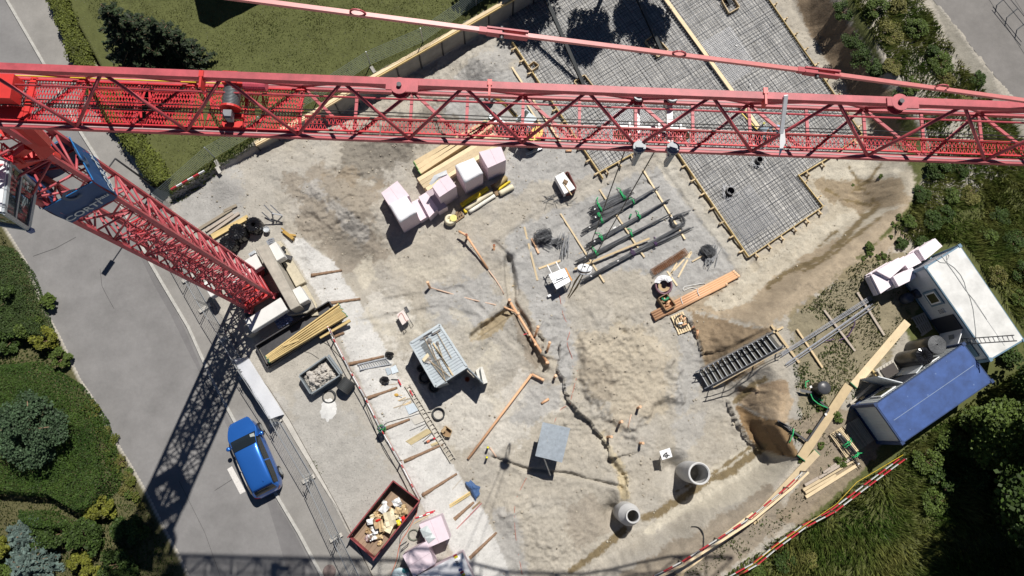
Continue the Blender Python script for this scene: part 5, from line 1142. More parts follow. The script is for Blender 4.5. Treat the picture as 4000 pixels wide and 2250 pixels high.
pipe(t21(885, 200), t21(898, 168), .06, 'short pipe with green end between the rebar bundles', sock=False, m=M_GREENP); pipe(zEXC(1590, 1165), zEXC(1700, 1160), .075, 'short orange pipe lying just below the jib by the shuttering', sock=False)
pipe(t22(222, 147), t22(277, 113), .075, 'short orange pipe lying below the pipe elbow', sock=False)
# laid drain pipes
m = zMID
pipe(m(128, 385), m(330, 712), .085, 'main orange drain pipe in the trench in the middle of the pit', za=.16, zb_=.14)
pipe(t21(-60, 868), t21(25, 905), .06, 'thin orange branch pipe joining the main drain from the left', sock=False, za=.2, zb_=.16)
SG = 'upright orange pipe stubs'
for (x, y), h, ln, lab in ((m(123, 370), .75, (0, 0), 'upright stub at the top end of the main drain pipe'), (m(170, 442), .55, (0, 0), 'upright stub second along the main drain pipe'), (m(232, 555), .6, (.02, 0), 'upright stub in the middle of the main drain pipe by the red valve'), (m(262, 607), .5, (0, 0), 'upright stub just below the middle of the main drain'), (m(276, 513), 1.0, (-.18, -.62), 'tall leaning stub right of the main drain, upper one'), (m(338, 597), .95, (-.15, -.6), 'tall leaning stub right of the main drain, lower one'), (m(323, 703), .5, (0, 0), 'upright stub at the bottom end of the main drain'), (m(370, 774), .6, (-.05, -.1), 'upright stub on its own below the main drain'),
        (t22(970, 172), .75, (-.03, -.05), 'upright stub with long shadow on the mound, topmost of four'), (t22(830, 284), .6, (-.02, -.05), 'upright stub second of four on the mound edge'), (t22(752, 399), .8, (-.1, 0), 'upright stub in the dark hole'), (t22(990, 447), .6, (-.12, 0), 'upright stub lowest of four near the white sign'), (t11(1295, 680), .8, (.1, -.25), 'upright stub at the start of the buried branch line'), (t11(1797, 400), .55, (-.03, -.5), 'upright stub with red mouth near the foam rolls')):
 pipe_stub(x, y, h, .075, M_OR, lab, M_ORD if 'red mouth' in lab else M_ORC, ln, grp=SG)
o = pipe(t11(1588, 328), t11(1750, 580), .07, 'raised orange pipe running down from the elbow near the foam rolls', sock=False, za=.62, zb_=.12); pipe(t11(1530, 296), t11(1588, 328), .075, 'short orange elbow leg near the foam rolls', za=.55, zb_=.62); pipe_stub(*t11(1588, 322), .85, .075, M_OR, 'upright stub on the raised elbow near the foam rolls', M_ORD, grp=SG)
for q, lab in (([(1320, 722), (1480, 770), (1640, 815), (1800, 850), (1925, 893)], 'half buried pale orange branch line crossing the gravel'), ([(1755, 590), (1800, 650), (1840, 710), (1870, 770)], 'half buried pipe continuing from the raised elbow')):
 m_ = MB(); m_.path([GV(*t11(*p), .0) for p in q], .045, 8); m_.thing('buried_pipe', mat('dusty orange pipe', (.58, .42, .32), .8), lab, 'pipe', smooth=True)
m_ = MB(); m_.path([GV(*t22(*p), .01) for p in ((875, 330), (900, 230))], .04, 8); m_.thing('buried_pipe', MATS['dusty orange pipe'], 'short half buried pipe on the mound', 'pipe', smooth=True)
pipe((1828, 1793), t21(148, 1376), .075, 'very long orange pipe from the step ladder ramp to the elbow', sock=False, za=.13, zb_=.3); pipe(t21(150, 1376), t21(240, 1422), .08, 'short orange elbow leg at the upper end of the very long pipe', za=.3, zb_=.25)
MB().ball(P(*t21(220, 1392), .08), (.06, .06, .03), 12, 6).thing('white_disc', M_WHITE, 'small white cap on the ground beside the pipe elbow', 'cap')
m_ = MB(); a = GV(*t21(95, 1078), .25); m_.bar(a-Vector((.18, .05, 0)), a+Vector((.2, .06, 0)), .05, .06); m_.thing('red_valve', M_SIGR, 'red valve clamp on the main drain pipe', 'valve')
for (x, y), lab in ((t12(1750, 478), 'upper black post with yellow cap'), (t12(1743, 553), 'lower black post with yellow cap')):
 pipe_stub(x, y, .55, .06, M_BLKP, lab+' beside the long orange pipe', mat('yellow cap', (.72, .66, .03), .5), grp='black posts with yellow caps', name='marker_post', cat='post')
pipe(t12(1765, 480), t12(1812, 548), .05, 'short half buried pipe beside the yellow capped posts', m=MATS['dusty orange pipe'], sock=False, up=-.03)
# ---------------------------------------------------------------- concrete shafts, tool store, cabinet, sign
M_RING = mat('precast concrete ring', (.50, .50, .495), .8, var=.1, vscale=3, bump=.25)
def shaft(top, zt, base, rings, r_o, r_i, lab, cone=None):
 t = Vector(P(*top, zt)); o = thing('shaft', lab, 'concrete shaft', (t.x, t.y, -1.0)); zz = -1.2; hh = (zt-(cone[0] if cone else 0)-zz)/rings
 for k in range(rings):
  z0 = zz+hh*k; z1 = z0+hh-.012; m_ = MB(); m_.lathe((t.x, t.y, 0), [(r_i, z0), (r_o, z0), (r_o, z1), (r_i, z1), (r_i, z0)], 40); m_.build('ring', M_RING, o, False)
 if cone:
  z0 = zt-cone[0]; m_ = MB(); ox = cone[2]; n = 40; vs = []
  for r, z, sx in ((r_o, z0, 0), (cone[1]*1.02, zt-.12, ox), (cone[1]*1.02, zt-.10, ox), (cone[1], zt, ox), (cone[1]*.80, zt, ox), (cone[1]*.78, zt-.2, ox), (r_i, z0, 0)):
   for i in range(n): a = 2*math.pi*i/n; vs.append((t.x+sx+r*math.cos(a), t.y-sx*.1+r*math.sin(a), z))
  m_.add(vs, [(k*n+i, k*n+(i+1) % n, (k+1)*n+(i+1) % n, (k+1)*n+i) for k in range(6) for i in range(n)]); m_.build('cone_ring', M_RING, o, False)
 else:
  m_ = MB(); m_.lathe((t.x, t.y, 0), [(r_o*.995, zt-.02), (r_o*.995, zt+.05), (r_o*.91, zt+.07), (r_o*.90, zt+.02), (r_i, zt+.02), (r_i, zt-.2)], 40); m_.build('rim', mat('pale concrete rim', (.60, .60, .59), .8, var=.06), o)
 MB().lathe((t.x, t.y, -1.1), [(0, 0), (r_i*1.02, 0)], 24).build('shaft_floor', M_CONC, o)
 return o
shaft((2731, 1850), 2.0, None, 6, .62, .515, 'wide concrete shaft standing in a hole, open ring on top')
shaft((2466, 2015), 1.75, None, 5, .62, .52, 'concrete shaft with a narrowing cone and small round opening on top', (.62, .40, .10))
# corrugated tool store
s = zSHED; zs = z_for_shadow(*s(195, 425), *s(100, 795)); zs = max(1.9, min(zs, 2.6))
q = [Vector(P(*s(*p), zs)) for p in ((195, 425), (655, 135), (1085, 798), (592, 1112))]; c = sum(q, Vector())/4
M_GALV = mat('galvanised sheet', (.46, .51, .54), .38, .35, var=.14, vscale=2.5); M_GALV2 = mat('dull grey container steel', (.22, .25, .27), .55, .2, var=.15)
o = thing('tool_store', 'grey corrugated steel tool store with tools on its flat roof and one door open', 'tool container', (c.x, c.y, 0))
ins_ = [c+(p-c)*.96 for p in q]
m_ = MB(); m_.prism(ins_, .12, zs-.1); m_.build('wall', M_GALV2, o); m_ = MB(); m_.prism(q, zs-.13, zs-.03); rf = m_.build('roof', M_GALV, o)
for i in range(4): a, b_ = q[i], q[(i+1) % 4]; m_ = MB(); m_.bar(a+(c-a)*.03, b_+(c-b_)*.03, .13, .07); m_.build('roof_rim', M_GALV, o)
for k in range(17):
 u = (k+.6)/17.2; a = q[0]+(q[3]-q[0])*u; b_ = q[1]+(q[2]-q[1])*u; a2 = a+(b_-a)*.06; b2 = a+(b_-a)*.95
 m_ = MB(); d = (b2-a2); h_ = (q[3]-q[0]).normalized()*.055; m_.hexa([a2-h_-Vector((0, 0, .03)), a2+h_-Vector((0, 0, .03)), b2+h_-Vector((0, 0, .03)), b2-h_-Vector((0, 0, .03)), a2-h_*.55+Vector((0, 0, .012)), a2+h_*.55+Vector((0, 0, .012)), b2+h_*.55+Vector((0, 0, .012)), b2-h_*.55+Vector((0, 0, .012))]); m_.build('roof_rib', M_GALV, o)
hg = ins_[2]; d1 = Vector(P(*s(1318, 1035), zs-.15)); m_ = MB(); dr = (d1-hg); dr.z = 0; a = Vector((hg.x, hg.y, .2)); b_ = a+dr; m_.bar(a+Vector((0, 0, zs/2-.2)), b_+Vector((0, 0, zs/2-.2)), .06, zs-.35); od = m_.build('door', M_GALV2, o)
for k in range(4): e = a+dr*(.15+.23*k)+Vector((0, 0, zs/2-.2)); MB().bar(e-Vector((0, 0, zs/2-.35)), e+Vector((0, 0, zs/2-.35)), .12, .05, up=dr.normalized()).build('door_rib', M_GALV, od)
a2 = ins_[3]; m_ = MB(); dd = (ins_[3]-ins_[0]).normalized(); m_.bar(Vector((a2.x, a2.y, 1.1))+(ins_[2]-ins_[3]).normalized()*.05, Vector((a2.x, a2.y, 1.1))+(ins_[2]-ins_[3])*.33+dd*.15, .06, 1.9); m_.build('door', M_GALV2, o)
zt_ = zs+.04; TW = mat('tool handle wood', (.42, .33, .22), .7, island=.2); TG = mat('dusty tool steel', (.24, .22, .20), .6, .3, var=.2)
for a, b_, w_, lab, mm in ((s(555, 430), s(860, 925), .085, 'pale plank on the roof of the tool store', M_PALEW), (s(600, 520), s(790, 800), .06, 'second pale plank on the tool store roof under the longest one', M_PALEW)): plank(a, b_, w_, .04, mm, lab, za=zt_+.06, zb_=zt_+.06)
M_GRATE = mat('grey steel grate', (.20, .21, .21), .5, .4, var=.25)
gq = [Vector(P(*s(*p), zt_)) for p in ((370, 460), (440, 405), (800, 960), (735, 1010))]; m_ = MB()
for k in range(30): m_.bar(gq[0]+(gq[3]-gq[0])*(k/29), gq[1]+(gq[2]-gq[1])*(k/29), .016, .02)
for k in range(7): m_.bar(gq[0]+(gq[1]-gq[0])*(k/6), gq[3]+(gq[2]-gq[3])*(k/6), .02, .025)
m_.thing('steel_grate', M_GRATE, 'narrow dark steel grate lying along the tool store roof', 'grate')
def shovel(h0, h1, blade, lab, name='shovel', z=None, bl=(.26, .30)):
 z = zt_+.05 if z is None else z; A, E = Vector(P(*h0, z)), Vector(P(*h1, z)); o = thing(name, lab, name, ((A+E)/2-Vector((0, 0, .03)))); MB().tube(A, E, .02, 7).build('handle', TW, o); d = (A-E).normalized(); sd = d.cross(Vector((0, 0, 1)))
 if blade == 's': m_ = MB(); m_.add([A-sd*bl[0]/2, A+sd*bl[0]/2, A+sd*bl[0]/2+d*bl[1]*.7, A+d*bl[1]+Vector((0, 0, -.02)), A-sd*bl[0]/2+d*bl[1]*.7, A+d*.12+Vector((0, 0, .05))], [(0, 1, 5), (1, 2, 5), (2, 3, 5), (3, 4, 5), (4, 0, 5)]); m_.build('blade', TG, o)
 else: m_ = MB(); m_.bar(A-sd*.25, A+sd*.25, .05, .05); m_.build('head', TG, o)
 return o
shovel(s(510, 425), s(642, 775), 's', 'shovel with grey blade at the upper middle of the tool store roof'); shovel(s(500, 690), s(750, 1015), 's', 'shovel with pale square blade at the left of the tool store roof'); shovel(s(640, 680), s(735, 980), 'r', 'rake with short head in the middle of the tool store roof', 'rake')
shovel(s(475, 680), s(815, 945), 'r', 'rake lying across the shovel towards the lower right of the roof', 'rake'); shovel(s(420, 350), s(600, 705), 'r', 'thin pale handled rake at the upper left of the roof', 'rake'); shovel(s(610, 265), s(838, 665), 'r', 'long dark bar tool on the right of the roof', 'rake'); shovel(s(630, 450), s(700, 640), 's', 'short spade right of the planks on the roof', 'spade', bl=(.16, .2))
plank(s(405, 335), s(540, 255), .05, .06, M_DARK, 'dark rail at the top end of the tool store roof', 'steel_rail', 'rail', za=zt_+.06, zb_=zt_+.06); plank(s(530, 300), s(668, 222), .06, .05, M_DARK, 'second dark rail beside the first on the roof', 'steel_rail', 'rail', za=zt_+.06, zb_=zt_+.06); plank(s(350, 385), s(420, 350), .04, .04, M_DARK, 'short dark rail at the left of the roof', 'steel_rail', 'rail', za=zt_+.06, zb_=zt_+.06)
MB().hexa([Vector(P(*s(*p), zt_+.03)) for p in ((385, 680), (470, 582), (500, 622), (418, 722))]+[Vector(P(*s(*p), zt_+.09)) for p in ((385, 680), (470, 582), (500, 622), (418, 722))]).thing('brick', mat('cream brick', (.66, .58, .40), .8), 'cream coloured flat board piece at the left of the tool store roof', 'board')
MB().hexa([Vector(P(*s(*p), zt_+.005)) for p in ((440, 725), (480, 690), (555, 690), (500, 750))]+[Vector(P(*s(*p), zt_+.03)) for p in ((440, 725), (480, 690), (555, 690), (500, 750))]).thing('metal_sheet', mat('dusty plate', (.42, .40, .38), .6), 'small dusty metal plate under the cream board on the roof', 'metal plate')
g0 = GV(*s(1080, 990)); MB().lathe((g0.x, g0.y, g0.z), [(.1, 0), (.15, .25), (.13, .25), (.09, .03), (0, .03)], 14).thing('orange_bucket', mat('orange plastic', (.45, .10, .02), .5), 'orange bucket in the shade behind the open tool store door', 'bucket')
m_ = MB()
for q4 in (((1205, 850), (1275, 795), (1330, 1010), (1240, 960)),): m_.hexa([Vector(P(*s(*p), .02)) for p in q4]+[Vector(P(*s(*p), .5)) for p in q4])
m_.hexa([Vector(P(*s(*p), .02)) for p in ((1275, 800), (1310, 790), (1390, 1035), (1320, 1060))]+[Vector(P(*s(*p), .85)) for p in ((1275, 800), (1310, 790), (1390, 1035), (1320, 1060))])
m_.thing('white_cabinet', mat('dusty white plastic', (.60, .59, .55), .6, var=.12), 'dusty white open cabinet beside the open tool store door', 'cabinet')
for (x, y), r, lab in ((s(430, 965), .30, 'black tyre like coil in the shade of the tool store'), (s(360, 825), .14, 'dark bucket in the shade of the tool store'), (s(570, 1110), .26, 'black coil at the lower left corner of the tool store')):
 p = G(x, y); m_ = MB()
 for k in range(3): m_.path([(p[0]+r*math.cos(t), p[1]+r*math.sin(t), p[2]+.06+.1*k) for t in np.linspace(0, 6.283, 24)[:-1]], .07, 6, True)
 m_.thing('hose_coil', M_BLKP, lab, 'coil', smooth=True)
# switch cabinet with pitched sheet lid
z1 = max(1.0, z_for_shadow(*t22(175, 545), *t22(100, 682))); A = [Vector(P(*t22(*p), z1)) for p in ((232, 287), (345, 312), (440, 333), (378, 594), (294, 572), (175, 543))]
o = thing('switch_cabinet', 'power cabinet under a shiny pitched metal lid with a loose pole', 'power cabinet', (sum(A, Vector())/6-Vector((0, 0, z1)))); r0 = A[1]+Vector((0, 0, .10)); r1 = A[4]+Vector((0, 0, .10))
m_ = MB(); m_.add([A[0], r0, r1, A[5], A[2], A[3]]+[p-Vector((0, 0, .04)) for p in (A[0], r0, r1, A[5], A[2], A[3])], [(0, 3, 2, 1), (1, 2, 5, 4), (6, 7, 8, 9), (7, 10, 11, 8), (0, 6, 9, 3), (4, 5, 11, 10)]); m_.build('lid', mat('shiny zinc lid', (.50, .56, .61), .30, .55, var=.16, vscale=5), o)
cc = sum(A, Vector())/6; m_ = MB(); m_.prism([cc+(p-cc)*.78 for p in (A[0], A[2], A[3], A[5])], .35, z1-.05); m_.build('body', M_GALV2, o); m_ = MB()
for p in (A[0], A[2], A[3], A[5]): e = cc+(p-cc)*.72; MB().bar((e.x, e.y, 0), (e.x, e.y, .4), .06, .06).build('leg', M_DARK, o)
hp = Vector(P(*t22(268, 428), z1+.08)); MB().bar(hp-Vector((0, .08, 0)), hp+Vector((0, .08, 0)), .03, .05).build('handle', M_STEEL, o); MB().tube(Vector(P(*t22(244, 565), z1-.25)), Vector(P(*t22(290, 690), .15)), .035, 8).thing('loose_pole', M_STEEL, 'metal pole leaning from the lower end of the power cabinet', 'pole')
# white notice board
zt_ = .95; q = [Vector(P(*t22(*p), zt_)) for p in ((1112, 507), (1191, 481), (1211, 549), (1134, 574))]; cc = sum(q, Vector())/4; o = thing('notice_board', 'small white board with a black drawn mark, raised on a post near the wide shaft', 'sign', (cc.x, cc.y, 0)); MB().hexa([p-Vector((0, 0, .03)) for p in q]+q).build('board', M_WHITE, o); MB().bar((cc.x, cc.y, -.1), (cc.x, cc.y, zt_-.02), .06, .06).build('post', M_BROWNW, o)
m_ = MB(); L2 = lambda x, y: Vector(P(*t22(x, y), zt_+.004))
for a, b_ in (((1140, 552), (1160, 520)), ((1160, 520), (1172, 535)), ((1152, 535), (1178, 545)), ((1165, 530), (1170, 515)), ((1172, 535), (1190, 540)), ((1150, 550), (1165, 545)), ((1160, 558), (1175, 548)), ((1140, 540), (1155, 530))): m_.bar(L2(*a), L2(*b_), .055, .004)
m_.build('black_mark', M_BLKP, o)
# table saw
g = zREB; q = [Vector(P(*g(*p), .9)) for p in ((370, 1222), (528, 1160), (592, 1290), (450, 1372))]; cc = sum(q, Vector())/4; o = thing('table_saw', 'bright metal table saw with arms and legs in the middle of the site', 'table saw', (cc.x, cc.y, 0))
MB().hexa([p-Vector((0, 0, .05)) for p in q]+q).build('table_top', mat('bright aluminium', (.66, .68, .70), .3, .6, var=.08), o); up3 = Vector((0, 0, 1))
MB().bar(q[0]*.62+q[3]*.38+up3*.03, q[1]*.62+q[2]*.38+up3*.03, .06, .05).build('guide_rail', M_STEEL, o); MB().bar(q[0]*.35+q[3]*.65+up3*.01, q[1]*.35+q[2]*.65+up3*.01, .05, .02).build('blade_slot', M_DARK, o); a = cc+up3*.07; MB().bar(a-(q[1]-q[0])*.22, a+(q[1]-q[0])*.22, .03, .12).build('blade_guard', M_STEEL, o)
MB().bar(q[1]+(q[1]-q[0])*.08, q[2]+(q[2]-q[3])*.08, .07, .03).build('stop_bar', mat('orange paint', (.70, .28, .02), .5), o)
for p in q: e = cc+(p-cc)*1.1; MB().bar((p.x, p.y, .86), (e.x, e.y, 0.02), .05, .05).build('leg', M_DARK, o)
for t in (.2, .75): a = q[0]+(q[1]-q[0])*t; MB().bar(a, a+(q[0]-q[3])*.55, .06, .04).build('support_arm', M_WHITE, o)
a = q[0]+(q[1]-q[0])*.1+(q[0]-q[3])*.4; MB().bar(a, a+(q[1]-q[0])*.8, .03, .03).build('cross_arm', M_DARK, o); MB().box(cc-Vector((0, 0, .4)), (.5, .4, .4), .4).build('motor_box', M_BLACK, o)
MB().box(GV(*g(375, 1440), .1), (.2, .14, .12), .4).thing('white_block', M_WHITE, 'small white block on the ground below the table saw', 'block')
def cable(pts, r, m_, lab, name='cable', tile=None, up=.02, cat='cable'):
 pts = [tile(*p) for p in pts] if tile else pts; k = MB(); v = [GV(*p, up) for p in pts]; out = []
 for i in range(len(v)-1):
  p0, p1, p2, p3 = v[max(i-1, 0)], v[i], v[i+1], v[min(i+2, len(v)-1)]
  for t in np.linspace(0, 1, 7)[:-1]: out.append(.5*((2*p1)+(p2-p0)*t+(2*p0-5*p1+4*p2-p3)*t*t+(3*p1-p0-3*p2+p3)*t**3))
 k.path(out+[v[-1]], r, 5); return k.thing(name, m_, lab, cat, smooth=True)
M_RCAB = mat('red cable', (.45, .12, .08), .6); M_BCAB = mat('black cable', (.03, .03, .03), .6)
cable([(2185, 1150), (2200, 1230), (2225, 1290), (2215, 1340), (2235, 1400), (2225, 1420), (2255, 1450), (2245, 1500), (2230, 1560), (2225, 1580), (2190, 1600), (2165, 1650)], .016, M_RCAB, 'thin red cable winding from the table saw to the power cabinet'); cable([(2060, 1860), (2020, 1940), (2010, 2000), (2015, 2100), (2040, 2245)], .014, M_RCAB, 'thin red cable running down to the bottom edge from the power cabinet')
# tub cart
q = [Vector(P(*t11(*p), .6)) for p in ((1060, 925), (1112, 887), (1158, 962), (1105, 1005))]; cc = sum(q, Vector())/4; o = thing('mortar_tub', 'pinkish white tub on a bent tube frame with a red hose on it', 'mortar tub', (cc.x, cc.y, 0)); m_ = MB(); b4 = [cc+(p-cc)*.8 for p in q]; m_.hexa([Vector((p.x, p.y, .2)) for p in b4]+q); m_.build('tub', mat('pinkish white plastic', (.66, .58, .55), .5, var=.06), o)
for i, j in ((0, 3), (1, 2)): a, b_ = q[i], q[j]; d = (b_-a); m_ = MB(); m_.path([Vector((a.x, a.y, .3)), Vector((b_.x, b_.y, .35)), Vector((b_.x, b_.y, .35))+d*.35+Vector((0, 0, .1)), Vector((b_.x, b_.y, .02))+d*.45], .02, 6); m_.build('frame_tube', M_DARK, o)
MB().box(q[1]+(cc-q[1])*.2+Vector((.18, .1, -.15)), (.2, .35, .2), .5).build('motor', M_DARK, o); m_ = MB(); m_.path([cc+Vector((-.28+.1*k, .25*math.sin(k*.9), .03)) for k in range(7)], .015, 5); m_.build('red_hose', M_RCAB, o)
# steel tray with rubble
b = zBOX; q = [b(65, 722), b(478, 428), b(690, 715), b(245, 1003)]; zt_ = 1.85; o = frame_box(q, 1.12, .72, M_GALV2, 'grey steel skip of pale rubble in the yard below the board stack', 'skip', 'rubble_skip', .07, M_GALV2)
q3 = [Vector(P(x, y, zt_)) for x, y in q]; cc = sum(q3, Vector())/4; MB().bar(q3[1]+(q3[2]-q3[1])*.02+(q3[1]-q3[0]).normalized()*.14, q3[2]+(q3[1]-q3[0]).normalized()*.14, .12, .1).build('side_channel', M_GALV2, o)
N_ = 22; rr = np.random.default_rng(4); gg = []
for i in range(N_):
 for j in range(N_):
  u, v = i/(N_-1), j/(N_-1); p = (q3[0]*(1-u)+q3[1]*u)*(1-v)+(q3[3]*(1-u)+q3[2]*u)*v; p = cc+(p-cc)*.93; e = min(u+.12, v+.1, 1.05-u, 1.1-v); gg.append((p.x, p.y, 1.18+.55*min(1, e*2.6)*(.75+.25*rr.random())+.14*(rr.random() < .12)))
MB().add(gg, [(i*N_+j, (i+1)*N_+j, (i+1)*N_+j+1, i*N_+j+1) for i in range(N_-1) for j in range(N_-1)]).thing('rubble', mat('pale rubble', (.47, .44, .40), .95, var=.2, vscale=6, bump=.6), 'heap of pale rubble filling the grey steel skip', 'rubble')
for k in range(16):
 u, v = .2+.6*rr.random(), .2+.6*rr.random(); p = (q3[0]*(1-u)+q3[1]*u)*(1-v)+(q3[3]*(1-u)+q3[2]*u)*v; m_ = MB(); m_.ball((p.x, p.y, 1.72), (.06+.16*rr.random(), .06+.14*rr.random(), .07), 7, 4, .25); m_.thing('rubble_lump', MATS['pale rubble'], 'angular lump of pale rubble in the grey steel skip', 'lump', 'lumps of rubble in the steel skip')
c = GV(*b(800, 880)); m_ = MB(); d = Vector((.55, .8, 0)).normalized()
for k in range(9): cc2 = c+Vector((0, 0, .42))+d*(-.32+.08*k); sd = d.cross(Vector((0, 0, 1))); m_.path([cc2+sd*math.cos(t)*.38+Vector((0, 0, 1))*math.sin(t)*.38 for t in np.linspace(0, 6.283, 22)[:-1]], .045, 5, True)
m_.tube(c+Vector((0, 0, .42))-d*.36, c+Vector((0, 0, .42))+d*.36, .35, 20); m_.thing('hose_drum', mat('dark grey hose', (.05, .053, .055), .6, var=.2), 'big dark hose drum lying next to the rubble skip', 'hose drum', smooth=True)
def coil(px, py, r, n, lab, m_=None, rr_=.028, sq=1.):
 p = G(px, py); k = MB(); rg = random.Random(int(px))
 for i in range(n): e = rg.uniform(-.04, .04); f_ = rg.uniform(.86, 1.0); k.path([(p[0]+e+r*f_*math.cos(t), p[1]+e*.5+r*f_*sq*math.sin(t), p[2]+.03+.03*i+.02*math.sin(t*2+i)) for t in np.linspace(0, 6.283, 30)[:-1]], rr_, 5, True)
 return k.thing('hose_coil', m_ or MATS['dark grey hose'], lab, 'coil', smooth=True)
coil(*b(530, 1040), .38, 3, 'thin dark hose ring above the white powder patch'); coil(*zLAD(1270, 325), .36, 6, 'thick black hose coil beside the long ladder'); coil(*zBF(565, 670), .32, 3, 'grey green hose ring half under the foam block by the red skip', mat('grey green hose', (.14, .15, .12), .6))
p = GV(*b(520, 1235)); gg = [p+Vector((0, 0, .10))]; rr = np.random.default_rng(6); n = 26
for k in (1, 2, 3): gg += [p+Vector((.17*k*(1+.3*rr.random())*math.cos(6.283*i/n), .20*k*(1+.5*rr.random())*math.sin(6.283*i/n), (.10, .07, .03, -.04)[k])) for i in range(n)]
MB().add(gg, [(0, 1+i, 1+(i+1) % n) for i in range(n)]+[(1+k*n+i, 1+(k+1)*n+i, 1+(k+1)*n+(i+1) % n, 1+k*n+(i+1) % n) for k in range(2) for i in range(n)]).thing('powder_heap', mat('white powder', (.60, .60, .585), .9, var=.15), 'flat patch of white powder in the yard below the rubble skip', 'powder', smooth=True)
def ladder(a0, a1, b0, b1, n, m_, lab, up=.12, w=.05):
 A0, A1, B0, B1 = [GV(*q, up) for q in (a0, a1, b0, b1)]; o = thing('ladder', lab, 'ladder', (A0+B1)/2-Vector((0, 0, up)))
 MB().bar(A0, A1, w, w*1.3).build('rail', m_, o); MB().bar(B0, B1, w, w*1.3).build('rail', m_, o)
 for k in range(n): u = (k+.5)/n; MB().bar(A0+(A1-A0)*u, B0+(B1-B0)*u, w*.75, w*.6).build('rung', m_, o)
ladder(b(958, 560), b(1395, 462), b(992, 640), b(1470, 548), 13, mat('aluminium', (.62, .64, .66), .3, .7), 'short bright aluminium ladder lying near the black bags', w=.06)
ladder(b(1672, 880), zLAD(1500, 1240), b(1735, 850), zLAD(1592, 1165), 20, mat('pale wooden ladder', (.44, .41, .35), .7), 'long pale ladder lying down the edge of the concrete strip')
for (x, y), sx, lab in ((b(1440, 410), .33, 'black rubbish bag at the end of the aluminium ladder'), (b(1365, 795), .38, 'black rubbish bag on the pale strip by the long ladder')):
 p = GV(x, y); m_ = MB(); m_.ball(p+Vector((0, 0, .2)), (sx*.75, sx*.6, .26), 16, 9, .14); m_.thing('rubbish_bag', mat('glossy black plastic', (.012, .012, .014), .18, var=.2), lab, 'rubbish bag')
M_PLATE = mat('checker plate', (.55, .62, .68), .35, .5, var=.12, vscale=14)
for q4, lab in (([b(1370, 620), b(1430, 600), b(1470, 690), b(1410, 722)], 'left metal plate of the pair by the aluminium ladder'), ([b(1450, 610), b(1530, 560), b(1575, 665), b(1480, 700)], 'right metal plate of the pair by the aluminium ladder'), ([zLAD(640, 180), zLAD(820, 110), zLAD(905, 250), zLAD(715, 335)], 'pale metal plate left of the long ladder, upper one'), ([zLAD(745, 405), zLAD(920, 330), zLAD(1020, 450), zLAD(825, 532)], 'pale metal plate left of the long ladder, lower one')):
 v = [GV(*p, .05) for p in q4]; MB().hexa([p-Vector((0, 0, .02)) for p in v]+v).thing('metal_plate', M_PLATE if 'pair' in lab or 'upper' in lab else M_CONC, lab, 'metal plate')
z = zLAD
for k in range(6): plank(z(655+18*k, 845+12*k), z(1060+18*k, 605+10*k), .05, .05, wood_mat('straw batten', (.46, .38, .22)), 'straw coloured batten in the bundle beside the long ladder', 'batten', 'batten', 'battens bundled beside the long ladder')
for k in range(3): plank(z(1120+10*k, 900+16*k), z(1275+8*k, 840+14*k), .05, .05, MATS['straw batten'], 'short batten end at the lower end of the long ladder', 'batten', 'batten', 'short batten ends by the long ladder')
for k, (a, b_) in enumerate((((510, 72), (650, 10)), ((530, 80), (740, 30)), ((600, 160), (750, 80)), ((420, 212), (760, 90)), ((640, 150), (745, 110)), ((520, 225), (690, 20)))): plank(z(*a), z(*b_), .05 if k < 5 else .03, .04, M_OLDW if k % 2 else M_PINE, 'rough wooden stake in the loose heap by the upper ladder end', 'stake', 'stake', 'wooden stakes by the upper ladder end')
for a, b_, lab in (((725, 640), (1035, 505), 'thin dark rod beside the lower metal plate'), ((935, 630), (1060, 530), 'short dark rod beside the battens'), ((970, 850), (1160, 675), 'thin dark rod below the battens'), ((720, 335), (905, 255), 'dark rod along the upper metal plate edge'), ((830, 530), (1020, 455), 'dark rod along the lower plate edge')): plank(z(*a), z(*b_), .03, .03, M_DARK, lab, 'rod', 'rod')
cable([(230, 550), (300, 490), (500, 430), (740, 370), (900, 320), (1140, 285)], .02, M_BCAB, 'black hose running from the rope barrier post to the thick hose coil', tile=z)
a, b_ = GV(*z(1005, 875), .08), GV(*z(1215, 775), .08); o = thing('power_tool', 'grey and orange hand tool lying above the batten ends', 'power tool', (a+b_)/2); MB().tube(a, b_, .05, 8).build('body', M_DARK, o); MB().tube(a+(b_-a)*.2, a+(b_-a)*.45, .075, 8).build('motor', mat('salmon plastic', (.55, .18, .10), .5), o); MB().tube(a+(b_-a)*.78, b_, .06, 8).build('grip', M_SIGR, o)
pq = [z(1310, 650), z(1400, 545), z(1520, 640), z(1480, 760), z(1380, 740)]; o = frame_box(pq, h_at(*z(1410, 660)), .32, MATS['cardboard'], 'torn brown cardboard box right of the long ladder', 'cardboard box', 'cardboard_box', .03, M_BROWNW)
v = [GV(*p, .42) for p in (z(1330, 660), z(1400, 550), z(1430, 600), z(1365, 690))]; MB().add(v, [(0, 1, 2, 3)]).build('flap', MATS['cardboard'], o)
for (x, y), mm, lab in ((b(1595, 830), M_SIGR, 'red tool handle by the black bag'), (b(1770, 985), M_SIGR, 'red tool handle on the long ladder')): p = GV(x, y, .18); MB().bar(p-Vector((-.09, .16, 0)), p+Vector((-.09, .16, 0)), .07, .06).thing('tool_grip', mm, lab, 'tool')
plank(b(1300, 878), b(1560, 845), .035, .03, M_OLDW, 'thin broom stick beside the lower black bag', 'stick', 'stick'); plank(b(1460, 780), b(1570, 785), .05, .05, M_DARK, 'dark handle at the lower black bag', 'stick', 'stick')
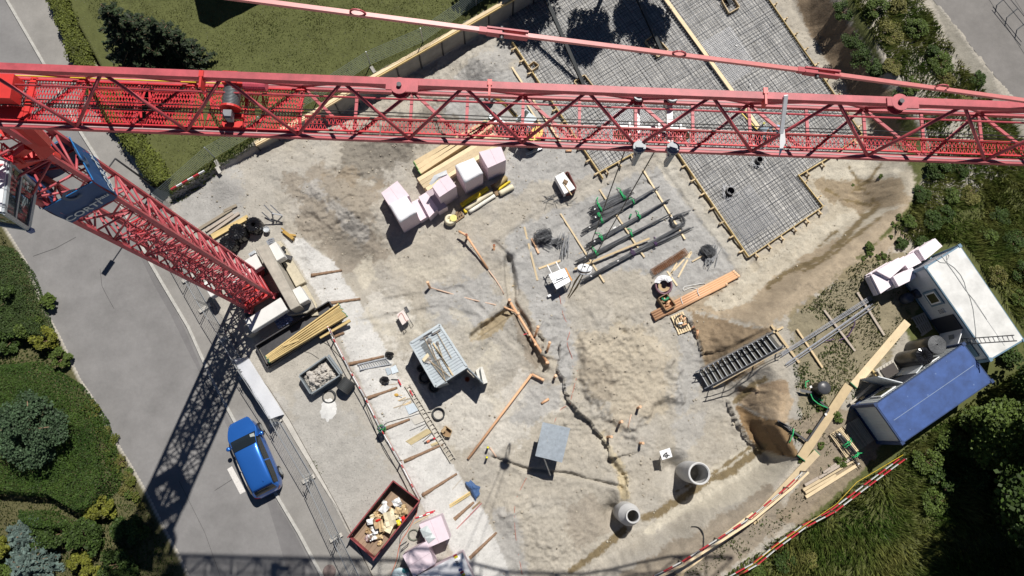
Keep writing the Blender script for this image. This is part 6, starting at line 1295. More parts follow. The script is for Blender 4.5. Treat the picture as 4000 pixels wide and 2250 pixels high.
m_ = MB(); p = GV(*b(1540, 1015), .06); m_.ball(p, (.14, .1, .04), 8, 5); m_.bar(p, p+Vector((.35, -.03, 0)), .03, .03); m_.thing('hand_tool', mat('ochre plastic', (.50, .30, .06), .6), 'ochre hand tool beside the wooden stakes', 'tool')
# logs across the concrete strip
for k, (a, b_) in enumerate((((1216, 1076), (1335, 1057)), ((1275, 1187), (1408, 1168)), ((1300, 1318), (1345, 1300)), ((1363, 1423), (1500, 1392)), ((1437, 1555), (1550, 1515)), ((1508, 1673), (1600, 1638)), ((1580, 1802), (1730, 1735)), ((1650, 1935), (1785, 1850)), ((1775, 2028), (1850, 1962)), ((1835, 2180), (1940, 2080)))):
 A = GV(*a, .03); E = GV(*b_, .03); r = .115; lab = ('log end with cut face at the top of the pale strip', 'second log down the pale strip, cut face beside the board stack', 'short brown log end under the red and white barrier', 'log just above the aluminium ladder', 'log just above the wooden stakes', 'log reaching the green rope knot', 'log with a yellow mark below the battens', 'log ending at the red skip corner', 'short log below the blue sheet', 'lowest log at the bottom of the strip')[k]
 m_ = MB(); n = 12; m_.path([GV(a[0]+(b_[0]-a[0])*i/n, a[1]+(b_[1]-a[1])*i/n, random.uniform(.0, .05)) for i in range(n+1)], [r*random.uniform(.85, 1.05)*(1-.35*i/n) for i in range(n+1)], 9); o = m_.thing('log', M_BARK, lab, 'log', 'logs laid across the concrete strip', True)
 d = (A-E).normalized(); MB().tube(A, A+d*.012, r*.93, 12).build('cut_face', mat('cut wood', (.48, .33, .17), .8, var=.2), o)
# red and white rope barrier along the top of the strip
bp_ = [zTIM(887, 290), b(560, 120), b(840, 655), b(1060, 1045), (1485, 1672), (1560, 1800), (1637, 1950)]; zz = [2.3, 2.15, 2.1, 2.1, 2.1, 2.1, 2.1]
v = [Vector(P(*p, zz[i])) for i, p in enumerate(bp_)]; o = thing('rope_barrier', 'thin red and white barrier rail on dark posts above the concrete strip', 'barrier', (v[3].x, v[3].y, ZY))
for i in range(len(v)-1):
 MB().tube(v[i], v[i+1], .026, 7).build('rail', M_WHITE, o, True)
 for k in range(2): a = v[i]+(v[i+1]-v[i])*(.1+.5*k); e = v[i]+(v[i+1]-v[i])*(.2+.5*k); MB().tube(a, e, .029, 7).build('red_band', M_SIGR, o, True)
 MB().tube(v[i]-Vector((0, 0, .55)), v[i+1]-Vector((0, 0, .55)), .03, 7).build('lower_rail', mat('dusty pink rail', (.48, .36, .33), .6), o, True)
for p in v[1:]: MB().bar(p+Vector((0, 0, .05)), Vector((p.x, p.y, hz0(p.x, p.y)-.2)), .06, .06).build('post', M_OLDW, o)
p = Vector(P(1489, 1676, 2.0)); rr = random.Random(3)
o = thing('rope_knot', 'ball of green and purple rope hung on the barrier post', 'rope', p-Vector((0, 0, .3)))
for nm, mm, n in (('green_rope', mat('green rope', (.05, .22, .08), .7), 7), ('purple_rope', mat('purple rope', (.12, .07, .20), .7), 6)):
 m_ = MB()
 for k in range(n): u = Vector((rr.gauss(0, 1), rr.gauss(0, 1), rr.gauss(0, 1))).normalized(); w_ = u.orthogonal().normalized(); x_ = u.cross(w_); r_ = rr.uniform(.14, .24); m_.path([p+Vector((rr.uniform(-.05, .05), rr.uniform(-.05, .05), rr.uniform(-.2, .05)))+w_*r_*math.cos(t)+x_*r_*math.sin(t) for t in np.linspace(0, 6.283, 16)[:-1]], .028, 5, True)
 m_.build(nm, mm, o, True)
cable([(415, 205), (520, 270), (620, 370), (760, 520), (790, 600)], .018, M_BCAB, 'dark strip laid as the barrier shadow, from the board stack', tile=b); cable([(155, 362), (250, 390), (370, 470)], .015, M_BCAB, 'short thin cable above the rubble skip', tile=b); cable([(500, 2000-1650), (0, 0)] if False else [(1420, 1560), (1450, 1640), (1500, 1760), (1560, 1850), (1600, 1930)], .02, M_BCAB, 'dark strip laid as the barrier shadow, down to the red skip')  # the first and last run are the barrier's cast shadow laid as black tubes
# waste skip
q = [t12(1035, 730), t12(1235, 883), t12(882, 1330), t12(690, 1160)]; zt_ = 2.25; q3 = [Vector(P(x, y, zt_)) for x, y in q]; cc = sum(q3, Vector())/4; o = thing('waste_skip', 'open dark red waste skip full of cardboard and packaging', 'skip', (cc.x, cc.y, ZY)); M_SK = mat('dark red skip paint', (.25, .05, .055), .6, var=.3, vscale=3); M_SKI = mat('worn skip inside', (.17, .12, .10), .8, var=.3, vscale=3)
low = [cc+(p-cc)*.93 for p in q3]
for i in range(4):
 if i == 2: continue
 a, b_, c0, d0 = q3[i], q3[(i+1) % 4], low[(i+1) % 4], low[i]; c0 = Vector((c0.x, c0.y, ZY+.1)); d0 = Vector((d0.x, d0.y, ZY+.1)); n_ = (b_-a).cross(Vector((0, 0, 1))).normalized()*.03; n_ = n_ if (a-cc).dot(n_) > 0 else -n_
 MB().hexa([d0, c0, c0+n_, d0+n_, a, b_, b_+n_, a+n_]).build('side_wall', M_SK, o); MB().hexa([d0-n_*.3, c0-n_*.3, c0-n_*.1, d0-n_*.1, a-n_*.3-Vector((0, 0, .05)), b_-n_*.3-Vector((0, 0, .05)), b_-n_*.1-Vector((0, 0, .05)), a-n_*.1-Vector((0, 0, .05))]).build('inner_lining', M_SKI, o); MB().bar(a, b_, .065, .06).build('rim', M_SK, o)
a, b_ = q3[2], q3[3]; MB().bar(Vector((a.x, a.y, 1.5)), Vector((b_.x, b_.y, 1.5)), .06, .75).build('tail_gate', M_SK, o)
fl = [Vector((p.x, p.y, ZY+.16)) for p in low]; e0, e1 = q3[3], q3[2]
for k in range(7): u = (k+.5)/7; A = fl[3]+(fl[2]-fl[3])*u; E = fl[0]+(fl[1]-fl[0])*u; A = A+(A-E)*.06; w_ = (fl[3]-fl[2]).length/7*.96; A.z += .12; MB().bar(A, E, w_, .04).build('floor_plank', wood_mat('worn brown floor', (.27, .19, .13)), o)
rr = random.Random(21); JG = 'waste in the red skip'
def junk(u0, v0, su, sv, zz_, m_, rot, lab, name, cat, bend=.1):
 p = (q3[0]*(1-u0)+q3[1]*u0)*(1-v0)+(q3[3]*(1-u0)+q3[2]*u0)*v0; p = Vector((p.x, p.y, ZY+zz_)); c_, s_ = math.cos(rot), math.sin(rot); gg = []
 for i in range(4):
  for j in range(4): x, y = (i/3-.5)*su, (j/3-.5)*sv; gg.append(p+Vector((x*c_-y*s_, x*s_+y*c_, rr.uniform(-bend, bend)+x*rr.uniform(-.2, .2))))
 fs = [(i*4+j, (i+1)*4+j, (i+1)*4+j+1, i*4+j+1) for i in range(3) for j in range(3)]; b2 = [g_-Vector((0, 0, .03)) for g_ in gg]
 return MB().add(gg, fs).add(b2, [f[::-1] for f in fs]).thing(name, m_, lab, cat, JG)
MC, MWp, MCr = MATS['cardboard'], mat('white packaging', (.76, .77, .77), .6, var=.06), mat('cream plastic sheet', (.72, .64, .46), .5)
MCl = mat('light cardboard', (.56, .42, .24), .8)
for u0, v0, su, sv, zz_, mm, rot, lab, nm in ((.48, .22, .45, .4, .75, MWp, .5, 'crumpled white packaging at the upper end of the red skip', 'packaging'), (.3, .4, .5, .4, .7, MWp, .9, 'white packaging sheet at the left inside the red skip', 'packaging'), (.62, .45, .6, .75, .8, MCr, .3, 'large cream plastic sheet in the middle of the red skip', 'plastic_sheet'), (.72, .55, .55, .6, .72, MCr, -.4, 'cream sheet near the long side of the red skip', 'plastic_sheet'), (.42, .60, .42, .55, .85, MC, .35, 'brown box board in the middle of the red skip', 'cardboard'), (.55, .60, .25, .65, .84, MCl, .2, 'long light box board in the middle of the red skip', 'cardboard'), (.82, .25, .35, .4, .6, MC, .3, 'brown box board at the upper right inside the red skip', 'cardboard'), (.22, .66, .4, .3, .6, MWp, .2, 'white bag at the left edge of the waste in the red skip', 'packaging'), (.55, .80, .4, .35, .55, MWp, .4, 'white paper at the lower edge of the waste in the red skip', 'packaging'), (.46, .86, .35, .3, .42, mat('pinkish film', (.62, .50, .50), .4), .9, 'pinkish film at the lower edge of the waste', 'packaging'), (.34, .78, .3, .35, .45, MC, 1.2, 'torn brown cardboard near the floor planks', 'cardboard'), (.66, .30, .35, .35, .66, MCl, 1.3, 'torn light cardboard under the white packaging', 'cardboard'), (.22, .52, .3, .3, .5, MCl, .5, 'torn cardboard strip along the left wall', 'cardboard'), (.70, .74, .4, .3, .5, MCl, .1, 'light cardboard strip near the right wall', 'cardboard'), (.9, .42, .22, .3, .75, mat('yellow bag', (.70, .58, .03), .5), .4, 'yellow bag at the right wall of the red skip', 'packaging'), (.96, .34, .22, .32, .85, mat('bright red pack', (.62, .02, .015), .5), .5, 'bright red pack in the right corner of the red skip', 'packaging'), (.38, .565, .3, .1, .9, MATS['bright red pack'], .35, 'small red printed strip on the brown box board', 'packaging'), (.5, .72, .32, .28, .62, MWp, .1, 'white folded card in the red skip', 'packaging')): junk(u0, v0, su, sv, zz_, mm, rot, lab, nm, nm.replace('_', ' '))
for k in range(30): junk(rr.uniform(.15, .85), rr.uniform(.2, .85), .28, .22, rr.uniform(.35, .6), rr.choice((MC, MCl, MWp, MCr, M_SKI)), rr.uniform(0, 3), 'small scrap of cardboard or paper among the waste in the red skip', 'waste_scrap', 'scrap')
# foam blocks at the bottom edge
f2 = zBF
foam_block([f2(660, 478), f2(1078, 308), f2(1240, 742), f2(838, 917)], 2.5, 'pink foam block with silver film pieces beside the red skip', False, True, ZY, 'pink foam blocks at the bottom edge')
foam_block([f2(345, 1062), f2(790, 800), f2(965, 1222), f2(560, 1470)], 2.55, 'pink foam block at the bottom edge between the skip and the printed block', False, False, ZY, 'pink foam blocks at the bottom edge')
ob = foam_block([f2(640, 1440), f2(1478, 1020), f2(1700, 1560), f2(860, 1980)], 2.5, 'white wrapped foam block with printed lettering at the bottom edge', True, False, ZY, 'pink foam blocks at the bottom edge')
a, e = Vector(P(*f2(450, 1275), 2.556)), Vector(P(*f2(875, 1010), 2.556)); MB().bar(a, e, .02, .006).thing('joint_strip', MATS['joint line'], 'dark joint line across the lower pink foam block', 'joint')
p0, p1 = Vector(P(*f2(1340, 1170), 2.56)), Vector(P(*f2(1500, 1500), 2.56)); ux = (p1-p0).normalized(); uy = Vector((0, 0, 1)).cross(ux)
cu = text_mesh('AUSTROTHERM', .21); tmp = bpy.data.objects.new('t', cu); COL.objects.link(tmp); me = bpy.data.meshes.new_from_object(tmp); bpy.data.objects.remove(tmp); o = bpy.data.objects.new('lettering', me); COL.objects.link(o); me.materials.clear(); me.materials.append(mat('blue black print', (.03, .035, .09), .5)); mtx = Matrix((ux, uy, Vector((0, 0, 1)))).transposed().to_4x4(); mtx.translation = p0-Vector(WORLD_LOC[ob.name]); o.parent = ob; o.matrix_local = mtx
for (x, y), c3 in (((1360, 1092), (.62, .55, .02)), ((1340, 1062), (.35, .03, .03)), ((1440, 1330), (.02, .03, .20)), ((1470, 1378), (.55, .03, .04)), ((1495, 1425), (.65, .55, .02))): p = Vector(P(*f2(x, y), 2.565)); MB().bar(p-ux*.05, p+ux*.05, .20, .006).build('print_band', mat('print %.2f' % c3[0], c3, .5), ob)
for q4, lab in (([(675, 570), (815, 490), (915, 650), (745, 725)], 'silver grey film square on the upper pink foam block'), ([(765, 725), (915, 650), (980, 730), (840, 838)], 'second grey film piece on the upper pink foam block')):
 v = [Vector(P(*f2(*p), 2.53)) for p in q4]; MB().add(v+[sum(v, Vector())/4+Vector((0, 0, .07))], [(0, 1, 4), (1, 2, 4), (2, 3, 4), (3, 0, 4)]).thing('film_piece', mat('silver film', (.55, .60, .60), .25, .2), lab, 'film')
p = GV(*f2(330, 1390)); m_ = MB(); m_.ball(p+Vector((0, 0, .3)), (.5, .35, .3), 14, 8, .08); m_.thing('plastic_bag', mat('pale blue film', (.45, .56, .60), .25), 'pale blue film bundle at the bottom edge beside the pink foam', 'plastic bundle'); p = GV(*f2(420, 1320)); m_ = MB(); m_.ball(p+Vector((0, 0, .45)), (.2, .16, .2), 10, 6, .08); m_.thing('teal_bag', mat('teal plastic', (.04, .20, .23), .4), 'teal bag on the pale blue bundle', 'bag')
v = [(1578, 735), (1620, 722), (1695, 775), (1692, 830), (1660, 882), (1640, 850), (1612, 800), (1580, 760)]; gg = [GV(*t12(*p), .06+.1*random.random()) for p in v]; cc = sum(gg, Vector())/len(gg)+Vector((0, 0, .22)); m_ = MB(); m2 = []
for k in range(len(gg)): m2 += [gg[k], (gg[k]+gg[(k+1) % len(gg)])/2+(cc-gg[k])*.15+Vector((0, 0, .1*(k % 2)))]
inner_ = [p+(cc-p)*.55+Vector((0, 0, random.uniform(0, .12))) for p in m2]; n = len(m2); m_.add(m2+inner_+[cc], [(i, (i+1) % n, n+(i+1) % n, n+i) for i in range(n)]+[(n+i, n+(i+1) % n, 2*n) for i in range(n)]); m_.thing('blue_sheet', mat('blue tarpaulin', (.055, .11, .24), .55, var=.2), 'crumpled blue tarpaulin on the two yellow planks', 'tarpaulin')
plank(t12(1460, 915), t12(1625, 808), .07, .05, M_YELW, 'upper yellow plank under the blue tarpaulin'); plank(t12(1462, 930), t12(1625, 825), .07, .05, M_YELW, 'lower yellow plank under the blue tarpaulin'); plank(t12(1632, 942), t12(1692, 888), .1, .04, M_BROWNW, 'short brown plank below the blue tarpaulin'); plank(t12(1515, 1092), t12(1703, 898), .035, .03, mat('red measuring rod', (.42, .09, .09), .6), 'thin red rod below the blue tarpaulin', 'rod', 'rod')
plank(t12(1480, 798), t12(1555, 712), .02, .02, M_OLDW, 'thin grey rod above the blue tarpaulin', 'rod', 'rod'); o = striped(GV(*t12(1205, 1010), .06), GV(*t12(1340, 965), .06), .06, .05, 5, 'barrier_board', 'fallen red and white barrier piece above the silver film foam block', 'barrier board'); plank(t12(1190, 1055), t12(1310, 985), .035, .03, M_PINE, 'thin batten beside the fallen barrier piece', 'batten', 'batten'); plank(t12(1280, 975), t12(1352, 955), .05, .05, M_SIGR, 'red handle at the end of the fallen barrier piece', 'stick', 'stick')
cable([(1215, 905), (1210, 980), (1150, 1100), (1090, 1200), (1060, 1330), (1020, 1440)], .022, mat('salmon hose', (.55, .16, .10), .6), 'salmon hose running from the skip corner to the bottom edge', tile=t12); cable([(1205, 960), (1160, 1060), (1090, 1150), (1085, 1300), (1030, 1440)], .018, M_BCAB, 'black cable beside the salmon hose', tile=t12)
m_ = MB(); p = GV(*t12(1125, 1215)); m_.bar(p+Vector((-.15, -.2, .25)), p+Vector((.2, .1, .3)), .04, .04); m_.bar(p+Vector((-.15, -.2, 0)), p+Vector((-.15, -.2, .3)), .04, .04); m_.bar(p+Vector((.2, .1, 0)), p+Vector((.2, .1, .3)), .04, .04); m_.bar(p+Vector((-.3, -.05, .05)), p+Vector((.1, .2, .05)), .04, .04); m_.thing('trestle', M_DARK, 'small dark trestle beside the lower pink foam block', 'trestle')
mh = GV(*t12(560, 1410)); MB().lathe((mh.x, mh.y, ZY), [(0, .06), (.3, .06), (.34, .05), (.36, .02)], 24).thing('manhole_cover', mat('brown iron', (.17, .13, .12), .7, .3, var=.3, vscale=14), 'round brown manhole cover on the pavement at the bottom edge', 'manhole cover')
# ================================================================ CONTAINERS AND THE RIGHT BANK
zb = ZB
M_BLUE = mat('blue container paint', (.035, .08, .24), .5, var=.3, vscale=1.5, spec=.5, bump=.05); M_BLUED = mat('dark blue frame', (.025, .05, .13), .5, var=.1)
M_CWALL = mat('pale container wall', (.52, .55, .56), .5, var=.06, vscale=2); M_CROOF = mat('white container roof', (.62, .62, .60), .5, var=.2, vscale=1.1); M_SLATE = mat('slate blue frame', (.13, .22, .30), .5, var=.1)
def container(q, zt, z0, wallm, roofm, frm, lab, seamm):
 """q: roof corners, near-left, near-right (short side), far-right, far-left in order round the roof"""
 c = sum(q, Vector())/4; o = thing('site_container', lab, 'site container', (c.x, c.y, z0)); ins_ = [c+(p-c)*.985 for p in q]
 for i in range(4):
  a, b_ = ins_[i], ins_[(i+1) % 4]; d = (b_-a).normalized(); n_ = Vector((d.y, -d.x, 0)); n_ = n_ if (a-c).dot(n_) > 0 else -n_; L_ = (b_-a).length
  w_ = MB().bar(Vector((a.x, a.y, (z0+zt)/2))-n_*.06+d*.05, Vector((b_.x, b_.y, (z0+zt)/2))-n_*.06-d*.05, .06, zt-z0-.14).build('wall', wallm, o)
  m_ = MB(); k = int(L_/.18)
  for j in range(1, k): p = a+d*(L_*j/k); m_.bar(Vector((p.x, p.y, z0+.14))-n_*.024, Vector((p.x, p.y, zt-.14))-n_*.024, .07, .016, up=n_)
  m_.build('wall_ribs', wallm, w_)
  for z_ in (z0+.07, zt-.07): MB().bar(Vector((a.x, a.y, z_))-n_*.03, Vector((b_.x, b_.y, z_))-n_*.03, .13, .14).build('frame_rail', frm, o)
  MB().box((a.x, a.y, (z0+zt)/2), (.16, .16, zt-z0-.02), math.atan2(d.y, d.x)).build('corner_post', frm, o); MB().box((a.x, a.y, zt-.02), (.2, .18, .13), math.atan2(d.y, d.x)).build('corner_casting', frm, o)
 m_ = MB(); m_.prism([c+(p-c)*.97 for p in q], zt-.06, zt+.015); rf = m_.build('roof', roofm, o); a, b_ = (q[0]+q[1])/2, (q[2]+q[3])/2
 MB().bar(a+(b_-a)*.06+Vector((0, 0, .018)), a+(b_-a)*.95+Vector((0, 0, .018)), .03, .02).build('roof_seam', seamm, rf); return o, ins_, c
zt = zb+2.6
bq = [Vector(P(x, y, zt)) for x, y in ((3416, 1581), (3523, 1733), (3878, 1488), (3766, 1341))]
ob, bi, bc = container(bq, zt, zb+.06, M_CWALL, M_BLUE, M_BLUED, 'blue roofed site container with pale walls and an open door panel', mat('scuffed seam', (.20, .26, .38), .5))
wq = [Vector(P(x, y, zt)) for x, y in ((3613, 1041), (3748, 957), (4002, 1330), (3870, 1408))]
ow, wi, wc = container(wq, zt, zb+.06, mat('white container wall', (.62, .65, .67), .5, var=.05), M_CROOF, M_SLATE, 'white roofed site container with a window and an open door on its shaded side', mat('grey roof joint', (.45, .46, .46), .6))
def on_wall(a, b_, c, u, z, off=.02):
 d = (b_-a); n_ = Vector((d.y, -d.x, 0)).normalized(); n_ = n_ if (a-c).dot(n_) > 0 else -n_; p = a+d*u+n_*off; return Vector((p.x, p.y, z)), n_, d.normalized()
def wall_panel(a, b_, c, u0, u1, z0, z1, m_, name, par, t=.03, off=.02):
 p, n_, d = on_wall(a, b_, c, u0, (z0+z1)/2, off); q, _, _ = on_wall(a, b_, c, u1, (z0+z1)/2, off); return MB().bar(p, q, t, z1-z0).build(name, m_, par)
A, E = wi[0], wi[3]
w_ = wall_panel(A, E, wc, .22, .38, zb+1.0, zb+2.15, M_SLATE, 'window', ow, .06, .03); wall_panel(A, E, wc, .24, .36, zb+1.12, zb+2.03, M_WHITE, 'sash', w_, .04, .05); wall_panel(A, E, wc, .255, .345, zb+1.22, zb+1.95, mat('dark pane', (.07, .07, .035), .1), 'pane', w_, .03, .065)
wall_panel(A, E, wc, .50, .66, zb+.1, zb+2.2, mat('dark doorway', (.02, .025, .04), .6), 'doorway', ow, .03, .02)
wall_panel(A, E, wc, .42, .47, zb+1.2, zb+1.7, M_WHITE, 'notice', ow, .015, .025); wall_panel(A, E, wc, .80, .95, zb+1.05, zb+2.0, M_SLATE, 'window', ow, .05, .03)
for i in range(3):
 for j in range(3): wall_panel(A, E, wc, .424+.015*i, .436+.015*i, zb+1.25+.15*j, zb+1.37+.15*j, mat('grey print', (.20, .22, .24), .6), 'notice_print', ow, .01, .036)
hp, n_, d = on_wall(A, E, wc, .66, zb+1.15); MB().bar(hp, hp+(n_*.75+d*.55).normalized()*.95, .05, 2.05).build('door', M_WHITE, ow);
hp2 = hp+(n_*.75+d*.55).normalized()*.45; MB().box(hp2+Vector((-.05, 0, .3)), (.02, .35, .45), 0).build('door_notice', MATS['grey print'], ow)
def roof_cable(pts, z, lab, m_):
 k = MB(); k.path([Vector(P(*zWC(*p), z)) for p in pts], .016, 5); return k.thing('cable', m_, lab, 'cable', smooth=True)
roof_cable([(970, 300), (1030, 345), (1090, 350), (1100, 325), (1125, 275), (1110, 255), (1095, 270), (1105, 350), (1180, 400), (1250, 480), (1290, 560), (1310, 640), (1350, 720), (1385, 850), (1400, 980), (1412, 1080), (1415, 1210)], zt+.035, 'thin grey cable looping over the white container roof', mat('grey cable', (.36, .37, .36), .6))
roof_cable([(1045, 275), (1090, 340), (1180, 460), (1300, 640), (1400, 760), (1530, 960)], zt+.03, 'straight thin dark cable along the white container roof', MATS['grey cable'])
la, lb = [zWC(1050, 1185), zWC(1825, 1130)], [zWC(1075, 1235), zWC(1855, 1190)]
o = thing('ladder', 'thin grey ladder leaning over the lower end of the white container roof', 'ladder', Vector(P(*zWC(1500, 1190), zt+.1))); M_LD = mat('grey ladder', (.22, .22, .22), .5, .4)
L4 = [Vector(P(*zWC(1060, 1185), zb+.6)), Vector(P(*zWC(1825, 1130), zb+5.0)), Vector(P(*zWC(1090, 1240), zb+.6)), Vector(P(*zWC(1855, 1190), zb+5.0))]
MB().bar(L4[0], L4[1], .045, .045).build('rail', M_LD, o); MB().bar(L4[2], L4[3], .045, .045).build('rail', M_LD, o)
for k in range(16): u = (k+.5)/16; MB().bar(L4[0]+(L4[1]-L4[0])*u, L4[2]+(L4[3]-L4[2])*u, .03, .03).build('rung', M_LD, o)
# blue container details
A, E = bi[0], bi[3]
for u0, u1, z0, z1 in ((.13, .30, .95, 2.0), (.62, .80, .95, 2.0)): w_ = wall_panel(A, E, bc, u0, u1, zb+z0, zb+z1, M_WHITE, 'window', ob, .05, .03); wall_panel(A, E, bc, u0+.015, u1-.015, zb+z0+.1, zb+z1-.1, MATS['dark pane'], 'pane', w_, .03, .05)
hp, n_, d = on_wall(A, E, bc, .36, zb+1.1); MB().bar(hp, hp+(n_*.9-d*.85).normalized()*1.35, .05, 2.1).build('door', MATS['white container wall'], ob); wall_panel(A, E, bc, .36, .52, zb+.1, zb+2.15, MATS['dark doorway'], 'doorway', ob, .03, .02)
hp, n_, d = on_wall(A, E, bc, .52, zb+1.1); MB().bar(hp, hp+(n_*.25+d*.95).normalized()*1.1, .05, 2.0).build('door', MATS['white container wall'], ob)
rr = np.random.default_rng(12)
for k in range(9):
 u, v = .08+.8*rr.random(), .1+.8*rr.random(); p = (bq[0]*(1-u)+bq[3]*u)*(1-v)+(bq[1]*(1-u)+bq[2]*u)*v; r_ = .012+.035*rr.random()**2; MB().lathe((p.x, p.y, zt+.014), [(0, .006), (r_, .005), (r_*1.3, .001)], 7).build('paint_scuff', mat('pale scuff', (.10, .16, .33), .7), ob)
# insulation boards leaning at the white container
w = zWC
for q4, z1, z0, lab in (([w(340, 440), w(580, 297), w(655, 375), w(490, 520)], 1.35, 0, 'largest tilted pile of lilac white foam boards beside the white container'), ([w(610, 315), w(745, 235), w(830, 345), w(690, 415)], 1.15, 0, 'foam board with brown stains in the middle of the pile by the white container'), ([w(525, 500), w(735, 400), w(778, 510), w(585, 605)], 1.5, 0, 'foam boards nearest the window of the white container'), ([w(790, 205), w(970, 85), w(1050, 170), w(862, 320)], 1.2, 0, 'foam boards at the far end of the pile by the container corner'), ([w(285, 480), w(400, 425), w(560, 560), w(385, 680)], 1.1, .3, 'stack of lilac foam boards in shade at the front of the pile')):
 q = [Vector(P(x, y, zb+z1)) for x, y in q4]; c = sum(q, Vector())/4; o = thing('foam_pile', lab, 'foam boards', (c.x, c.y, zb+z0), 'foam board piles beside the white container'); n = 8
 for k in range(n):
  s_ = Vector((rng_:=random.uniform(-.03, .03), random.uniform(-.03, .03), 0)); zz = zb+z0+(z1-z0)*(k+.5)/n; m_ = MB(); m_.hexa([Vector((p.x, p.y, zz-.06*(z1-z0)*.9))+s_ for p in q]+[Vector((p.x, p.y, zz+.06*(z1-z0)*.9))+s_ for p in q]); m_.build('foam_sheet', M_PINK, o)
# rolls of membrane
M_ROLL = mat('black membrane roll', (.028, .028, .03), .28, var=.3, vscale=9, bump=.5, bscale=14)
for (x, y), r, zt_, m2, lab in ((zBC(1272, 128), .84, zb+2.3, M_STEEL, 'tall black roll with a grey spiral end standing by the containers'), (zBC(1137, 250), .76, zb+2.2, None, 'tall black roll in shiny wrinkled film beside the blue container')):
 t_ = Vector(P(x, y, zt_)); m_ = MB(); r *= .62; m_.lathe((t_.x, t_.y, zb), [(r, 0), (r*1.01, .7), (r*.98, 1.0), (r, 1.6), (r, zt_-zb-.03), (r*.96, zt_-zb)], 32); o = m_.thing('membrane_roll', M_ROLL, lab, 'roll', 'tall black membrane rolls', True); m_ = MB()
 if m2:
  for k in range(7): m_.lathe((t_.x, t_.y, zt_), [(r*(.13*k+.08), -.01), (r*(.13*k+.12), .015), (r*(.13*k+.19), -.01)], 30)
  m_.build('spiral_end', mat('grey felt end', (.17, .175, .18), .6, var=.3, vscale=12), o)
 else:
  n = 30; vs = [(t_.x, t_.y, zt_-.05)]
  for ring, (rf_, h) in enumerate(((.22, .0), (.65, .06), (1.0, .0))): vs += [(t_.x+r*rf_*math.cos(6.283*i/n), t_.y+r*rf_*math.sin(6.283*i/n), zt_+h+(.022 if i % 2 else -.012)*(ring < 2)) for i in range(n)]
  MB().add(vs, [(0, 1+i, 1+(i+1) % n) for i in range(n)]+[(1+k*n+i, 1+(k+1)*n+i, 1+(k+1)*n+(i+1) % n, 1+k*n+(i+1) % n) for k in range(2) for i in range(n)]).build('film_end', MATS['glossy black plastic'], o)
bq4 = [zBC(610, 398), zBC(800, 283), zBC(872, 420), zBC(695, 525)]; pallet(bq4, zb+.75, 'pale pallet carrying dark sheets beside the black film roll', mat('grey pale wood', (.45, .42, .36), .8, island=.1), 6, 'pallet')
q = [Vector(P(*zBC(*p), zb+.82)) for p in ((660, 405), (800, 320), (860, 420), (725, 500))]; o = thing('slate_stack', 'dark slatted sheets stacked on the pale pallet', 'sheets', (sum(q, Vector())/4-Vector((0, 0, .05))))
for k in range(11): u = (k+.5)/11; MB().bar(q[0]+(q[3]-q[0])*u, q[1]+(q[2]-q[1])*u, .06, .05).build('slat', mat('dark slat', (.07, .06, .055), .7), o)
plank(zBC(335, 765), zBC(575, 555), .13, .05, mat('pale grey wood', (.48, .43, .35), .8, island=.1), 'pale plank on blocks in front of the blue container window', za=zb+.3, zb_=zb+.3); plank(zBC(440, 715), zBC(480, 690), .12, .2, M_PINE, 'short yellow block under the pale plank', 'wood_block', 'wood block', za=zb+.22, zb_=zb+.22); plank(zBC(568, 395), zBC(660, 530), .1, .1, M_YELW, 'yellow beam under the pale pallet', 'timber_beam', 'beam', za=zb+.15, zb_=zb+.15)
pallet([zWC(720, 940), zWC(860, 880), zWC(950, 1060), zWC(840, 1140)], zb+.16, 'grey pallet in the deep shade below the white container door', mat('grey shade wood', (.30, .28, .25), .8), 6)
for k, (x, y) in enumerate((zWC(745, 690), zWC(630, 745))): p = G(x, y); MB().lathe((p[0], p[1], p[2]), [(.0, 0), (.28, 0), (.3, .6), (.22, .75), (0, .76)], 16).thing('bin', mat('dark blue grey bin', (.05, .06, .09), .5), ('round dark bin under the white container window', 'low dark bin left of the round bin')[k], 'bin', smooth=True)
# walkway planks and rails on the bank
def zpl(a, b_, w_, h, m_, lab, up=.12, name='scaffold_plank'):
 A, E = GV(*a, up), GV(*b_, up); A = Vector(P(*a, A.z)); E = Vector(P(*b_, E.z)); o = MB().bar(A, E, w_, h).thing(name, m_, lab, 'plank'); d = (E-A).normalized()
 MB().bar(A-d*.004, A+d*.04, w_+.006, h+.006).build('end_paint', M_GREENP, o); return o
zpl(zPAL(225, 985), zPAL(768, 160), .50, .10, M_PINE, 'wide yellow walkway plank on the bank with green painted ends', .2); zpl((3333, 1506), (3544, 1258), .46, .08, M_PALEW, 'wide pale walkway plank leading to the white container', .12)
zpl(zPAL(415, 915), t22(1835, 1015), .40, .06, M_PALEW, 'upper pale walkway plank along the barrier', .12); zpl(t22(1835, 985), t22(1245, 1430), .38, .06, M_PALEW, 'lower pale walkway plank running off along the barrier', .08)
plank(t22(1800, 985), t22(1845, 1050), .28, .04, M_PINE, 'short cross board under the joint of the walkway planks', up=.02); plank(t22(1235, 1410), t22(1290, 1449), .3, .04, M_PINE, 'short cross board at the lower end of the walkway planks', up=.02)
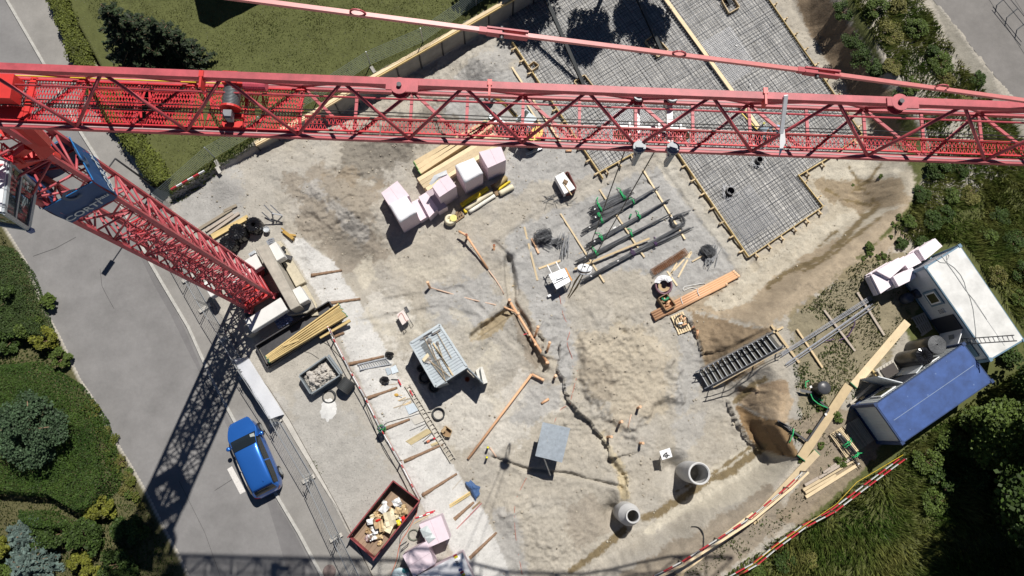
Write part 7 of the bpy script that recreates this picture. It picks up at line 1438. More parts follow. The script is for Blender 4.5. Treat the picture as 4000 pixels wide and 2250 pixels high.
def barrier(pts, hts, lab, off=.0, rails=(1.0, .5), stripe=.5, top=None):
 """double railing of striped boards on posts"""
 mat('dusty white', (.62, .62, .61), .6, var=.1); v = [GV(*p) for p in pts]; o = thing('barrier', lab, 'barrier', v[len(v)//2])
 for i in range(len(v)-1):
  for h in rails:
   a, b_ = v[i]+Vector((0, 0, h)), v[i+1]+Vector((0, 0, h)); L_ = (b_-a).length; n = max(2, int(L_/stripe)); rl_ = MB().bar(a, b_, .035, .12).build('rail', MATS['dusty white'], o)
   for k in range(0, n, 2): MB().bar(a+(b_-a)*(k/n), a+(b_-a)*((k+1)/n), .045, .13).build('red_band', M_SIGR, o)
  if top: MB().bar(v[i]+Vector((0, .0, top)), v[i+1]+Vector((0, 0, top)), .12, .035).build('top_plank', M_PALEW, o)
 for p in v: MB().bar(p-Vector((0, 0, .3)), p+Vector((0, 0, 1.12)), .06, .06).build('post', M_OLDW, o)
 return o
barrier([t22(990, 1470), t22(1260, 1330), t22(1530, 1160), t22(1760, 1010), zPAL(20, 1310), zPAL(210, 1130)], 1, 'red and white barrier with a pale top plank along the upper edge of the bank', top=1.2)
barrier([t22(1530, 1490), t22(1800, 1340), t32(0, 1230), t32(230, 1060), t32(440, 950), t32(690, 760), t32(960, 560)], 1, 'second red and white barrier along the meadow below the blue container', rails=(1.0, .45)); m_ = MB()
m_.path([GV(*p, 1.08) for p in (t22(1600, 1470), t32(0, 1200), t32(200, 1060), t32(450, 890), t32(600, 730), t32(940, 530))], .016, 5); m_.thing('yellow_hose', mat('yellow hose', (.60, .42, .03), .5), 'yellow hose lying along the second barrier', 'hose', smooth=True)
cable([(1350, 1075), (1400, 1080), (1440, 1130), (1440, 1240), (1430, 1300)], .03, M_BCAB, 'black cable draped across the barrier on the bank', tile=t22, up=.1)
for a, b_, w_, mm, lab in ((zPAL(250, 1345), zPAL(820, 1010), .15, M_PALEW, 'upper long pale beam below the shaded pallet'), (zPAL(275, 1375), zPAL(620, 1175), .14, M_PALEW, 'short pale beam beside the upper long one'), (zPAL(280, 1425), zPAL(855, 1065), .17, M_PALEW, 'lowest long pale beam on the grass edge'), (zPAL(270, 1290), zPAL(420, 1205), .14, mat('grey weathered plank', (.42, .36, .30), .85, island=.1), 'short grey plank at the left of the pale beams'), (zPAL(430, 1210), zPAL(800, 990), .17, MATS['grey weathered plank'], 'long grey weathered plank above the pale beams'), (zPAL(480, 1150), zPAL(625, 1050), .14, MATS['grey weathered plank'], 'grey plank end above the pale beams')): plank(a, b_, w_, .14, mm, lab, 'beam', 'beam', up=.02)
pallet([zPAL(550, 715), zPAL(690, 630), zPAL(900, 890), zPAL(740, 985)], zb+.2, 'long pale pallet with black bars on it in front of the blue container', M_PALEW, 11, h=.15)
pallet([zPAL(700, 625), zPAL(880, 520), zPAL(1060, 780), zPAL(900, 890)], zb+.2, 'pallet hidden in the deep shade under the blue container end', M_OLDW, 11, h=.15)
bundle(zPAL(620, 680), zPAL(905, 1030), .3, 20, 'black bar bundle with green straps lying on the long pallet', (.42, .78), 31, .35, 1., m=M_DARK); bundle(zPAL(860, 1040), zPAL(905, 1100), .15, 6, 'short black bar ends below the long pallet', (), 32, .15, 1., m=M_DARK)
o = thing('steel_angle', 'bent black steel bars with a green strap lying on the brown earth bank', 'steel bars', G(*zBK(1100, 870)))
for a, b_ in ((zBK(750, 625), zBK(1112, 878)), (zBK(1112, 878), zBK(1385, 480)), (zBK(1385, 480), zBK(1130, 250))): MB().bar(GV(*a, .22), GV(*b_, .22), .10, .10).build('bar', M_DARK, o)
for k in range(6): MB().bar(GV(*zBK(740+8*k, 615+5*k), .25+.02*k), GV(*zBK(890+10*k, 700+4*k), .25), .02, .02).build('bar', M_REBAR, o)
for k in range(7): MB().bar(GV(*zBK(1010+4*k, 225+7*k), .3), GV(*zBK(1180, 265+3*k), .3), .02, .02).build('bar', M_REBAR, o)
for pts, lab in (([(938, 725), (930, 790), (905, 850), (880, 905), (900, 870)], 'green strap hanging from the left bent bars'), ([(1130, 125), (1090, 140), (1085, 200), (1100, 210)], 'green strap loop above the bar ends'), ([(1150, 290), (1180, 360), (1240, 410), (1300, 440), (1360, 465)], 'green strap lying along the upper bent bar'), ([(1250, 350), (1300, 375), (1300, 340)], 'short green strap below the black bin')):
 m_ = MB(); m_.path([GV(*zBK(*p), .32) for p in pts], .035, 6); m_.thing('strap', M_STRAP, lab, 'strap', 'green straps on the bank', True)
p = GV(*zBK(1262, 222)); MB().lathe((p.x, p.y, p.z), [(.0, 0), (.34, 0), (.36, .85), (.38, .9), (.34, .95), (.2, 1.0), (0, 1.02)], 26).thing('black_barrel', mat('dark grey plastic', (.06, .062, .068), .35), 'round dark grey barrel with a lid standing on the grass by the bent bars', 'barrel', smooth=True)
for (x, y), lab in ((zBK(1335, 545), 'white tag on the lower bent bar'), (zBK(1148, 202), 'white tag on the bar ends')): MB().box(GV(x, y, .36), (.12, .12, .03), .4).thing('paper_tag', MATS['white paper'], lab, 'tag')
MB().box(G(2415, 893, .01), (.55, .42, .02), .5).thing('paper_sheet', MATS['white paper'], 'white paper sheet lying right of the stirrup heap', 'paper')
# timber and long bars behind the stairs
s = zST
for a, b_, w_, lab in ((s(955, 580), s(1242, 968), .14, 'square timber across the head of the stairs, green lower end'), (s(975, 655), s(1075, 600), .12, 'short timber crossing the head of the stairs'), (s(1218, 622), s(1482, 1018), .11, 'thin timber on the grass under the long bars'), (t31(422, 892), t31(655, 1200), .12, 'grey timber under the middle of the long bars'), (t31(672, 757), t31(875, 1080), .13, 'grey timber under the far ends of the long bars')): plank(a, b_, w_, .1, M_PINE if 'stairs' in lab or 'thin' in lab else MATS['grey weathered plank'], lab, 'bearer_timber', 'timber', up=.03)
for (a, b_), n, lab in (((t31(85, 1238), t31(795, 787)), 8, 'upper bundle of very long steel bars over the grass'), ((t31(135, 1308), t31(795, 852)), 8, 'lower bundle of very long steel bars over the grass')):
 A, E = GV(*a, .25), GV(*b_, .25); A = Vector(P(*a, zb+.15)); E = Vector(P(*b_, zb+.15)); o = thing('long_bars', lab, 'steel bars', (A+E)/2); sd = (E-A).normalized().cross(Vector((0, 0, 1)))
 for k in range(n): j = random.uniform(-.09, .09); MB().bar(A+sd*j+(E-A)*random.uniform(0, .03), E+sd*j*1.5-(E-A)*random.uniform(0, .05)+Vector((0, 0, .05)), .02, .02).build('bar', mat('grey steel bar', (.26, .27, .30), .45, .5, var=.2), o)
m_ = MB(); m_.path([GV(*t31(*p), .1) for p in ((645, 950), (650, 1000), (600, 1090), (530, 1120), (550, 1140))], .025, 5); m_.thing('purple_sling', M_PSTRAP, 'purple sling lying on the grass under the long bars', 'sling', smooth=True); m_ = MB(); m_.path([GV(*t31(*p), .15) for p in ((415, 1118), (440, 1125), (490, 1112))], .025, 5); m_.thing('purple_sling', M_PSTRAP, 'short purple sling on the lower long bars', 'sling', smooth=True)
# stairs
Bl, Br = Vector(P(*s(205, 1050), .35)), Vector(P(*s(300, 1215), .35)); Tl, Tr = Vector(P(*s(950, 665), 2.62)), Vector(P(*s(1060, 800), 2.62)); o = thing('site_stairs', 'dark steel mesh stairs with wooden handrails climbing the earth bank', 'stairs', (Bl+Br)/2-Vector((0, 0, .4)))
M_TR = mat('dark tread mesh', (.09, .088, .08), .7, .3, var=.4, vscale=30, bump=.6, bscale=60); n = 15; M_SG = mat('grey stringer', (.24, .25, .27), .5, .4)
for k in range(n):
 u0, u1 = k/n, (k+.86)/n; L0, R0 = Bl+(Tl-Bl)*u0, Br+(Tr-Br)*u0; L1, R1 = Bl+(Tl-Bl)*u1, Br+(Tr-Br)*u1; z = L0.z+.12
 q = [Vector((p.x, p.y, z)) for p in (L0, R0, R1, L1)]; t_ = MB().hexa([p-Vector((0, 0, .04)) for p in q]+q).build('tread', M_TR, o); MB().bar(q[0]+Vector((0, 0, .01)), q[1]+Vector((0, 0, .01)), .04, .05).build('nosing', mat('bright nosing', (.40, .42, .44), .4, .5), t_)
for a, b_ in ((Bl, Tl), (Br, Tr)):
 MB().bar(a+(a-b_)*.04, b_+(b_-a)*.03, .06, .22).build('stringer', M_SG, o); sd = (b_-a).normalized().cross(Vector((0, 0, 1))).normalized()*(.10 if a is Br else -.10)
 for h, m_, w_ in ((1.0, M_OLDW if a is Bl else M_PINE, .07), (.55, M_SG, .035)): MB().bar(a+sd+Vector((0, 0, h)), b_+sd+Vector((0, 0, h)), .035, w_).build('hand_rail', m_, o)
 for u in (.05, .35, .65, .95): p = a+(b_-a)*u+sd; MB().bar(p, p+Vector((0, 0, 1.02)), .045, .045).build('rail_post', M_SG, o)
# left side: planks, drums, trestle, lamp
u = zUL
for k, (a, b_, mm, lab) in enumerate(((u(320, 630), u(555, 485), M_OLDW, 'topmost weathered plank above the black rolls'), (u(500, 500), u(590, 458), M_OLDW, 'short plank end above the black rolls'), (u(370, 640), u(565, 515), MATS['grey weathered plank'], 'second weathered plank above the black rolls'), (u(395, 662), u(608, 512), MATS['grey weathered plank'], 'third weathered plank above the black rolls'), (u(410, 675), u(668, 535), M_YELW, 'upper yellow plank touching the black rolls'), (u(420, 692), u(660, 555), M_YELW, 'lower yellow plank touching the black rolls'))): plank(a, b_, .17, .08, mm, lab, up=.02+.02*k)
for (x, y), r, h, lab in ((u(703, 592), .52, .8, 'black film wrapped roll with a hole, right one of three'), (u(588, 645), .58, .85, 'black film wrapped roll in the middle of three'), (u(522, 725), .56, .8, 'black film wrapped roll nearest the mast')):
 t_ = Vector(P(x, y, ZY+h)); n = 34; vs = []; rr = random.Random(int(x)); hole = 'hole' in lab; r *= .92
 for rf_, zz, wv_ in ((1.0, 0, .02), (1.04, h*.4, .03), (1.0, h*.85, .03), (.88, h, .04), (.55, h*1.03, .05), (.26, h*(.98 if not hole else .9), .03), (.16, h*(.97 if not hole else .4), 0)):
  for i in range(n): a = 6.283*i/n; f_ = rf_*(1+wv_*(1 if i % 2 else -1)+rr.uniform(-.015, .015)); vs.append((t_.x+r*f_*math.cos(a), t_.y+r*f_*math.sin(a), ZY+zz+wv_*(.5 if i % 2 else -.5)*(zz > h*.5)))
 fs = [(k*n+i, k*n+(i+1) % n, (k+1)*n+(i+1) % n, (k+1)*n+i) for k in range(6) for i in range(n)]+[tuple(range(6*n, 7*n))]; MB().add(vs, fs).thing('wrapped_roll', MATS['glossy black plastic'], lab, 'roll', 'black film wrapped rolls by the mast')
o = thing('steel_trestle', 'grey steel trestle frame leaning with a long shadow near the black rolls', 'trestle', G(*u(855, 570)))
for a, b_, z0, z1 in ((u(785, 455), u(855, 530), .9, .5), (u(830, 455), u(915, 535), 1., .5), (u(770, 508), u(855, 585), .9, .1), (u(840, 505), u(855, 585), .8, .1), (u(915, 535), u(870, 585), .6, .1), (u(840, 515), u(915, 530), .8, .6)): MB().bar(P(*a, ZY+z0), P(*b_, ZY+z1), .06, .06).build('frame_bar', M_SG, o)
p = Vector(P(*u(800, 628), ZY+.35)); MB().lathe((p.x, p.y, ZY-.02), [(0, .02), (.15, .02), (.19, .36), (.17, .36), (.16, .3), (0, .3)], 20).thing('bucket', M_STEEL, 'grey bucket beside the right black roll', 'bucket')
m_ = MB(); p = GV(*zBASE(1230, 230), .1); m_.bar(p+Vector((-.35, .25, 0)), p+Vector((.3, -.25, .1)), .18, .22); m_.bar(p+Vector((-.3, .3, .1)), p+Vector((-.45, .4, .2)), .08, .08); m_.bar(p+Vector((.05, .05, .05)), p+Vector((.4, 0, .0)), .1, .05); m_.thing('timber_offcut', mat('ochre timber', (.42, .26, .06), .6), 'ochre coloured formwork piece on the earth edge near the crane base', 'formwork piece')
# street lamp
lb_ = Vector(P(602, 730, ZR+.1)); lt = Vector((lb_.x, lb_.y, 5.7)); sh = lambda x, y, z: Vector(P(x, y, ZR))-Vector(SUN)*((z-ZR)/-SUN[2]); le = sh(405, 1072, 5.8); o = thing('street_lamp', 'dark street lamp at the pavement corner by the hedge, arm over the road', 'street lamp', lb_); MB().tube(lb_, lt, .07, 10, .05).build('pole', M_DARK, o, True); MB().tube(lt, lt+(le-lt)*.75, .04, 8).build('arm', M_DARK, o, True); d = (le-lt).normalized(); MB().bar(lt+(le-lt)*.7, le, .32, .12).build('lamp_head', M_DARK, o)
# guard rail at the far road
o = thing('guard_rail', 'dark metal guard rail at the edge of the upper right road', 'guard rail', P(3960, 30, zb)); A, E = Vector(P(3925, -30, zb+1)), Vector(P(4040, 110, zb+1))
for h in (0, -.4): MB().bar(A+Vector((0, 0, h)), E+Vector((0, 0, h)), .035, .035).build('rail', M_DARK, o)
for t in (.1, .45, .8): p = A+(E-A)*t; MB().bar(p, p-Vector((0, 0, 1.05)), .05, .05).build('post', M_STEEL, o)

# ================================================================ CAR
fr_, re_ = Vector(P(*zCAR(345, 205), ZR+.75)), Vector(P(*zCAR(830, 1335), ZR+.8)); fwd = (fr_-re_); fwd.z = 0; CL = fwd.length; fwd.normalize(); lat = Vector((-fwd.y, fwd.x, 0)); CWD = CL*.405
car = thing('parked_car', 'blue hatchback parked on the road beside the mesh fence', 'car', Vector((re_.x, re_.y, ZR))+fwd*CL/2)
ST = [(0, .55, .60, .34, .60), (.02, .66, .68, .55, .8), (.06, .76, .78, .74, .8), (.11, .87, .91, .86, .8), (.165, .94, .99, .93, .82), (.20, .96, 1.02, .97, .82), (.285, .99, 1.28, .975, .75), (.38, 1.0, 1.48, .98, .70), (.52, 1.01, 1.53, .985, .69), (.70, 1.02, 1.52, .985, .68), (.84, 1.03, 1.48, .965, .65), (.90, 1.03, 1.42, .93, .62), (.945, 1.02, 1.14, .87, .66), (.98, .92, .95, .74, .70), (1.0, .62, .64, .50, .62)]
def prof(k):
 x, zs_, zr, w_, wr = ST[k]; w_ *= CWD/2; wr *= CWD/2; out = [(w_*.93, .20), (w_*.985, .38), (w_, .62 if zs_ > .7 else zs_*.9), (w_*.965, zs_), (w_*.93*.25+wr*.75 if zr-zs_ > .15 else (w_*.9+wr*.1), zs_+(zr-zs_)*.8), (wr*.96, zr-.01), (wr*.55, zr+.025), (0, zr+.03)]
 c = Vector((re_.x, re_.y, ZR))+fwd*(CL*(1-x)); return [(c+lat*y+Vector((0, 0, z))) for y, z in out]+[(c-lat*y+Vector((0, 0, z))) for y, z in out[-2::-1]]
G_ = [prof(k) for k in range(len(ST))]; NP = 15
m_ = MB(); m_.add([p for r in G_ for p in r], [(k*NP+j, k*NP+j+1, (k+1)*NP+j+1, (k+1)*NP+j) for k in range(len(ST)-1) for j in range(NP-1)]+[tuple(range(NP)), tuple(range((len(ST)-1)*NP, len(ST)*NP))[::-1]]+[(k*NP, (k+1)*NP, (k+1)*NP+NP-1, k*NP+NP-1) for k in range(len(ST)-1)])
bpy_car = m_.build('body', mat('metallic blue car paint', (.025, .14, .50), .28, .45, var=.02, coat=1.), car, True); sd_ = bpy_car.modifiers.new('s', 'SUBSURF'); sd_.levels = 2; sd_.render_levels = 2
def cp(k, j):
 """a point on the body between stations/profile points (fractions allowed)"""
 k0, j0 = min(int(k), len(ST)-2), min(int(j), NP-2); a, b_ = k-k0, j-j0; return (G_[k0][j0]*(1-b_)+G_[k0][j0+1]*b_)*(1-a)+(G_[k0+1][j0]*(1-b_)+G_[k0+1][j0+1]*b_)*a
def cpatch(k0, k1, j0, j1, m_, name, off=.03, nk=6, nj=8, par=None):
 vs = []; N_ = []
 for a in range(nk+1):
  for b_ in range(nj+1):
   k, j = k0+(k1-k0)*a/nk, j0+(j1-j0)*b_/nj; p = cp(k, j); e = .05; du = cp(min(k+e, len(ST)-1), j)-cp(max(k-e, 0), j); dv2 = cp(k, min(j+e, NP-1))-cp(k, max(j-e, 0)); nn = du.cross(dv2).normalized(); cn = Vector((re_.x, re_.y, ZR+.7))+fwd*CL*.5; nn = nn if (p-cn).dot(nn) > 0 else -nn; vs.append(p+nn*off)
 return MB().add(vs, [(a*(nj+1)+b_, a*(nj+1)+b_+1, (a+1)*(nj+1)+b_+1, (a+1)*(nj+1)+b_) for a in range(nk) for b_ in range(nj)]).build(name, m_, par or car, True)
M_CG = mat('car glass', (.012, .016, .018), .05, var=.02, spec=.7, coat=.5)
cpatch(5.3, 6.9, 4.7, 9.3, M_CG, 'windscreen', .012); cpatch(11.25, 12.5, 5., 9., M_CG, 'rear_window', .012)
for j0, j1 in ((3.12, 4.35), (9.65, 10.88)): cpatch(6.1, 8.45, j0, j1, M_CG, 'side_window', .012); cpatch(8.55, 11.2, j0, j1, M_CG, 'side_window', .012)
for j0, j1 in ((2.6, 3.6), (10.4, 11.4)): cpatch(1.2, 2.6, j0, j1, mat('headlight glass', (.45, .50, .52), .1, .3, coat=.5), 'headlight', .016); cpatch(12.5, 13.6, j0-.2, j1, mat('tail light red', (.35, .01, .015), .2), 'tail_light', .018)
cpatch(10.85, 11.1, 5, 9, mat('dark blue gap', (.005, .02, .09), .4), 'tailgate_gap', .006, 1)
for x in (.20, .80):
 for sgn in (1, -1):
  c = Vector((re_.x, re_.y, ZR+.33))+fwd*(CL*(1-x))+lat*sgn*(CWD/2-.10); w_ = MB().tube(c-lat*sgn*.10, c+lat*sgn*.115, .33, 24).build('wheel', M_BLACK, car, False); MB().tube(c+lat*sgn*.10, c+lat*sgn*.122, .22, 18).build('rim', M_STEEL, w_)
for sgn in (1, -1): c = cp(6, 3 if sgn > 0 else 11)+lat*sgn*.12+Vector((0, 0, .06)); m_ = MB(); m_.ball(c, (.13, .13, .08), 12, 7); m_.build('wing_mirror', MATS['metallic blue car paint'], car, True)
c = cp(10, 7.6)+Vector((0, 0, .03)); MB().bar(c, c+fwd*.12, .04, .05).build('antenna_fin', MATS['metallic blue car paint'], car); c = cp(5.8, 8.6); MB().box(c+Vector((0, 0, .05)), (.25, .2, .01), .4).build('windscreen_sticker', mat('grey card', (.34, .37, .36), .6), car)
bpy_car.location.z += .0
# ================================================================ MINI EXCAVATOR (partly under the jib)
e = zEXC; c0 = GV(*e(880, 680)); o = thing('mini_excavator', 'small yellow excavator with a grey cab roof under the crane jib', 'excavator', c0); M_EY = mat('excavator yellow', (.62, .46, .03), .45, var=.12); M_EOL = mat('dirty olive yellow', (.26, .19, .05), .6, var=.3, vscale=8); M_CABR = mat('grey blue cab roof', (.36, .42, .46), .4)
rz = zeta = 1.57; hd = (Vector(P(*e(560, 330), 1.2))-Vector(P(*e(880, 640), 1.2))); hd.z = 0; hd.normalize(); sd = Vector((-hd.y, hd.x, 0)); ang = math.atan2(hd.y, hd.x)
zr_ = 2.2; q = [Vector(P(*e(*p), zr_)) for p in ((770, 610), (905, 425), (1062, 540), (905, 715))]; m_ = MB(); m_.hexa([p-Vector((0, 0, .08)) for p in q]+q); m_.build('cab_roof', M_CABR, o); cq = sum(q, Vector())/4
q2 = [Vector(P(*e(*p), zr_-.25)) for p in ((655, 570), (840, 375), (910, 425), (770, 615))]; MB().add(q2, [(0, 1, 2, 3)]).build('cab_window', M_GLASS, o); fb = MB()
for a, b_ in ((q2[0], q2[1]), (q2[0], q2[3]), (q2[1], q2[2])): fb.bar(a, b_, .05, .05)
for p in q+[q2[0], q2[1]]: fb.bar(p, Vector((p.x, p.y, .8))+(cq-p)*.1, .05, .05)
fb.build('cab_frame', M_CABR, o); m_ = MB(); cb = Vector((cq.x, cq.y, .75)); m_.box(cb+hd*.1, (1.5, 1.25, .35), ang); m_.build('deck', M_BLACK, o)
m_ = MB(); bk = cb-hd*.35; m_.prism([(bk+sd*(.68*math.cos(t))-hd*(.65*math.sin(t)))[:2] for t in np.linspace(-.1, math.pi+.1, 14)], .62, 1.25); m_.build('counterweight', M_EY, o)
for s_ in (1, -1): m_ = MB(); a = Vector((cq.x, cq.y, .25))+sd*s_*.55; m_.bar(a-hd*.95, a+hd*.95, .32, .46); m_.build('track', M_BLACK, o)
b0, b1, b2 = Vector(P(*e(655, 510), 1.2)), Vector(P(*e(480, 300), 1.9)), Vector(P(*e(250, 160), 1.0)); MB().bar(b0, b1, .18, .26).build('boom', M_EOL, o); MB().bar(b1, b2, .15, .2).build('dipper', M_EOL, o); MB().tube(b1+Vector((.1, .08, .1)), b2+Vector((.1, .1, .15)), .05, 8).build('cylinder', M_STEEL, o); MB().tube(b0+Vector((0, 0, .25)), b1+Vector((0, 0, .22)), .05, 8).build('cylinder', M_DARK, o); bp2 = b2-Vector((.35, -.25, .6)); m_ = MB(); m_.box(bp2, (.5, .45, .4), ang); m_.build('bucket', M_DARK, o)
A, E = GV(*e(180, 520), .3), GV(*e(480, 800), .3); MB().bar(A, E, .5, .35).thing('steel_girder', mat('grey blue steel', (.36, .40, .42), .45, .3), 'wide grey steel girder lying in front of the excavator', 'girder'); plank(e(845, 1225), e(1160, 1090), .14, .12, M_STEEL, 'grey beam lying just below the jib by the excavator shadow', 'steel_beam', 'beam', up=.1)

# ================================================================ PEOPLE on the steel mat
M_SKIN = mat('skin', (.42, .23, .15), .5, var=.05); M_HAIR = mat('brown hair', (.05, .03, .02), .7)
def person(base, face, pose, shirt, trousers, hat, lab):
 """crouching figure from a skinned skeleton: one continuous body; clothing as separate shells over it"""
 b0 = Vector(base); f = Vector((math.cos(face), math.sin(face), 0)); s_ = Vector((-f.y, f.x, 0)); up = Vector((0, 0, 1))
 J = {k: b0+f*v[0]+s_*v[1]+up*v[2] for k, v in pose.items()}
 o = thing('person', lab, 'person', b0)
 def skin(name, joints, edges, rad, m_):
  me = bpy.data.meshes.new(name); idx = {n: i for i, n in enumerate(joints)}; me.from_pydata([tuple(J[n]-b0) for n in joints], [(idx[a], idx[b_]) for a, b_ in edges], []); me.materials.append(m_); ob_ = bpy.data.objects.new(name, me); COL.objects.link(ob_); ob_.parent = o
  ob_.modifiers.new('k', 'SKIN'); sv = me.skin_vertices[0].data
  for n, i in idx.items(): r = rad[n]; sv[i].radius = (r, r) if not isinstance(r, tuple) else r
  sv[idx[joints[0]]].use_root = True; sb = ob_.modifiers.new('s', 'SUBSURF'); sb.levels = 2; sb.render_levels = 2; return ob_
 E1 = [('pelvis', 'chest'), ('chest', 'neck'), ('neck', 'head'), ('head', 'crown')]; jn_ = ['pelvis', 'chest', 'neck', 'head', 'crown']; r_ = {'pelvis': .13, 'chest': (.17, .12), 'neck': .055, 'head': .095, 'crown': .07}
 for q in 'lr':
  for a in ('sho', 'elb', 'wri', 'pal', 'hip', 'kne', 'ank', 'toe'): jn_.append(a+q)
  E1 += [('chest', 'sho'+q), ('sho'+q, 'elb'+q), ('elb'+q, 'wri'+q), ('wri'+q, 'pal'+q), ('pelvis', 'hip'+q), ('hip'+q, 'kne'+q), ('kne'+q, 'ank'+q), ('ank'+q, 'toe'+q)]; r_.update({'sho'+q: .065, 'elb'+q: .042, 'wri'+q: .03, 'pal'+q: (.04, .02), 'hip'+q: .095, 'kne'+q: .06, 'ank'+q: .042, 'toe'+q: .04})
 for q in 'lr':
  d = (J['pal'+q]-J['wri'+q]).normalized(); w_ = d.cross(up).normalized()
  for k in range(5):
   sp = (-.032+.021*k) if k < 4 else -.05; ln = (.06, .075, .08, .07, .05)[k]; root = J['pal'+q]+w_*sp*.8 if k < 4 else J['wri'+q]+(J['pal'+q]-J['wri'+q])*.5+w_*-.035; n1_, n2_ = 'f%s%d' % (q, k), 'g%s%d' % (q, k)
   J[n1_] = root+d*ln*.55+w_*sp*.25; J[n2_] = J[n1_]+d*ln*.5-up*.02; jn_ += [n1_, n2_]; E1 += [('pal'+q, n1_), (n1_, n2_)]; r_[n1_] = .010; r_[n2_] = .009
 skin('body', jn_, E1, r_, M_SKIN)
 skin('shirt', ['pelvis', 'chest', 'shol', 'shor', 'elbl', 'elbr', 'neck'], [('pelvis', 'chest'), ('chest', 'shol'), ('chest', 'shor'), ('shol', 'elbl'), ('shor', 'elbr'), ('chest', 'neck')], {'pelvis': .155, 'chest': (.20, .15), 'shol': .085, 'shor': .085, 'elbl': .06, 'elbr': .06, 'neck': .07}, shirt)
 jt = ['pelvis', 'hipl', 'hipr', 'knel', 'kner', 'ankl', 'ankr']; skin('trousers', jt, [('pelvis', 'hipl'), ('pelvis', 'hipr'), ('hipl', 'knel'), ('hipr', 'kner'), ('knel', 'ankl'), ('kner', 'ankr')], {'pelvis': .15, 'hipl': .115, 'hipr': .115, 'knel': .08, 'kner': .08, 'ankl': .06, 'ankr': .06}, trousers)
 for q in 'lr': m_ = MB(); m_.path([J['ank'+q]-f*.05-up*.02, J['ank'+q]+f*.08-up*.03, J['toe'+q]+f*.03], [.055, .06, .04], 8); m_.build('boot', M_BLACK, o, True)
 hd_ = (J['crown']-J['head']).normalized(); m_ = MB(); m_.ball(J['head']+hd_*.045-f*.01, (.108, .108, .09), 14, 9); hm = m_.build('cap' if hat else 'hair', hat or M_HAIR, o, True)
 fc = (f-hd_*f.dot(hd_)).normalized(); sd2 = hd_.cross(fc); m_ = MB(); m_.ball(J['head']+fc*.10-hd_*.01, (.018, .018, .022), 8, 5); m_.build('nose', M_SKIN, o, True)
 for q in (1, -1): MB().ball(J['head']+fc*.088+sd2*.035*q+hd_*.015, .013, 8, 5).build('eye', M_DARK, o, True); MB().ball(J['head']+sd2*.098*q, (.02, .02, .03), 8, 5).build('ear', M_SKIN, o, True)
 MB().ball(J['head']+fc*.086-hd_*.045, (.022, .022, .008), 8, 4).build('mouth', mat('lips', (.30, .10, .08), .5), o, True)
 if hat: MB().bar(J['head']+hd_*.05+fc*.06, J['head']+hd_*.04+fc*.19, .15, .015).build('cap_peak', hat, hm)
 return o
CR = {'pelvis': (-.12, 0, .42), 'chest': (.16, 0, .72), 'neck': (.30, 0, .84), 'head': (.41, 0, .90), 'crown': (.46, 0, .98), 'shol': (.20, .20, .76), 'shor': (.20, -.20, .76), 'elbl': (.36, .26, .50), 'elbr': (.40, -.24, .50), 'wril': (.55, .14, .36), 'wrir': (.58, -.10, .36), 'pall': (.62, .12, .31), 'palr': (.65, -.08, .31), 'hipl': (-.10, .11, .40), 'hipr': (-.10, -.11, .40), 'knel': (.26, .17, .46), 'kner': (.24, -.17, .46), 'ankl': (.02, .16, .10), 'ankr': (.0, -.16, .10), 'toel': (.18, .18, .06), 'toer': (.16, -.18, .06)}
KN = dict(CR); KN.update({'pelvis': (-.30, 0, .58), 'chest': (.06, 0, .74), 'neck': (.24, 0, .76), 'head': (.36, 0, .74), 'crown': (.46, 0, .78), 'shol': (.10, .20, .74), 'shor': (.10, -.20, .74), 'elbl': (.26, .26, .46), 'elbr': (.26, -.26, .46), 'wril': (.42, .12, .30), 'wrir': (.42, -.12, .30), 'pall': (.50, .10, .26), 'palr': (.50, -.10, .26), 'hipl': (-.30, .12, .54), 'hipr': (-.30, -.12, .54), 'knel': (-.02, .20, .38), 'kner': (-.36, -.20, .12), 'ankl': (-.20, .20, .08), 'ankr': (-.78, -.18, .08), 'toel': (-.04, .22, .04), 'toer': (-.90, -.18, .03)})
pp = P(*zPER(745, 590), .26); person((pp[0], pp[1], .24), -.5, CR, mat('grey blue shirt', (.26, .32, .37), .8, var=.08), mat('dark work trousers', (.04, .045, .06), .8), mat('pale blue cap', (.36, .45, .50), .7), 'person crouching on the steel mat in grey blue work clothes and a pale cap')
pp = P(*zPER(1075, 560), .26); person((pp[0], pp[1], .24), -2.6, KN, mat('light blue shirt', (.33, .44, .60), .8, var=.1), mat('tan trousers', (.32, .23, .13), .8, var=.08), None, 'person kneeling forward on the steel mat in a light blue shirt and tan trousers')
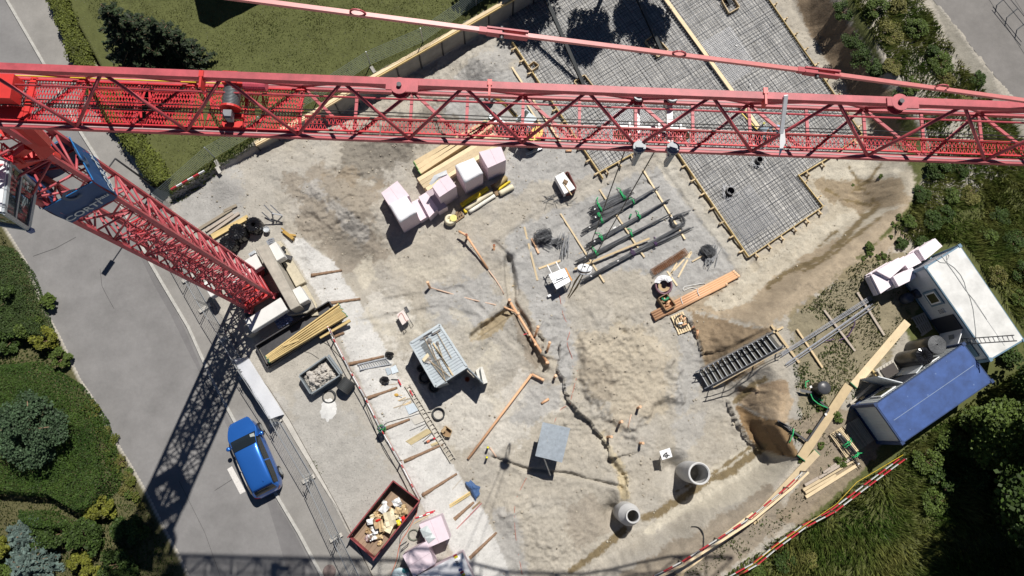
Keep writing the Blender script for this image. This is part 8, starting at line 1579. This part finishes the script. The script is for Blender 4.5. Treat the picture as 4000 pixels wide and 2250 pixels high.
# ================================================================ PLANTS
def leaf_mat(name, c, var=.35, tr=.25):
 if name in MATS: return MATS[name]
 m = mat(name, c, .6, var=var, vscale=1.3, island=.45, spec=.25); nt = m.node_tree; b = nt.nodes['Principled BSDF']; out = nt.nodes['Material Output']
 t = nd(nt, 'ShaderNodeBsdfTranslucent'); mx = nd(nt, 'ShaderNodeMixShader'); mx.inputs[0].default_value = tr; src = b.inputs['Base Color'].links[0].from_socket
 nt.links.new(src, t.inputs['Color']); nt.links.new(b.outputs[0], mx.inputs[1]); nt.links.new(t.outputs[0], mx.inputs[2]); nt.links.new(mx.outputs[0], out.inputs['Surface']); return m
def leaves(pos, size, rng, up=.3, asp=1.6, n_blade=1):
 """leaf quads with random lie; returns verts, faces"""
 n = len(pos); th = rng.uniform(0, 2*np.pi, n); ph = rng.uniform(-1, 1, n)*1.1
 nrm = np.stack([np.cos(th)*np.sin(ph), np.sin(th)*np.sin(ph), np.cos(ph)+up], 1); nrm /= np.linalg.norm(nrm, axis=1)[:, None]
 a = rng.normal(size=(n, 3)); u = np.cross(nrm, a); u /= np.linalg.norm(u, axis=1)[:, None]; v = np.cross(nrm, u); s = (size*rng.uniform(.6, 1.4, n))[:, None]
 q = np.stack([pos-u*s*.5, pos+v*s*.5*asp*.5-u*0, pos+u*s*.5, pos-v*s*.5*asp*.5], 1).reshape(-1, 3)
 return q, np.arange(4*n).reshape(n, 4)
def blob_points(blobs, n, rng, shell=.55):
 vol = np.array([b[3]*b[4]*b[5] for b in blobs])**.8; pick = rng.choice(len(blobs), n, p=vol/vol.sum()); B_ = np.array(blobs)[pick]
 d = rng.normal(size=(n, 3)); d /= np.linalg.norm(d, axis=1)[:, None]; r = rng.uniform(shell**3, 1, n)**(1/3); return B_[:, :3]+d*r[:, None]*B_[:, 3:6]
def foliage(name, blobs, n, size, m_, seed, parent=None, shell=.55, up=.3, ground=None):
 rng = np.random.default_rng(seed); p = blob_points(blobs, n, rng, shell)
 if ground is not None: p[:, 2] = np.maximum(p[:, 2], ground+.02)
 v, f = leaves(p, size, rng, up)
 if parent is not None: v = v-np.array(WORLD_LOC[parent.name])
 o = np_mesh(name, v, f, m_)
 if parent is not None: o.parent = parent
 return o
def cluster(c, R3, k, rng, sub=.45):
 """uneven crown: many sub-blobs spread through an ellipsoid"""
 out = []
 for i in range(k):
  d = rng.normal(size=3); d /= np.linalg.norm(d); r = rng.uniform(.45, 1)**.6; s = sub*rng.uniform(.6, 1.25)
  out.append([c[0]+d[0]*r*R3[0]*.8, c[1]+d[1]*r*R3[1]*.8, c[2]+d[2]*r*R3[2]*.75, R3[0]*s, R3[1]*s, R3[2]*s*.8])
 return out
def tree(px, py, H, crown_r, leafm, lab, seed, n=5000, size=.16, crown_h=None, base=None, k=26, group='trees', lean=(0, 0), trunk=.16, name='tree', cat='tree', sub=.4):
 """px,py = the middle of the crown in the photo; the trunk stands plumb below it"""
 rng = np.random.default_rng(seed); ch = crown_h or H*.36; c = P(px, py, H-ch); g = hz0(c[0], c[1]) if base is None else base
 o = thing(name, lab, cat, (c[0], c[1], g), group); foliage('crown', cluster(c, (crown_r*1.05, crown_r*1.05, ch), k, rng, sub), n, size, leafm, seed, o, .4)
 m_ = MB(); top = Vector((c[0], c[1], H-ch*.6)); m_.path([(c[0]+lean[0], c[1]+lean[1], g-.2), (c[0]+lean[0]*.5, c[1]+lean[1]*.5, g+(H-g)*.4), top], [trunk, trunk*.7, trunk*.3], 8)
 for i in range(7):
  t = rng.uniform(.35, .8); s_ = Vector((c[0]+lean[0]*(1-t), c[1]+lean[1]*(1-t), g+(H-g)*t*.85)); a = rng.uniform(0, 6.28); m_.path([s_, s_+Vector((math.cos(a)*crown_r*.4, math.sin(a)*crown_r*.4, .5)), s_+Vector((math.cos(a)*crown_r*.75, math.sin(a)*crown_r*.75, .8))], [trunk*.35, trunk*.22, .02], 5)
 m_.build('trunk', M_BARK, o, True); return o
def bush(px, py, r, h, leafm, lab, seed, n=1200, size=.12, group=None, z=None, name='bush', squash=1., k=9):
 rng = np.random.default_rng(seed); g = G(px, py) if z is None else P(px, py, z); c = (g[0], g[1], g[2]+h*.45)
 o = thing(name, lab, 'bush', g, group); foliage('foliage', cluster(c, (r, r*squash, h*.55), k*2, rng, .34), n, size, leafm, seed, o, .1, ground=g[2])
 m_ = MB()
 for i in range(4): a = rng.uniform(0, 6.28); m_.path([(g[0], g[1], g[2]-.1), (g[0]+.2*r*math.cos(a), g[1]+.2*r*math.sin(a), g[2]+h*.4), (g[0]+.5*r*math.cos(a), g[1]+.5*r*math.sin(a), g[2]+h*.7)], [.03, .02, .008], 5)
 m_.build('stem', M_BARK, o); return o
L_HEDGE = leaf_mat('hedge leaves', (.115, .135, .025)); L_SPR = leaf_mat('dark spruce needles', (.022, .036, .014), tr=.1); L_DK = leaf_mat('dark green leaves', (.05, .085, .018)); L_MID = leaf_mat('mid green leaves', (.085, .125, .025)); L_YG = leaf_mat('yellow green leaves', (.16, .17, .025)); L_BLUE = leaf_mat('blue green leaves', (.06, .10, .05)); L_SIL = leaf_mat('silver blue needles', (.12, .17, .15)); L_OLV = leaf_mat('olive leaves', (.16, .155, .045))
# spruce on the lawn
def conifer(px, py, H, r, lab, seed, leafm, n_t=15, base=None, group=None, dens=1., name='spruce_tree'):
 rng = np.random.default_rng(seed); g = G(px, py) if base is None else P(px, py, base); o = thing(name, lab, 'tree', g, group); pts = []; m_ = MB(); m_.tube((g[0], g[1], g[2]-.2), (g[0], g[1], H), .17, 8, .03); bm_ = []
 for t in range(n_t):
  u = (t+.5)/n_t; z = g[2]+.5+(H-g[2]-.6)*u; rr_ = r*(1-u)**.75+.15; nb = int(7+6*(1-u))
  for k in range(nb):
   a = 6.283*k/nb+rng.uniform(-.3, .3)+t*.7; L_ = rr_*rng.uniform(.65, 1.12); dr = rng.uniform(.12, .3); e = np.array([math.cos(a), math.sin(a)]); m_.path([(g[0], g[1], z), (g[0]+e[0]*L_*.6, g[1]+e[1]*L_*.6, z-dr*L_*.3), (g[0]+e[0]*L_, g[1]+e[1]*L_, z-dr*L_*.5)], [.03, .018, .006], 4)
   ns = int(26*L_*dens)+4; q = rng.uniform(.12, 1, ns); w_ = (1-q*.8)*.34*min(1.3, L_*.7); off = rng.uniform(-1, 1, ns)*w_; pts.append(np.stack([g[0]+e[0]*q*L_-e[1]*off, g[1]+e[1]*q*L_+e[0]*off, z-dr*L_*.5*q+rng.uniform(-.08, .06, ns)], 1))
 p = np.concatenate(pts); v, f = leaves(p, .26, rng, 1.2, .8); v = v-np.array(WORLD_LOC[o.name]); c_ = np_mesh('crown', v, f, leafm); c_.parent = o; m_.build('trunk', M_BARK, o); return o
conifer(640, 285, 9., 2.6, 'dark spruce on the lawn behind the hedge, left of the house shadow', 3, L_SPR, 17, dens=1.5); conifer(735, 260, 7., 1.8, 'smaller dark spruce at the right foot of the big one', 4, L_SPR, 12, dens=1.3)
# long clipped hedge between pavement and lawn
rng = np.random.default_rng(17); hl = W([(190, -260), (245, -10), (280, 90), (335, 240), (420, 390), (500, 500), (585, 620), (665, 735)], ZR+.1); hp = []
o = thing('hedge', 'long bright green hedge between the pavement and the lawn', 'hedge', (hl[4][0], hl[4][1], ZR))
for i in range(len(hl)-1):
 a, b_ = np.array(hl[i]), np.array(hl[i+1]); L_ = np.hypot(*(b_-a)); n = int(2600*L_/1.0); t = rng.uniform(0, 1, n); d = (b_-a)/L_; nn = np.array([-d[1], d[0]]); ph = rng.uniform(0, 2*np.pi, n); r = rng.uniform(.55, 1.08, n)**.5
 c = a+(b_-a)*t[:, None]; wv_ = .50+.12*np.sin(t*L_*2.1+i)+.1*rng.normal(size=n); hp.append(np.stack([c[:, 0]+nn[0]*np.cos(ph)*r*wv_, c[:, 1]+nn[1]*np.cos(ph)*r*wv_, ZR+.72+np.sin(ph)*r*(.68+.06*np.sin(t*9))], 1))
p = np.concatenate(hp); v, f = leaves(p, .10, rng, .6); fo = np_mesh('foliage', v-np.array(WORLD_LOC[o.name]), f, L_HEDGE); fo.parent = o
m_ = MB()
for i in range(len(hl)-1):
 for k in range(6): q = Vector((*(np.array(hl[i])+(np.array(hl[i+1])-np.array(hl[i]))*(k/6)), 0)); m_.tube(q+Vector((0, 0, ZR-.1)), q+Vector((.05, 0, ZR+1.0)), .03, 5)
m_.build('stem', M_BARK, o)
# grass as cover nobody could count
def inpoly(pts, n, rng, shrink=0.):
 a = np.array(pts); lo, hi = a.min(0), a.max(0); p = rng.uniform(lo, hi, (n, 2)); return p[poly_sd(p[:, 0], p[:, 1], pts) > shrink]
def grass(name, poly, dens, h, w_, m_, seed, mask=None, lean=.5, clump=0.):
 rng = np.random.default_rng(seed); a = np.array(poly); area = np.prod(a.max(0)-a.min(0)); p = inpoly(poly, int(area*dens), rng)
 if mask is not None: p = p[mask(p[:, 0], p[:, 1], rng)]
 if clump: k = fbm(p[:, 0]*.7, p[:, 1]*.7, seed+5); p = p[rng.uniform(0, 1, len(p)) < np.clip((k-.5)*clump+.55, .05, 1)]
 z = hgt(p[:, 0], p[:, 1]); n = len(p); th = rng.uniform(0, 6.283, n); hh = h*rng.uniform(.5, 1.4, n)*(.6+.8*fbm(p[:, 0]*.9, p[:, 1]*.9, seed+9)); ww = w_*rng.uniform(.6, 1.4, n); th2 = th+rng.uniform(1, 2, n)
 # wind-laid tufts lean in drifts
 la = fbm(p[:, 0]*.35, p[:, 1]*.35, seed+13)*9; lx, ly = np.cos(la)*hh*lean+rng.normal(size=n)*hh*.25, np.sin(la)*hh*lean+rng.normal(size=n)*hh*.25
 b0 = np.stack([p[:, 0]-np.cos(th)*ww, p[:, 1]-np.sin(th)*ww, z-.02], 1); b1 = np.stack([p[:, 0]+np.cos(th)*ww, p[:, 1]+np.sin(th)*ww, z-.02], 1); t0 = np.stack([p[:, 0]+lx, p[:, 1]+ly, z+hh], 1); b2 = np.stack([p[:, 0]+np.cos(th2)*ww, p[:, 1]+np.sin(th2)*ww, z-.02], 1)
 v = np.stack([b0, b1, t0, b2, b1, t0+np.stack([lx*.3, ly*.3, -hh*.25], 1)], 1).reshape(-1, 3); f = np.arange(6*n).reshape(2*n, 3); o = np_mesh(name, v, f, m_); tag(o, kind='stuff'); return o
def grass_mat(name, c1, c2, sc=.5):
 m = leaf_mat(name, c1, .1, .3); cr = [n for n in m.node_tree.nodes if n.type == 'VALTORGB'][0]; cr.color_ramp.elements[0].color = list(c1)+[1]; cr.color_ramp.elements[1].color = list(c2)+[1]; no = [n for n in m.node_tree.nodes if n.type == 'TEX_NOISE'][0]; no.inputs['Scale'].default_value = sc; cr.color_ramp.elements[0].position = .36; cr.color_ramp.elements[1].position = .64; return m
GM_L = grass_mat('lawn grass', (.05, .085, .014), (.135, .125, .04), .3); GM_M = grass_mat('meadow grass', (.065, .115, .018), (.19, .195, .055), .5); GM_D = grass_mat('dark ground cover', (.03, .065, .01), (.06, .105, .018), .7); GM_B = grass_mat('bank grass', (.06, .11, .022), (.13, .15, .045), .8)
lawn_v = W([(665, 745)]+[(x-4, y-26) for x, y in WALL]+[(2330, -700), (100, -700), (215, -260), (330, 0), (480, 310), (560, 470), (640, 620)], ZL); grass('lawn_grass', lawn_v, 230, .055, .028, GM_L, 5, clump=1.2)
grass('lawn_edge_grass', W([(640, 790), (690, 720), (1000, 520), (1010, 560), (860, 650), (700, 770)], ZL), 260, .16, .03, GM_B, 6)
mea = W([(3120, -260), (3300, -60), (3420, 160), (3560, 360), (3640, 560), (3640, 640), (3560, 800), (3480, 900), (3620, 960), (3760, 940), (4050, 1360), (4200, 1200), (4300, 700), (4030, 600), (3890, 410), (3760, 240), (3610, 10), (3450, -260)], ZB); grass('slope_meadow', mea, 330, .34, .035, GM_M, 8, clump=1.6)
mea2 = W([(2720, 2330), (2900, 2190), (3190, 2010), (3480, 1800), (3540, 1740), (3890, 1500), (4060, 1380), (4400, 1400), (4500, 2500), (2600, 2500)], ZB); grass('long_meadow_grass', mea2, 260, .42, .035, GM_M, 9, clump=1.)
cg = W([(3080, 1250), (3340, 1030), (3540, 960), (3600, 1150), (3500, 1350), (3330, 1560), (3240, 1640), (3120, 1640), (3100, 1480)], ZB); grass('bank_grass', cg, 170, .13, .035, GM_B, 10, mask=lambda x, y, r: (fbm(x*1.1, y*1.1, 77, 4)+r.normal(size=len(x))*.05) > .45)
grass('bank_weeds', W([(3050, 1640), (3250, 1640), (3300, 1760), (3200, 1950), (3000, 2100), (2800, 2250), (2600, 2300), (2850, 2100), (3080, 1960), (3160, 1800)], ZB), 90, .13, .035, GM_B, 12, mask=lambda x, y, r: (fbm(x*1.4, y*1.4, 87, 4)+r.normal(size=len(x))*.05) > .60)
ver = W(ROADL+[(700, 2700), (-700, 2600), (-900, 700)], ZR); grass('clipped_ground_cover', W([(x-26, y) for x, y in ROADL]+[(700, 2700), (-700, 2600), (-900, 700)], ZR), 260, .11, .035, GM_D, 14, clump=.5)
grass('yard_weeds', W([(1120, 1650), (1180, 1660), (1230, 1780), (1300, 1900), (1290, 1990), (1200, 1830)], ZY), 60, .08, .03, GM_B, 15, mask=lambda x, y, r: (fbm(x*2, y*2, 97, 3)) > .62)
# big clipped hedge mass on the left
def mound_hedge(pts, h, m_, lab, seed, dens=620, size=.075):
 poly = W(pts, ZR+h*.8); rng = np.random.default_rng(seed); a = np.array(poly); area = np.prod(a.max(0)-a.min(0)); p = inpoly(poly, int(area*dens), rng); d = poly_sd(p[:, 0], p[:, 1], poly); z = ZR+.15+h*sst(0, .55, d)*(.94+.12*fbm(p[:, 0], p[:, 1], seed))-rng.uniform(0, .10, len(p))
 n2_ = int(len(p)*.35); e = rng.choice(len(p), n2_); side = np.stack([p[e, 0], p[e, 1], ZR+.1+rng.uniform(0, 1, n2_)*(z[e]-ZR)], 1)[d[e] < .5]; c = a.mean(0); o = thing('clipped_hedge', lab, 'hedge', (c[0], c[1], ZR)); v, f = leaves(np.concatenate([np.stack([p[:, 0], p[:, 1], z], 1), side]), size, rng, .8); fo = np_mesh('foliage', v-np.array(WORLD_LOC[o.name]), f, m_); fo.parent = o; m2 = MB()
 for q in inpoly(poly, 60, rng, .4)[:16]: MB().tube((q[0], q[1], ZR-.2), (q[0], q[1], ZR+h*.8), .03, 5).build('stem', M_BARK, o)
 return o
mound_hedge([(-150, 1420), (120, 1400), (290, 1500), (390, 1640), (440, 1800), (440, 1900), (380, 2000), (300, 2030), (180, 1960), (30, 1950), (-150, 1930)], 1.3, GM_D, 'big clipped dark green hedge mass round the blue green tree', 21)
mound_hedge([(30, 1985), (180, 1985), (300, 2040), (250, 2090), (120, 2090), (60, 2050)], 1.1, GM_D, 'small clipped hedge cushion in the shade below the big one', 22); mound_hedge([(-100, 930), (30, 960), (110, 1060), (150, 1180), (200, 1330), (60, 1340), (-100, 1300)], 1.0, leaf_mat('dark hedge leaves', (.05, .08, .022)), 'dark green clipped hedge along the left edge above the yellow bushes', 23)
tree(120, 1680, 4.6, 2.0, L_BLUE, 'round blue green tree rising from the clipped hedge at the left edge', 31, 9000, .12, 1.3, ZR, 60, None, sub=.27)
bl = 'bushes along the left road edge'
for (x, y), r, h, mm, lab, sd, n in (((50, 1180), 1.0, 1.9, L_DK, 'dark bush at the left edge above the yellow green ones', 41, 2400), ((130, 1285), .85, 1.2, L_MID, 'mid green leafy bush beside the road, upper left', 42, 2000), ((190, 1330), .75, 1.0, L_YG, 'yellow tinged bush at the road edge, upper left', 43, 1600), ((250, 1400), .6, .7, L_MID, 'small green bush at the road edge below the yellow tinged one', 44, 1100), ((60, 1330), .9, 1.1, L_DK, 'dark bush left of the mid green leafy bush', 45, 1800), ((200, 1180), .5, .6, L_MID, 'low leafy shrub at the road edge beside the dark bush', 46, 900),
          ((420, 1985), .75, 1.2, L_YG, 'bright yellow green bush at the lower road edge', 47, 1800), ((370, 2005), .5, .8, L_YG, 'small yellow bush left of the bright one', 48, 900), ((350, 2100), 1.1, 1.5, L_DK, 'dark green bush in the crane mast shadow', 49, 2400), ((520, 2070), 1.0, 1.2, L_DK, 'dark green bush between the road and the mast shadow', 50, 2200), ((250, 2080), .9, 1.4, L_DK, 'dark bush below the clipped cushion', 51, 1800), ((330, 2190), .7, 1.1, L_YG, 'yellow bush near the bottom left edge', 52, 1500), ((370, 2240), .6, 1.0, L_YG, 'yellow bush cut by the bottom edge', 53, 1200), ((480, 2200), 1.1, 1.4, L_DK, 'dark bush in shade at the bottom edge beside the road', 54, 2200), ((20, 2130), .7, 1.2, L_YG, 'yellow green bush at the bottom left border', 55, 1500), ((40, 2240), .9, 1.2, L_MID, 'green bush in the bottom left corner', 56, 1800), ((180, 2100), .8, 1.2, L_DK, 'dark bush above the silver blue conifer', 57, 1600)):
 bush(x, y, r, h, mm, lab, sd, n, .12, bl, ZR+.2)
for k in range(22):
 x, y = 385+8.2*k+rng.uniform(-30, 12), 1560+19*k+rng.uniform(-20, 20); bush(x-14, y+14, rng.uniform(.22, .5), rng.uniform(.18, .4), (L_OLV, L_MID, L_HEDGE)[k % 3], 'low spreading ground cover shrub along the road edge', 400+k, 420, .07, 'low shrubs along the lower left road edge', ZR+.1)
for (x, y), H, r, lab, sd in (((160, 2190), 3.0, 1.6, 'silver blue conifer at the bottom left', 71), ((130, 2085), 2.4, 1.0, 'small silver blue conifer in half shade', 72)): conifer(x, y, H, r, lab, sd, L_SIL, 9, ZR, 'silver blue conifers', 1.5, 'blue_conifer')
# bushes on the right slope
br = 'bushes on the slope at the right'; rng = np.random.default_rng(90); SL = []
for (x, y), r, h, mm in (((3290, 40), 1.0, 1.3, L_DK), ((3400, 60), 1.1, 1.2, L_MID), ((3500, 60), 1.1, 1.0, L_OLV), ((3330, 150), 1.0, 1.2, L_DK), ((3450, 160), 1.1, 1.0, L_OLV), ((3580, 130), 1.0, 1.2, L_MID), ((3640, 190), .8, 1.0, L_DK), ((3380, 240), 1.0, 1.2, L_DK), ((3500, 260), 1.0, .9, L_OLV), ((3650, 260), .9, .9, L_MID), ((3430, 300), 1.0, 1.1, L_DK), ((3560, 340), 1.0, .9, L_MID), ((3700, 330), .9, .8, L_OLV), ((3520, 400), 1.1, .9, L_DK), ((3640, 420), .9, .9, L_MID), ((3820, 330), .8, .9, L_DK), ((3760, 420), .8, .7, L_OLV), ((3860, 440), .7, .7, L_MID),
       ((3640, 680), 1.1, 1.2, L_DK), ((3720, 660), 1.0, 1.1, L_DK), ((3600, 760), .9, 1.0, L_DK), ((3700, 760), 1.0, 1.0, L_MID), ((3620, 850), 1.0, .9, L_DK), ((3530, 890), .8, .8, L_MID), ((3700, 860), .9, .8, L_DK), ((3800, 780), .8, .8, L_OLV), ((3490, 930), .6, .6, L_DK), ((3400, 985), .5, .5, L_MID), ((3880, 850), .9, .9, L_DK), ((3930, 950), 1.0, 1.0, L_DK), ((3830, 930), .8, .8, L_MID), ((3960, 1060), .9, 1.0, L_DK), ((3870, 1060), .8, .7, L_OLV), ((3980, 1180), .9, .8, L_MID), ((3600, 950), .7, .6, L_DK)):
 i = len(SL); SL.append((x, y)); side_ = 'above the jib' if y < 560 else 'between the jib and the white container' if x < 3780 else 'behind the white container'; tone = {L_DK: 'dark green', L_MID: 'mid green', L_OLV: 'olive'}[mm]
 bush(x+rng.uniform(-25, 25), y+rng.uniform(-25, 25), r*rng.uniform(.55, .95), h*rng.uniform(.4, .75), mm, '%s bush on the slope %s' % (tone, side_), 100+i, int(1900*r), .09, br)
for k, ((x, y), r) in enumerate((((3395, 985), .30), ((3440, 1000), .34), ((3375, 1010), .2), ((3515, 850), .28), ((3550, 865), .2), ((3490, 875), .18), ((3480, 925), .15), ((3272, 1628), .42), ((3280, 1800), .40), ((3205, 1740), .22), ((3135, 1800), .25), ((3205, 1595), .3), ((3165, 1690), .25), ((3110, 1700), .2), ((3165, 1770), .2), ((3095, 640), .1), ((3440, 690), .2), ((3330, 725), .12))): bush(x, y, r, r*.8, L_MID, ('small weed tuft on the bare earth %s' % ('below the erosion gullies' if y < 1100 else 'near the walkway planks')), 150+k, int(420*r/.3), .08, 'weed tufts on bare earth', k=5)
# trees at the lower right, casting the deep shade
tr_ = 'trees at the lower right'
tree(3925, 1690, 7.2, 1.75, L_MID, 'leafy green tree whose branches reach over the blue container roof', 201, 8500, .17, 2.1, ZB, 40, tr_); tree(4130, 1560, 7.5, 1.8, L_MID, 'green tree at the right border above the blue container', 202, 5000, .17, 1.8, ZB, 30, tr_); tree(4090, 1830, 8.5, 2.0, L_DK, 'dark tree at the right border below the blue container', 203, 5500, .17, 2.2, ZB, 32, tr_)
conifer(4010, 1800, 9.5, 1.7, 'bluish conifer half hidden at the right border', 204, leaf_mat('bluish needles', (.05, .075, .07)), 15, ZB, tr_, 1.0)
for k, ((x, y), H, r) in enumerate((((4180, 1950), 11, 3.0), ((4330, 1700), 12, 3.2), ((4300, 2150), 10, 3.0), ((4480, 1950), 13, 3.5), ((4250, 1500), 10, 2.6))): tree(x, y, H, r, L_DK, 'tall dark tree just beyond the right border', 210+k, 4500, .26, 3.2, ZB, 34, 'tall trees beyond the right border')
for k, ((x, y), r, h, mm) in enumerate((((3600, 1790), .9, .9, L_MID), ((3700, 1740), 1.0, 1.0, L_MID), ((3670, 1880), .9, .8, L_DK), ((3780, 1850), 1.0, .9, L_DK), ((3640, 1960), .8, .6, L_MID), ((3760, 1700), .8, .8, L_OLV), ((3930, 1260+120), .8, .8, L_DK), ((3060, 2190), .7, .4, L_DK), ((3160, 2180), .6, .4, L_OLV), ((2950, 2230), .6, .4, L_MID))): bush(x, y, r, h, mm, '%s low bush in the meadow below the blue container' % {L_DK: 'dark green', L_MID: 'mid green', L_OLV: 'olive'}[mm], 230+k, int(1300*r), .12, 'low bushes in the meadow')
# trees beyond the top edge whose shade falls on the lawn and the steel mats
for k, ((x, y), H, r) in enumerate((((2650, -350), 9., 1.8), ((2440, -340), 9.5, 1.7), ((2150, -360), 8.6, 1.9), ((1950, -370), 8.3, 2.0))): tree(x, y, H, r, L_DK, 'leafy tree beyond the top edge shading the steel mats', 250+k, 4200, .22, 2.6, ZL, 26, 'trees beyond the top edge')
# houses beyond the top edge: their corner shadows lie on the lawn
M_HW = mat('house render', (.55, .52, .46), .9, var=.06); M_HR = mat('roof tiles', (.25, .10, .06), .8, var=.2)
for q4, h, lab in (([(880, -60), (1260, -270), (1330, -120), (960, 70)], 4.5, 'house just beyond the top edge casting a shadow on the lawn'),):
 v = [Vector(P(x-40, y-120, ZL)) for x, y in q4]; c = sum(v, Vector())/4; o = thing('house', lab, 'house', c); MB().prism(v, ZL-.2, ZL+h).build('wall', M_HW, o); a, b_ = (v[0]+v[3])/2, (v[1]+v[2])/2; e = [Vector((p.x, p.y, ZL+h))+(p-c)*.06 for p in v]; a = Vector((a.x, a.y, ZL+h+1.6)); b_ = Vector((b_.x, b_.y, ZL+h+1.6)); MB().add(e+[a, b_], [(0, 1, 5, 4), (2, 3, 4, 5), (3, 0, 4), (1, 2, 5), (3, 2, 1, 0)]).build('roof', M_HR, o)
# loose stones and clods over the pit
rng = np.random.default_rng(300); pit = W([(700, 760), (1000, 600), (1300, 480), (1800, 260), (2000, 200), (2330, 700), (2560, 620), (2900, 1050), (3200, 900), (3400, 830), (3050, 1130), (2760, 1240), (2700, 1420), (2860, 1580), (2950, 1760), (2500, 2080), (2200, 2260), (1950, 2260), (1640, 1960), (1420, 1520), (1240, 1150), (1000, 950)], 0)
p = inpoly(pit, 12000, rng); w8 = np.clip(fbm(p[:, 0]*.8, p[:, 1]*.8, 311, 4)*2.4-.85, .02, 1); p = p[rng.uniform(0, 1, len(p)) < w8]; n = len(p); z = hgt(p[:, 0], p[:, 1]); s_ = .018+.06*rng.uniform(0, 1, n)**4
oct_ = np.array([[1, 0, 0], [0, 1, 0], [-1, 0, 0], [0, -1, 0], [0, 0, 1], [0, 0, -1]], float); v = oct_[None]*s_[:, None, None]*rng.uniform(.6, 1.4, (n, 6, 1))*np.array([1, 1, .7]); a = rng.uniform(0, 6.28, n); ca, sa = np.cos(a)[:, None], np.sin(a)[:, None]; v = np.stack([v[..., 0]*ca-v[..., 1]*sa, v[..., 0]*sa+v[..., 1]*ca, v[..., 2]], -1)+np.stack([p[:, 0], p[:, 1], z+s_*.35], 1)[:, None]
f6 = np.array([[0, 1, 4], [1, 2, 4], [2, 3, 4], [3, 0, 4], [1, 0, 5], [2, 1, 5], [3, 2, 5], [0, 3, 5]]); f = (f6[None]+(np.arange(n)*6)[:, None, None]).reshape(-1, 3); tag(np_mesh('loose_stones', v.reshape(-1, 3), f, mat('loose stones', (.40, .36, .29), .95, var=.1, island=.3)), kind='stuff')
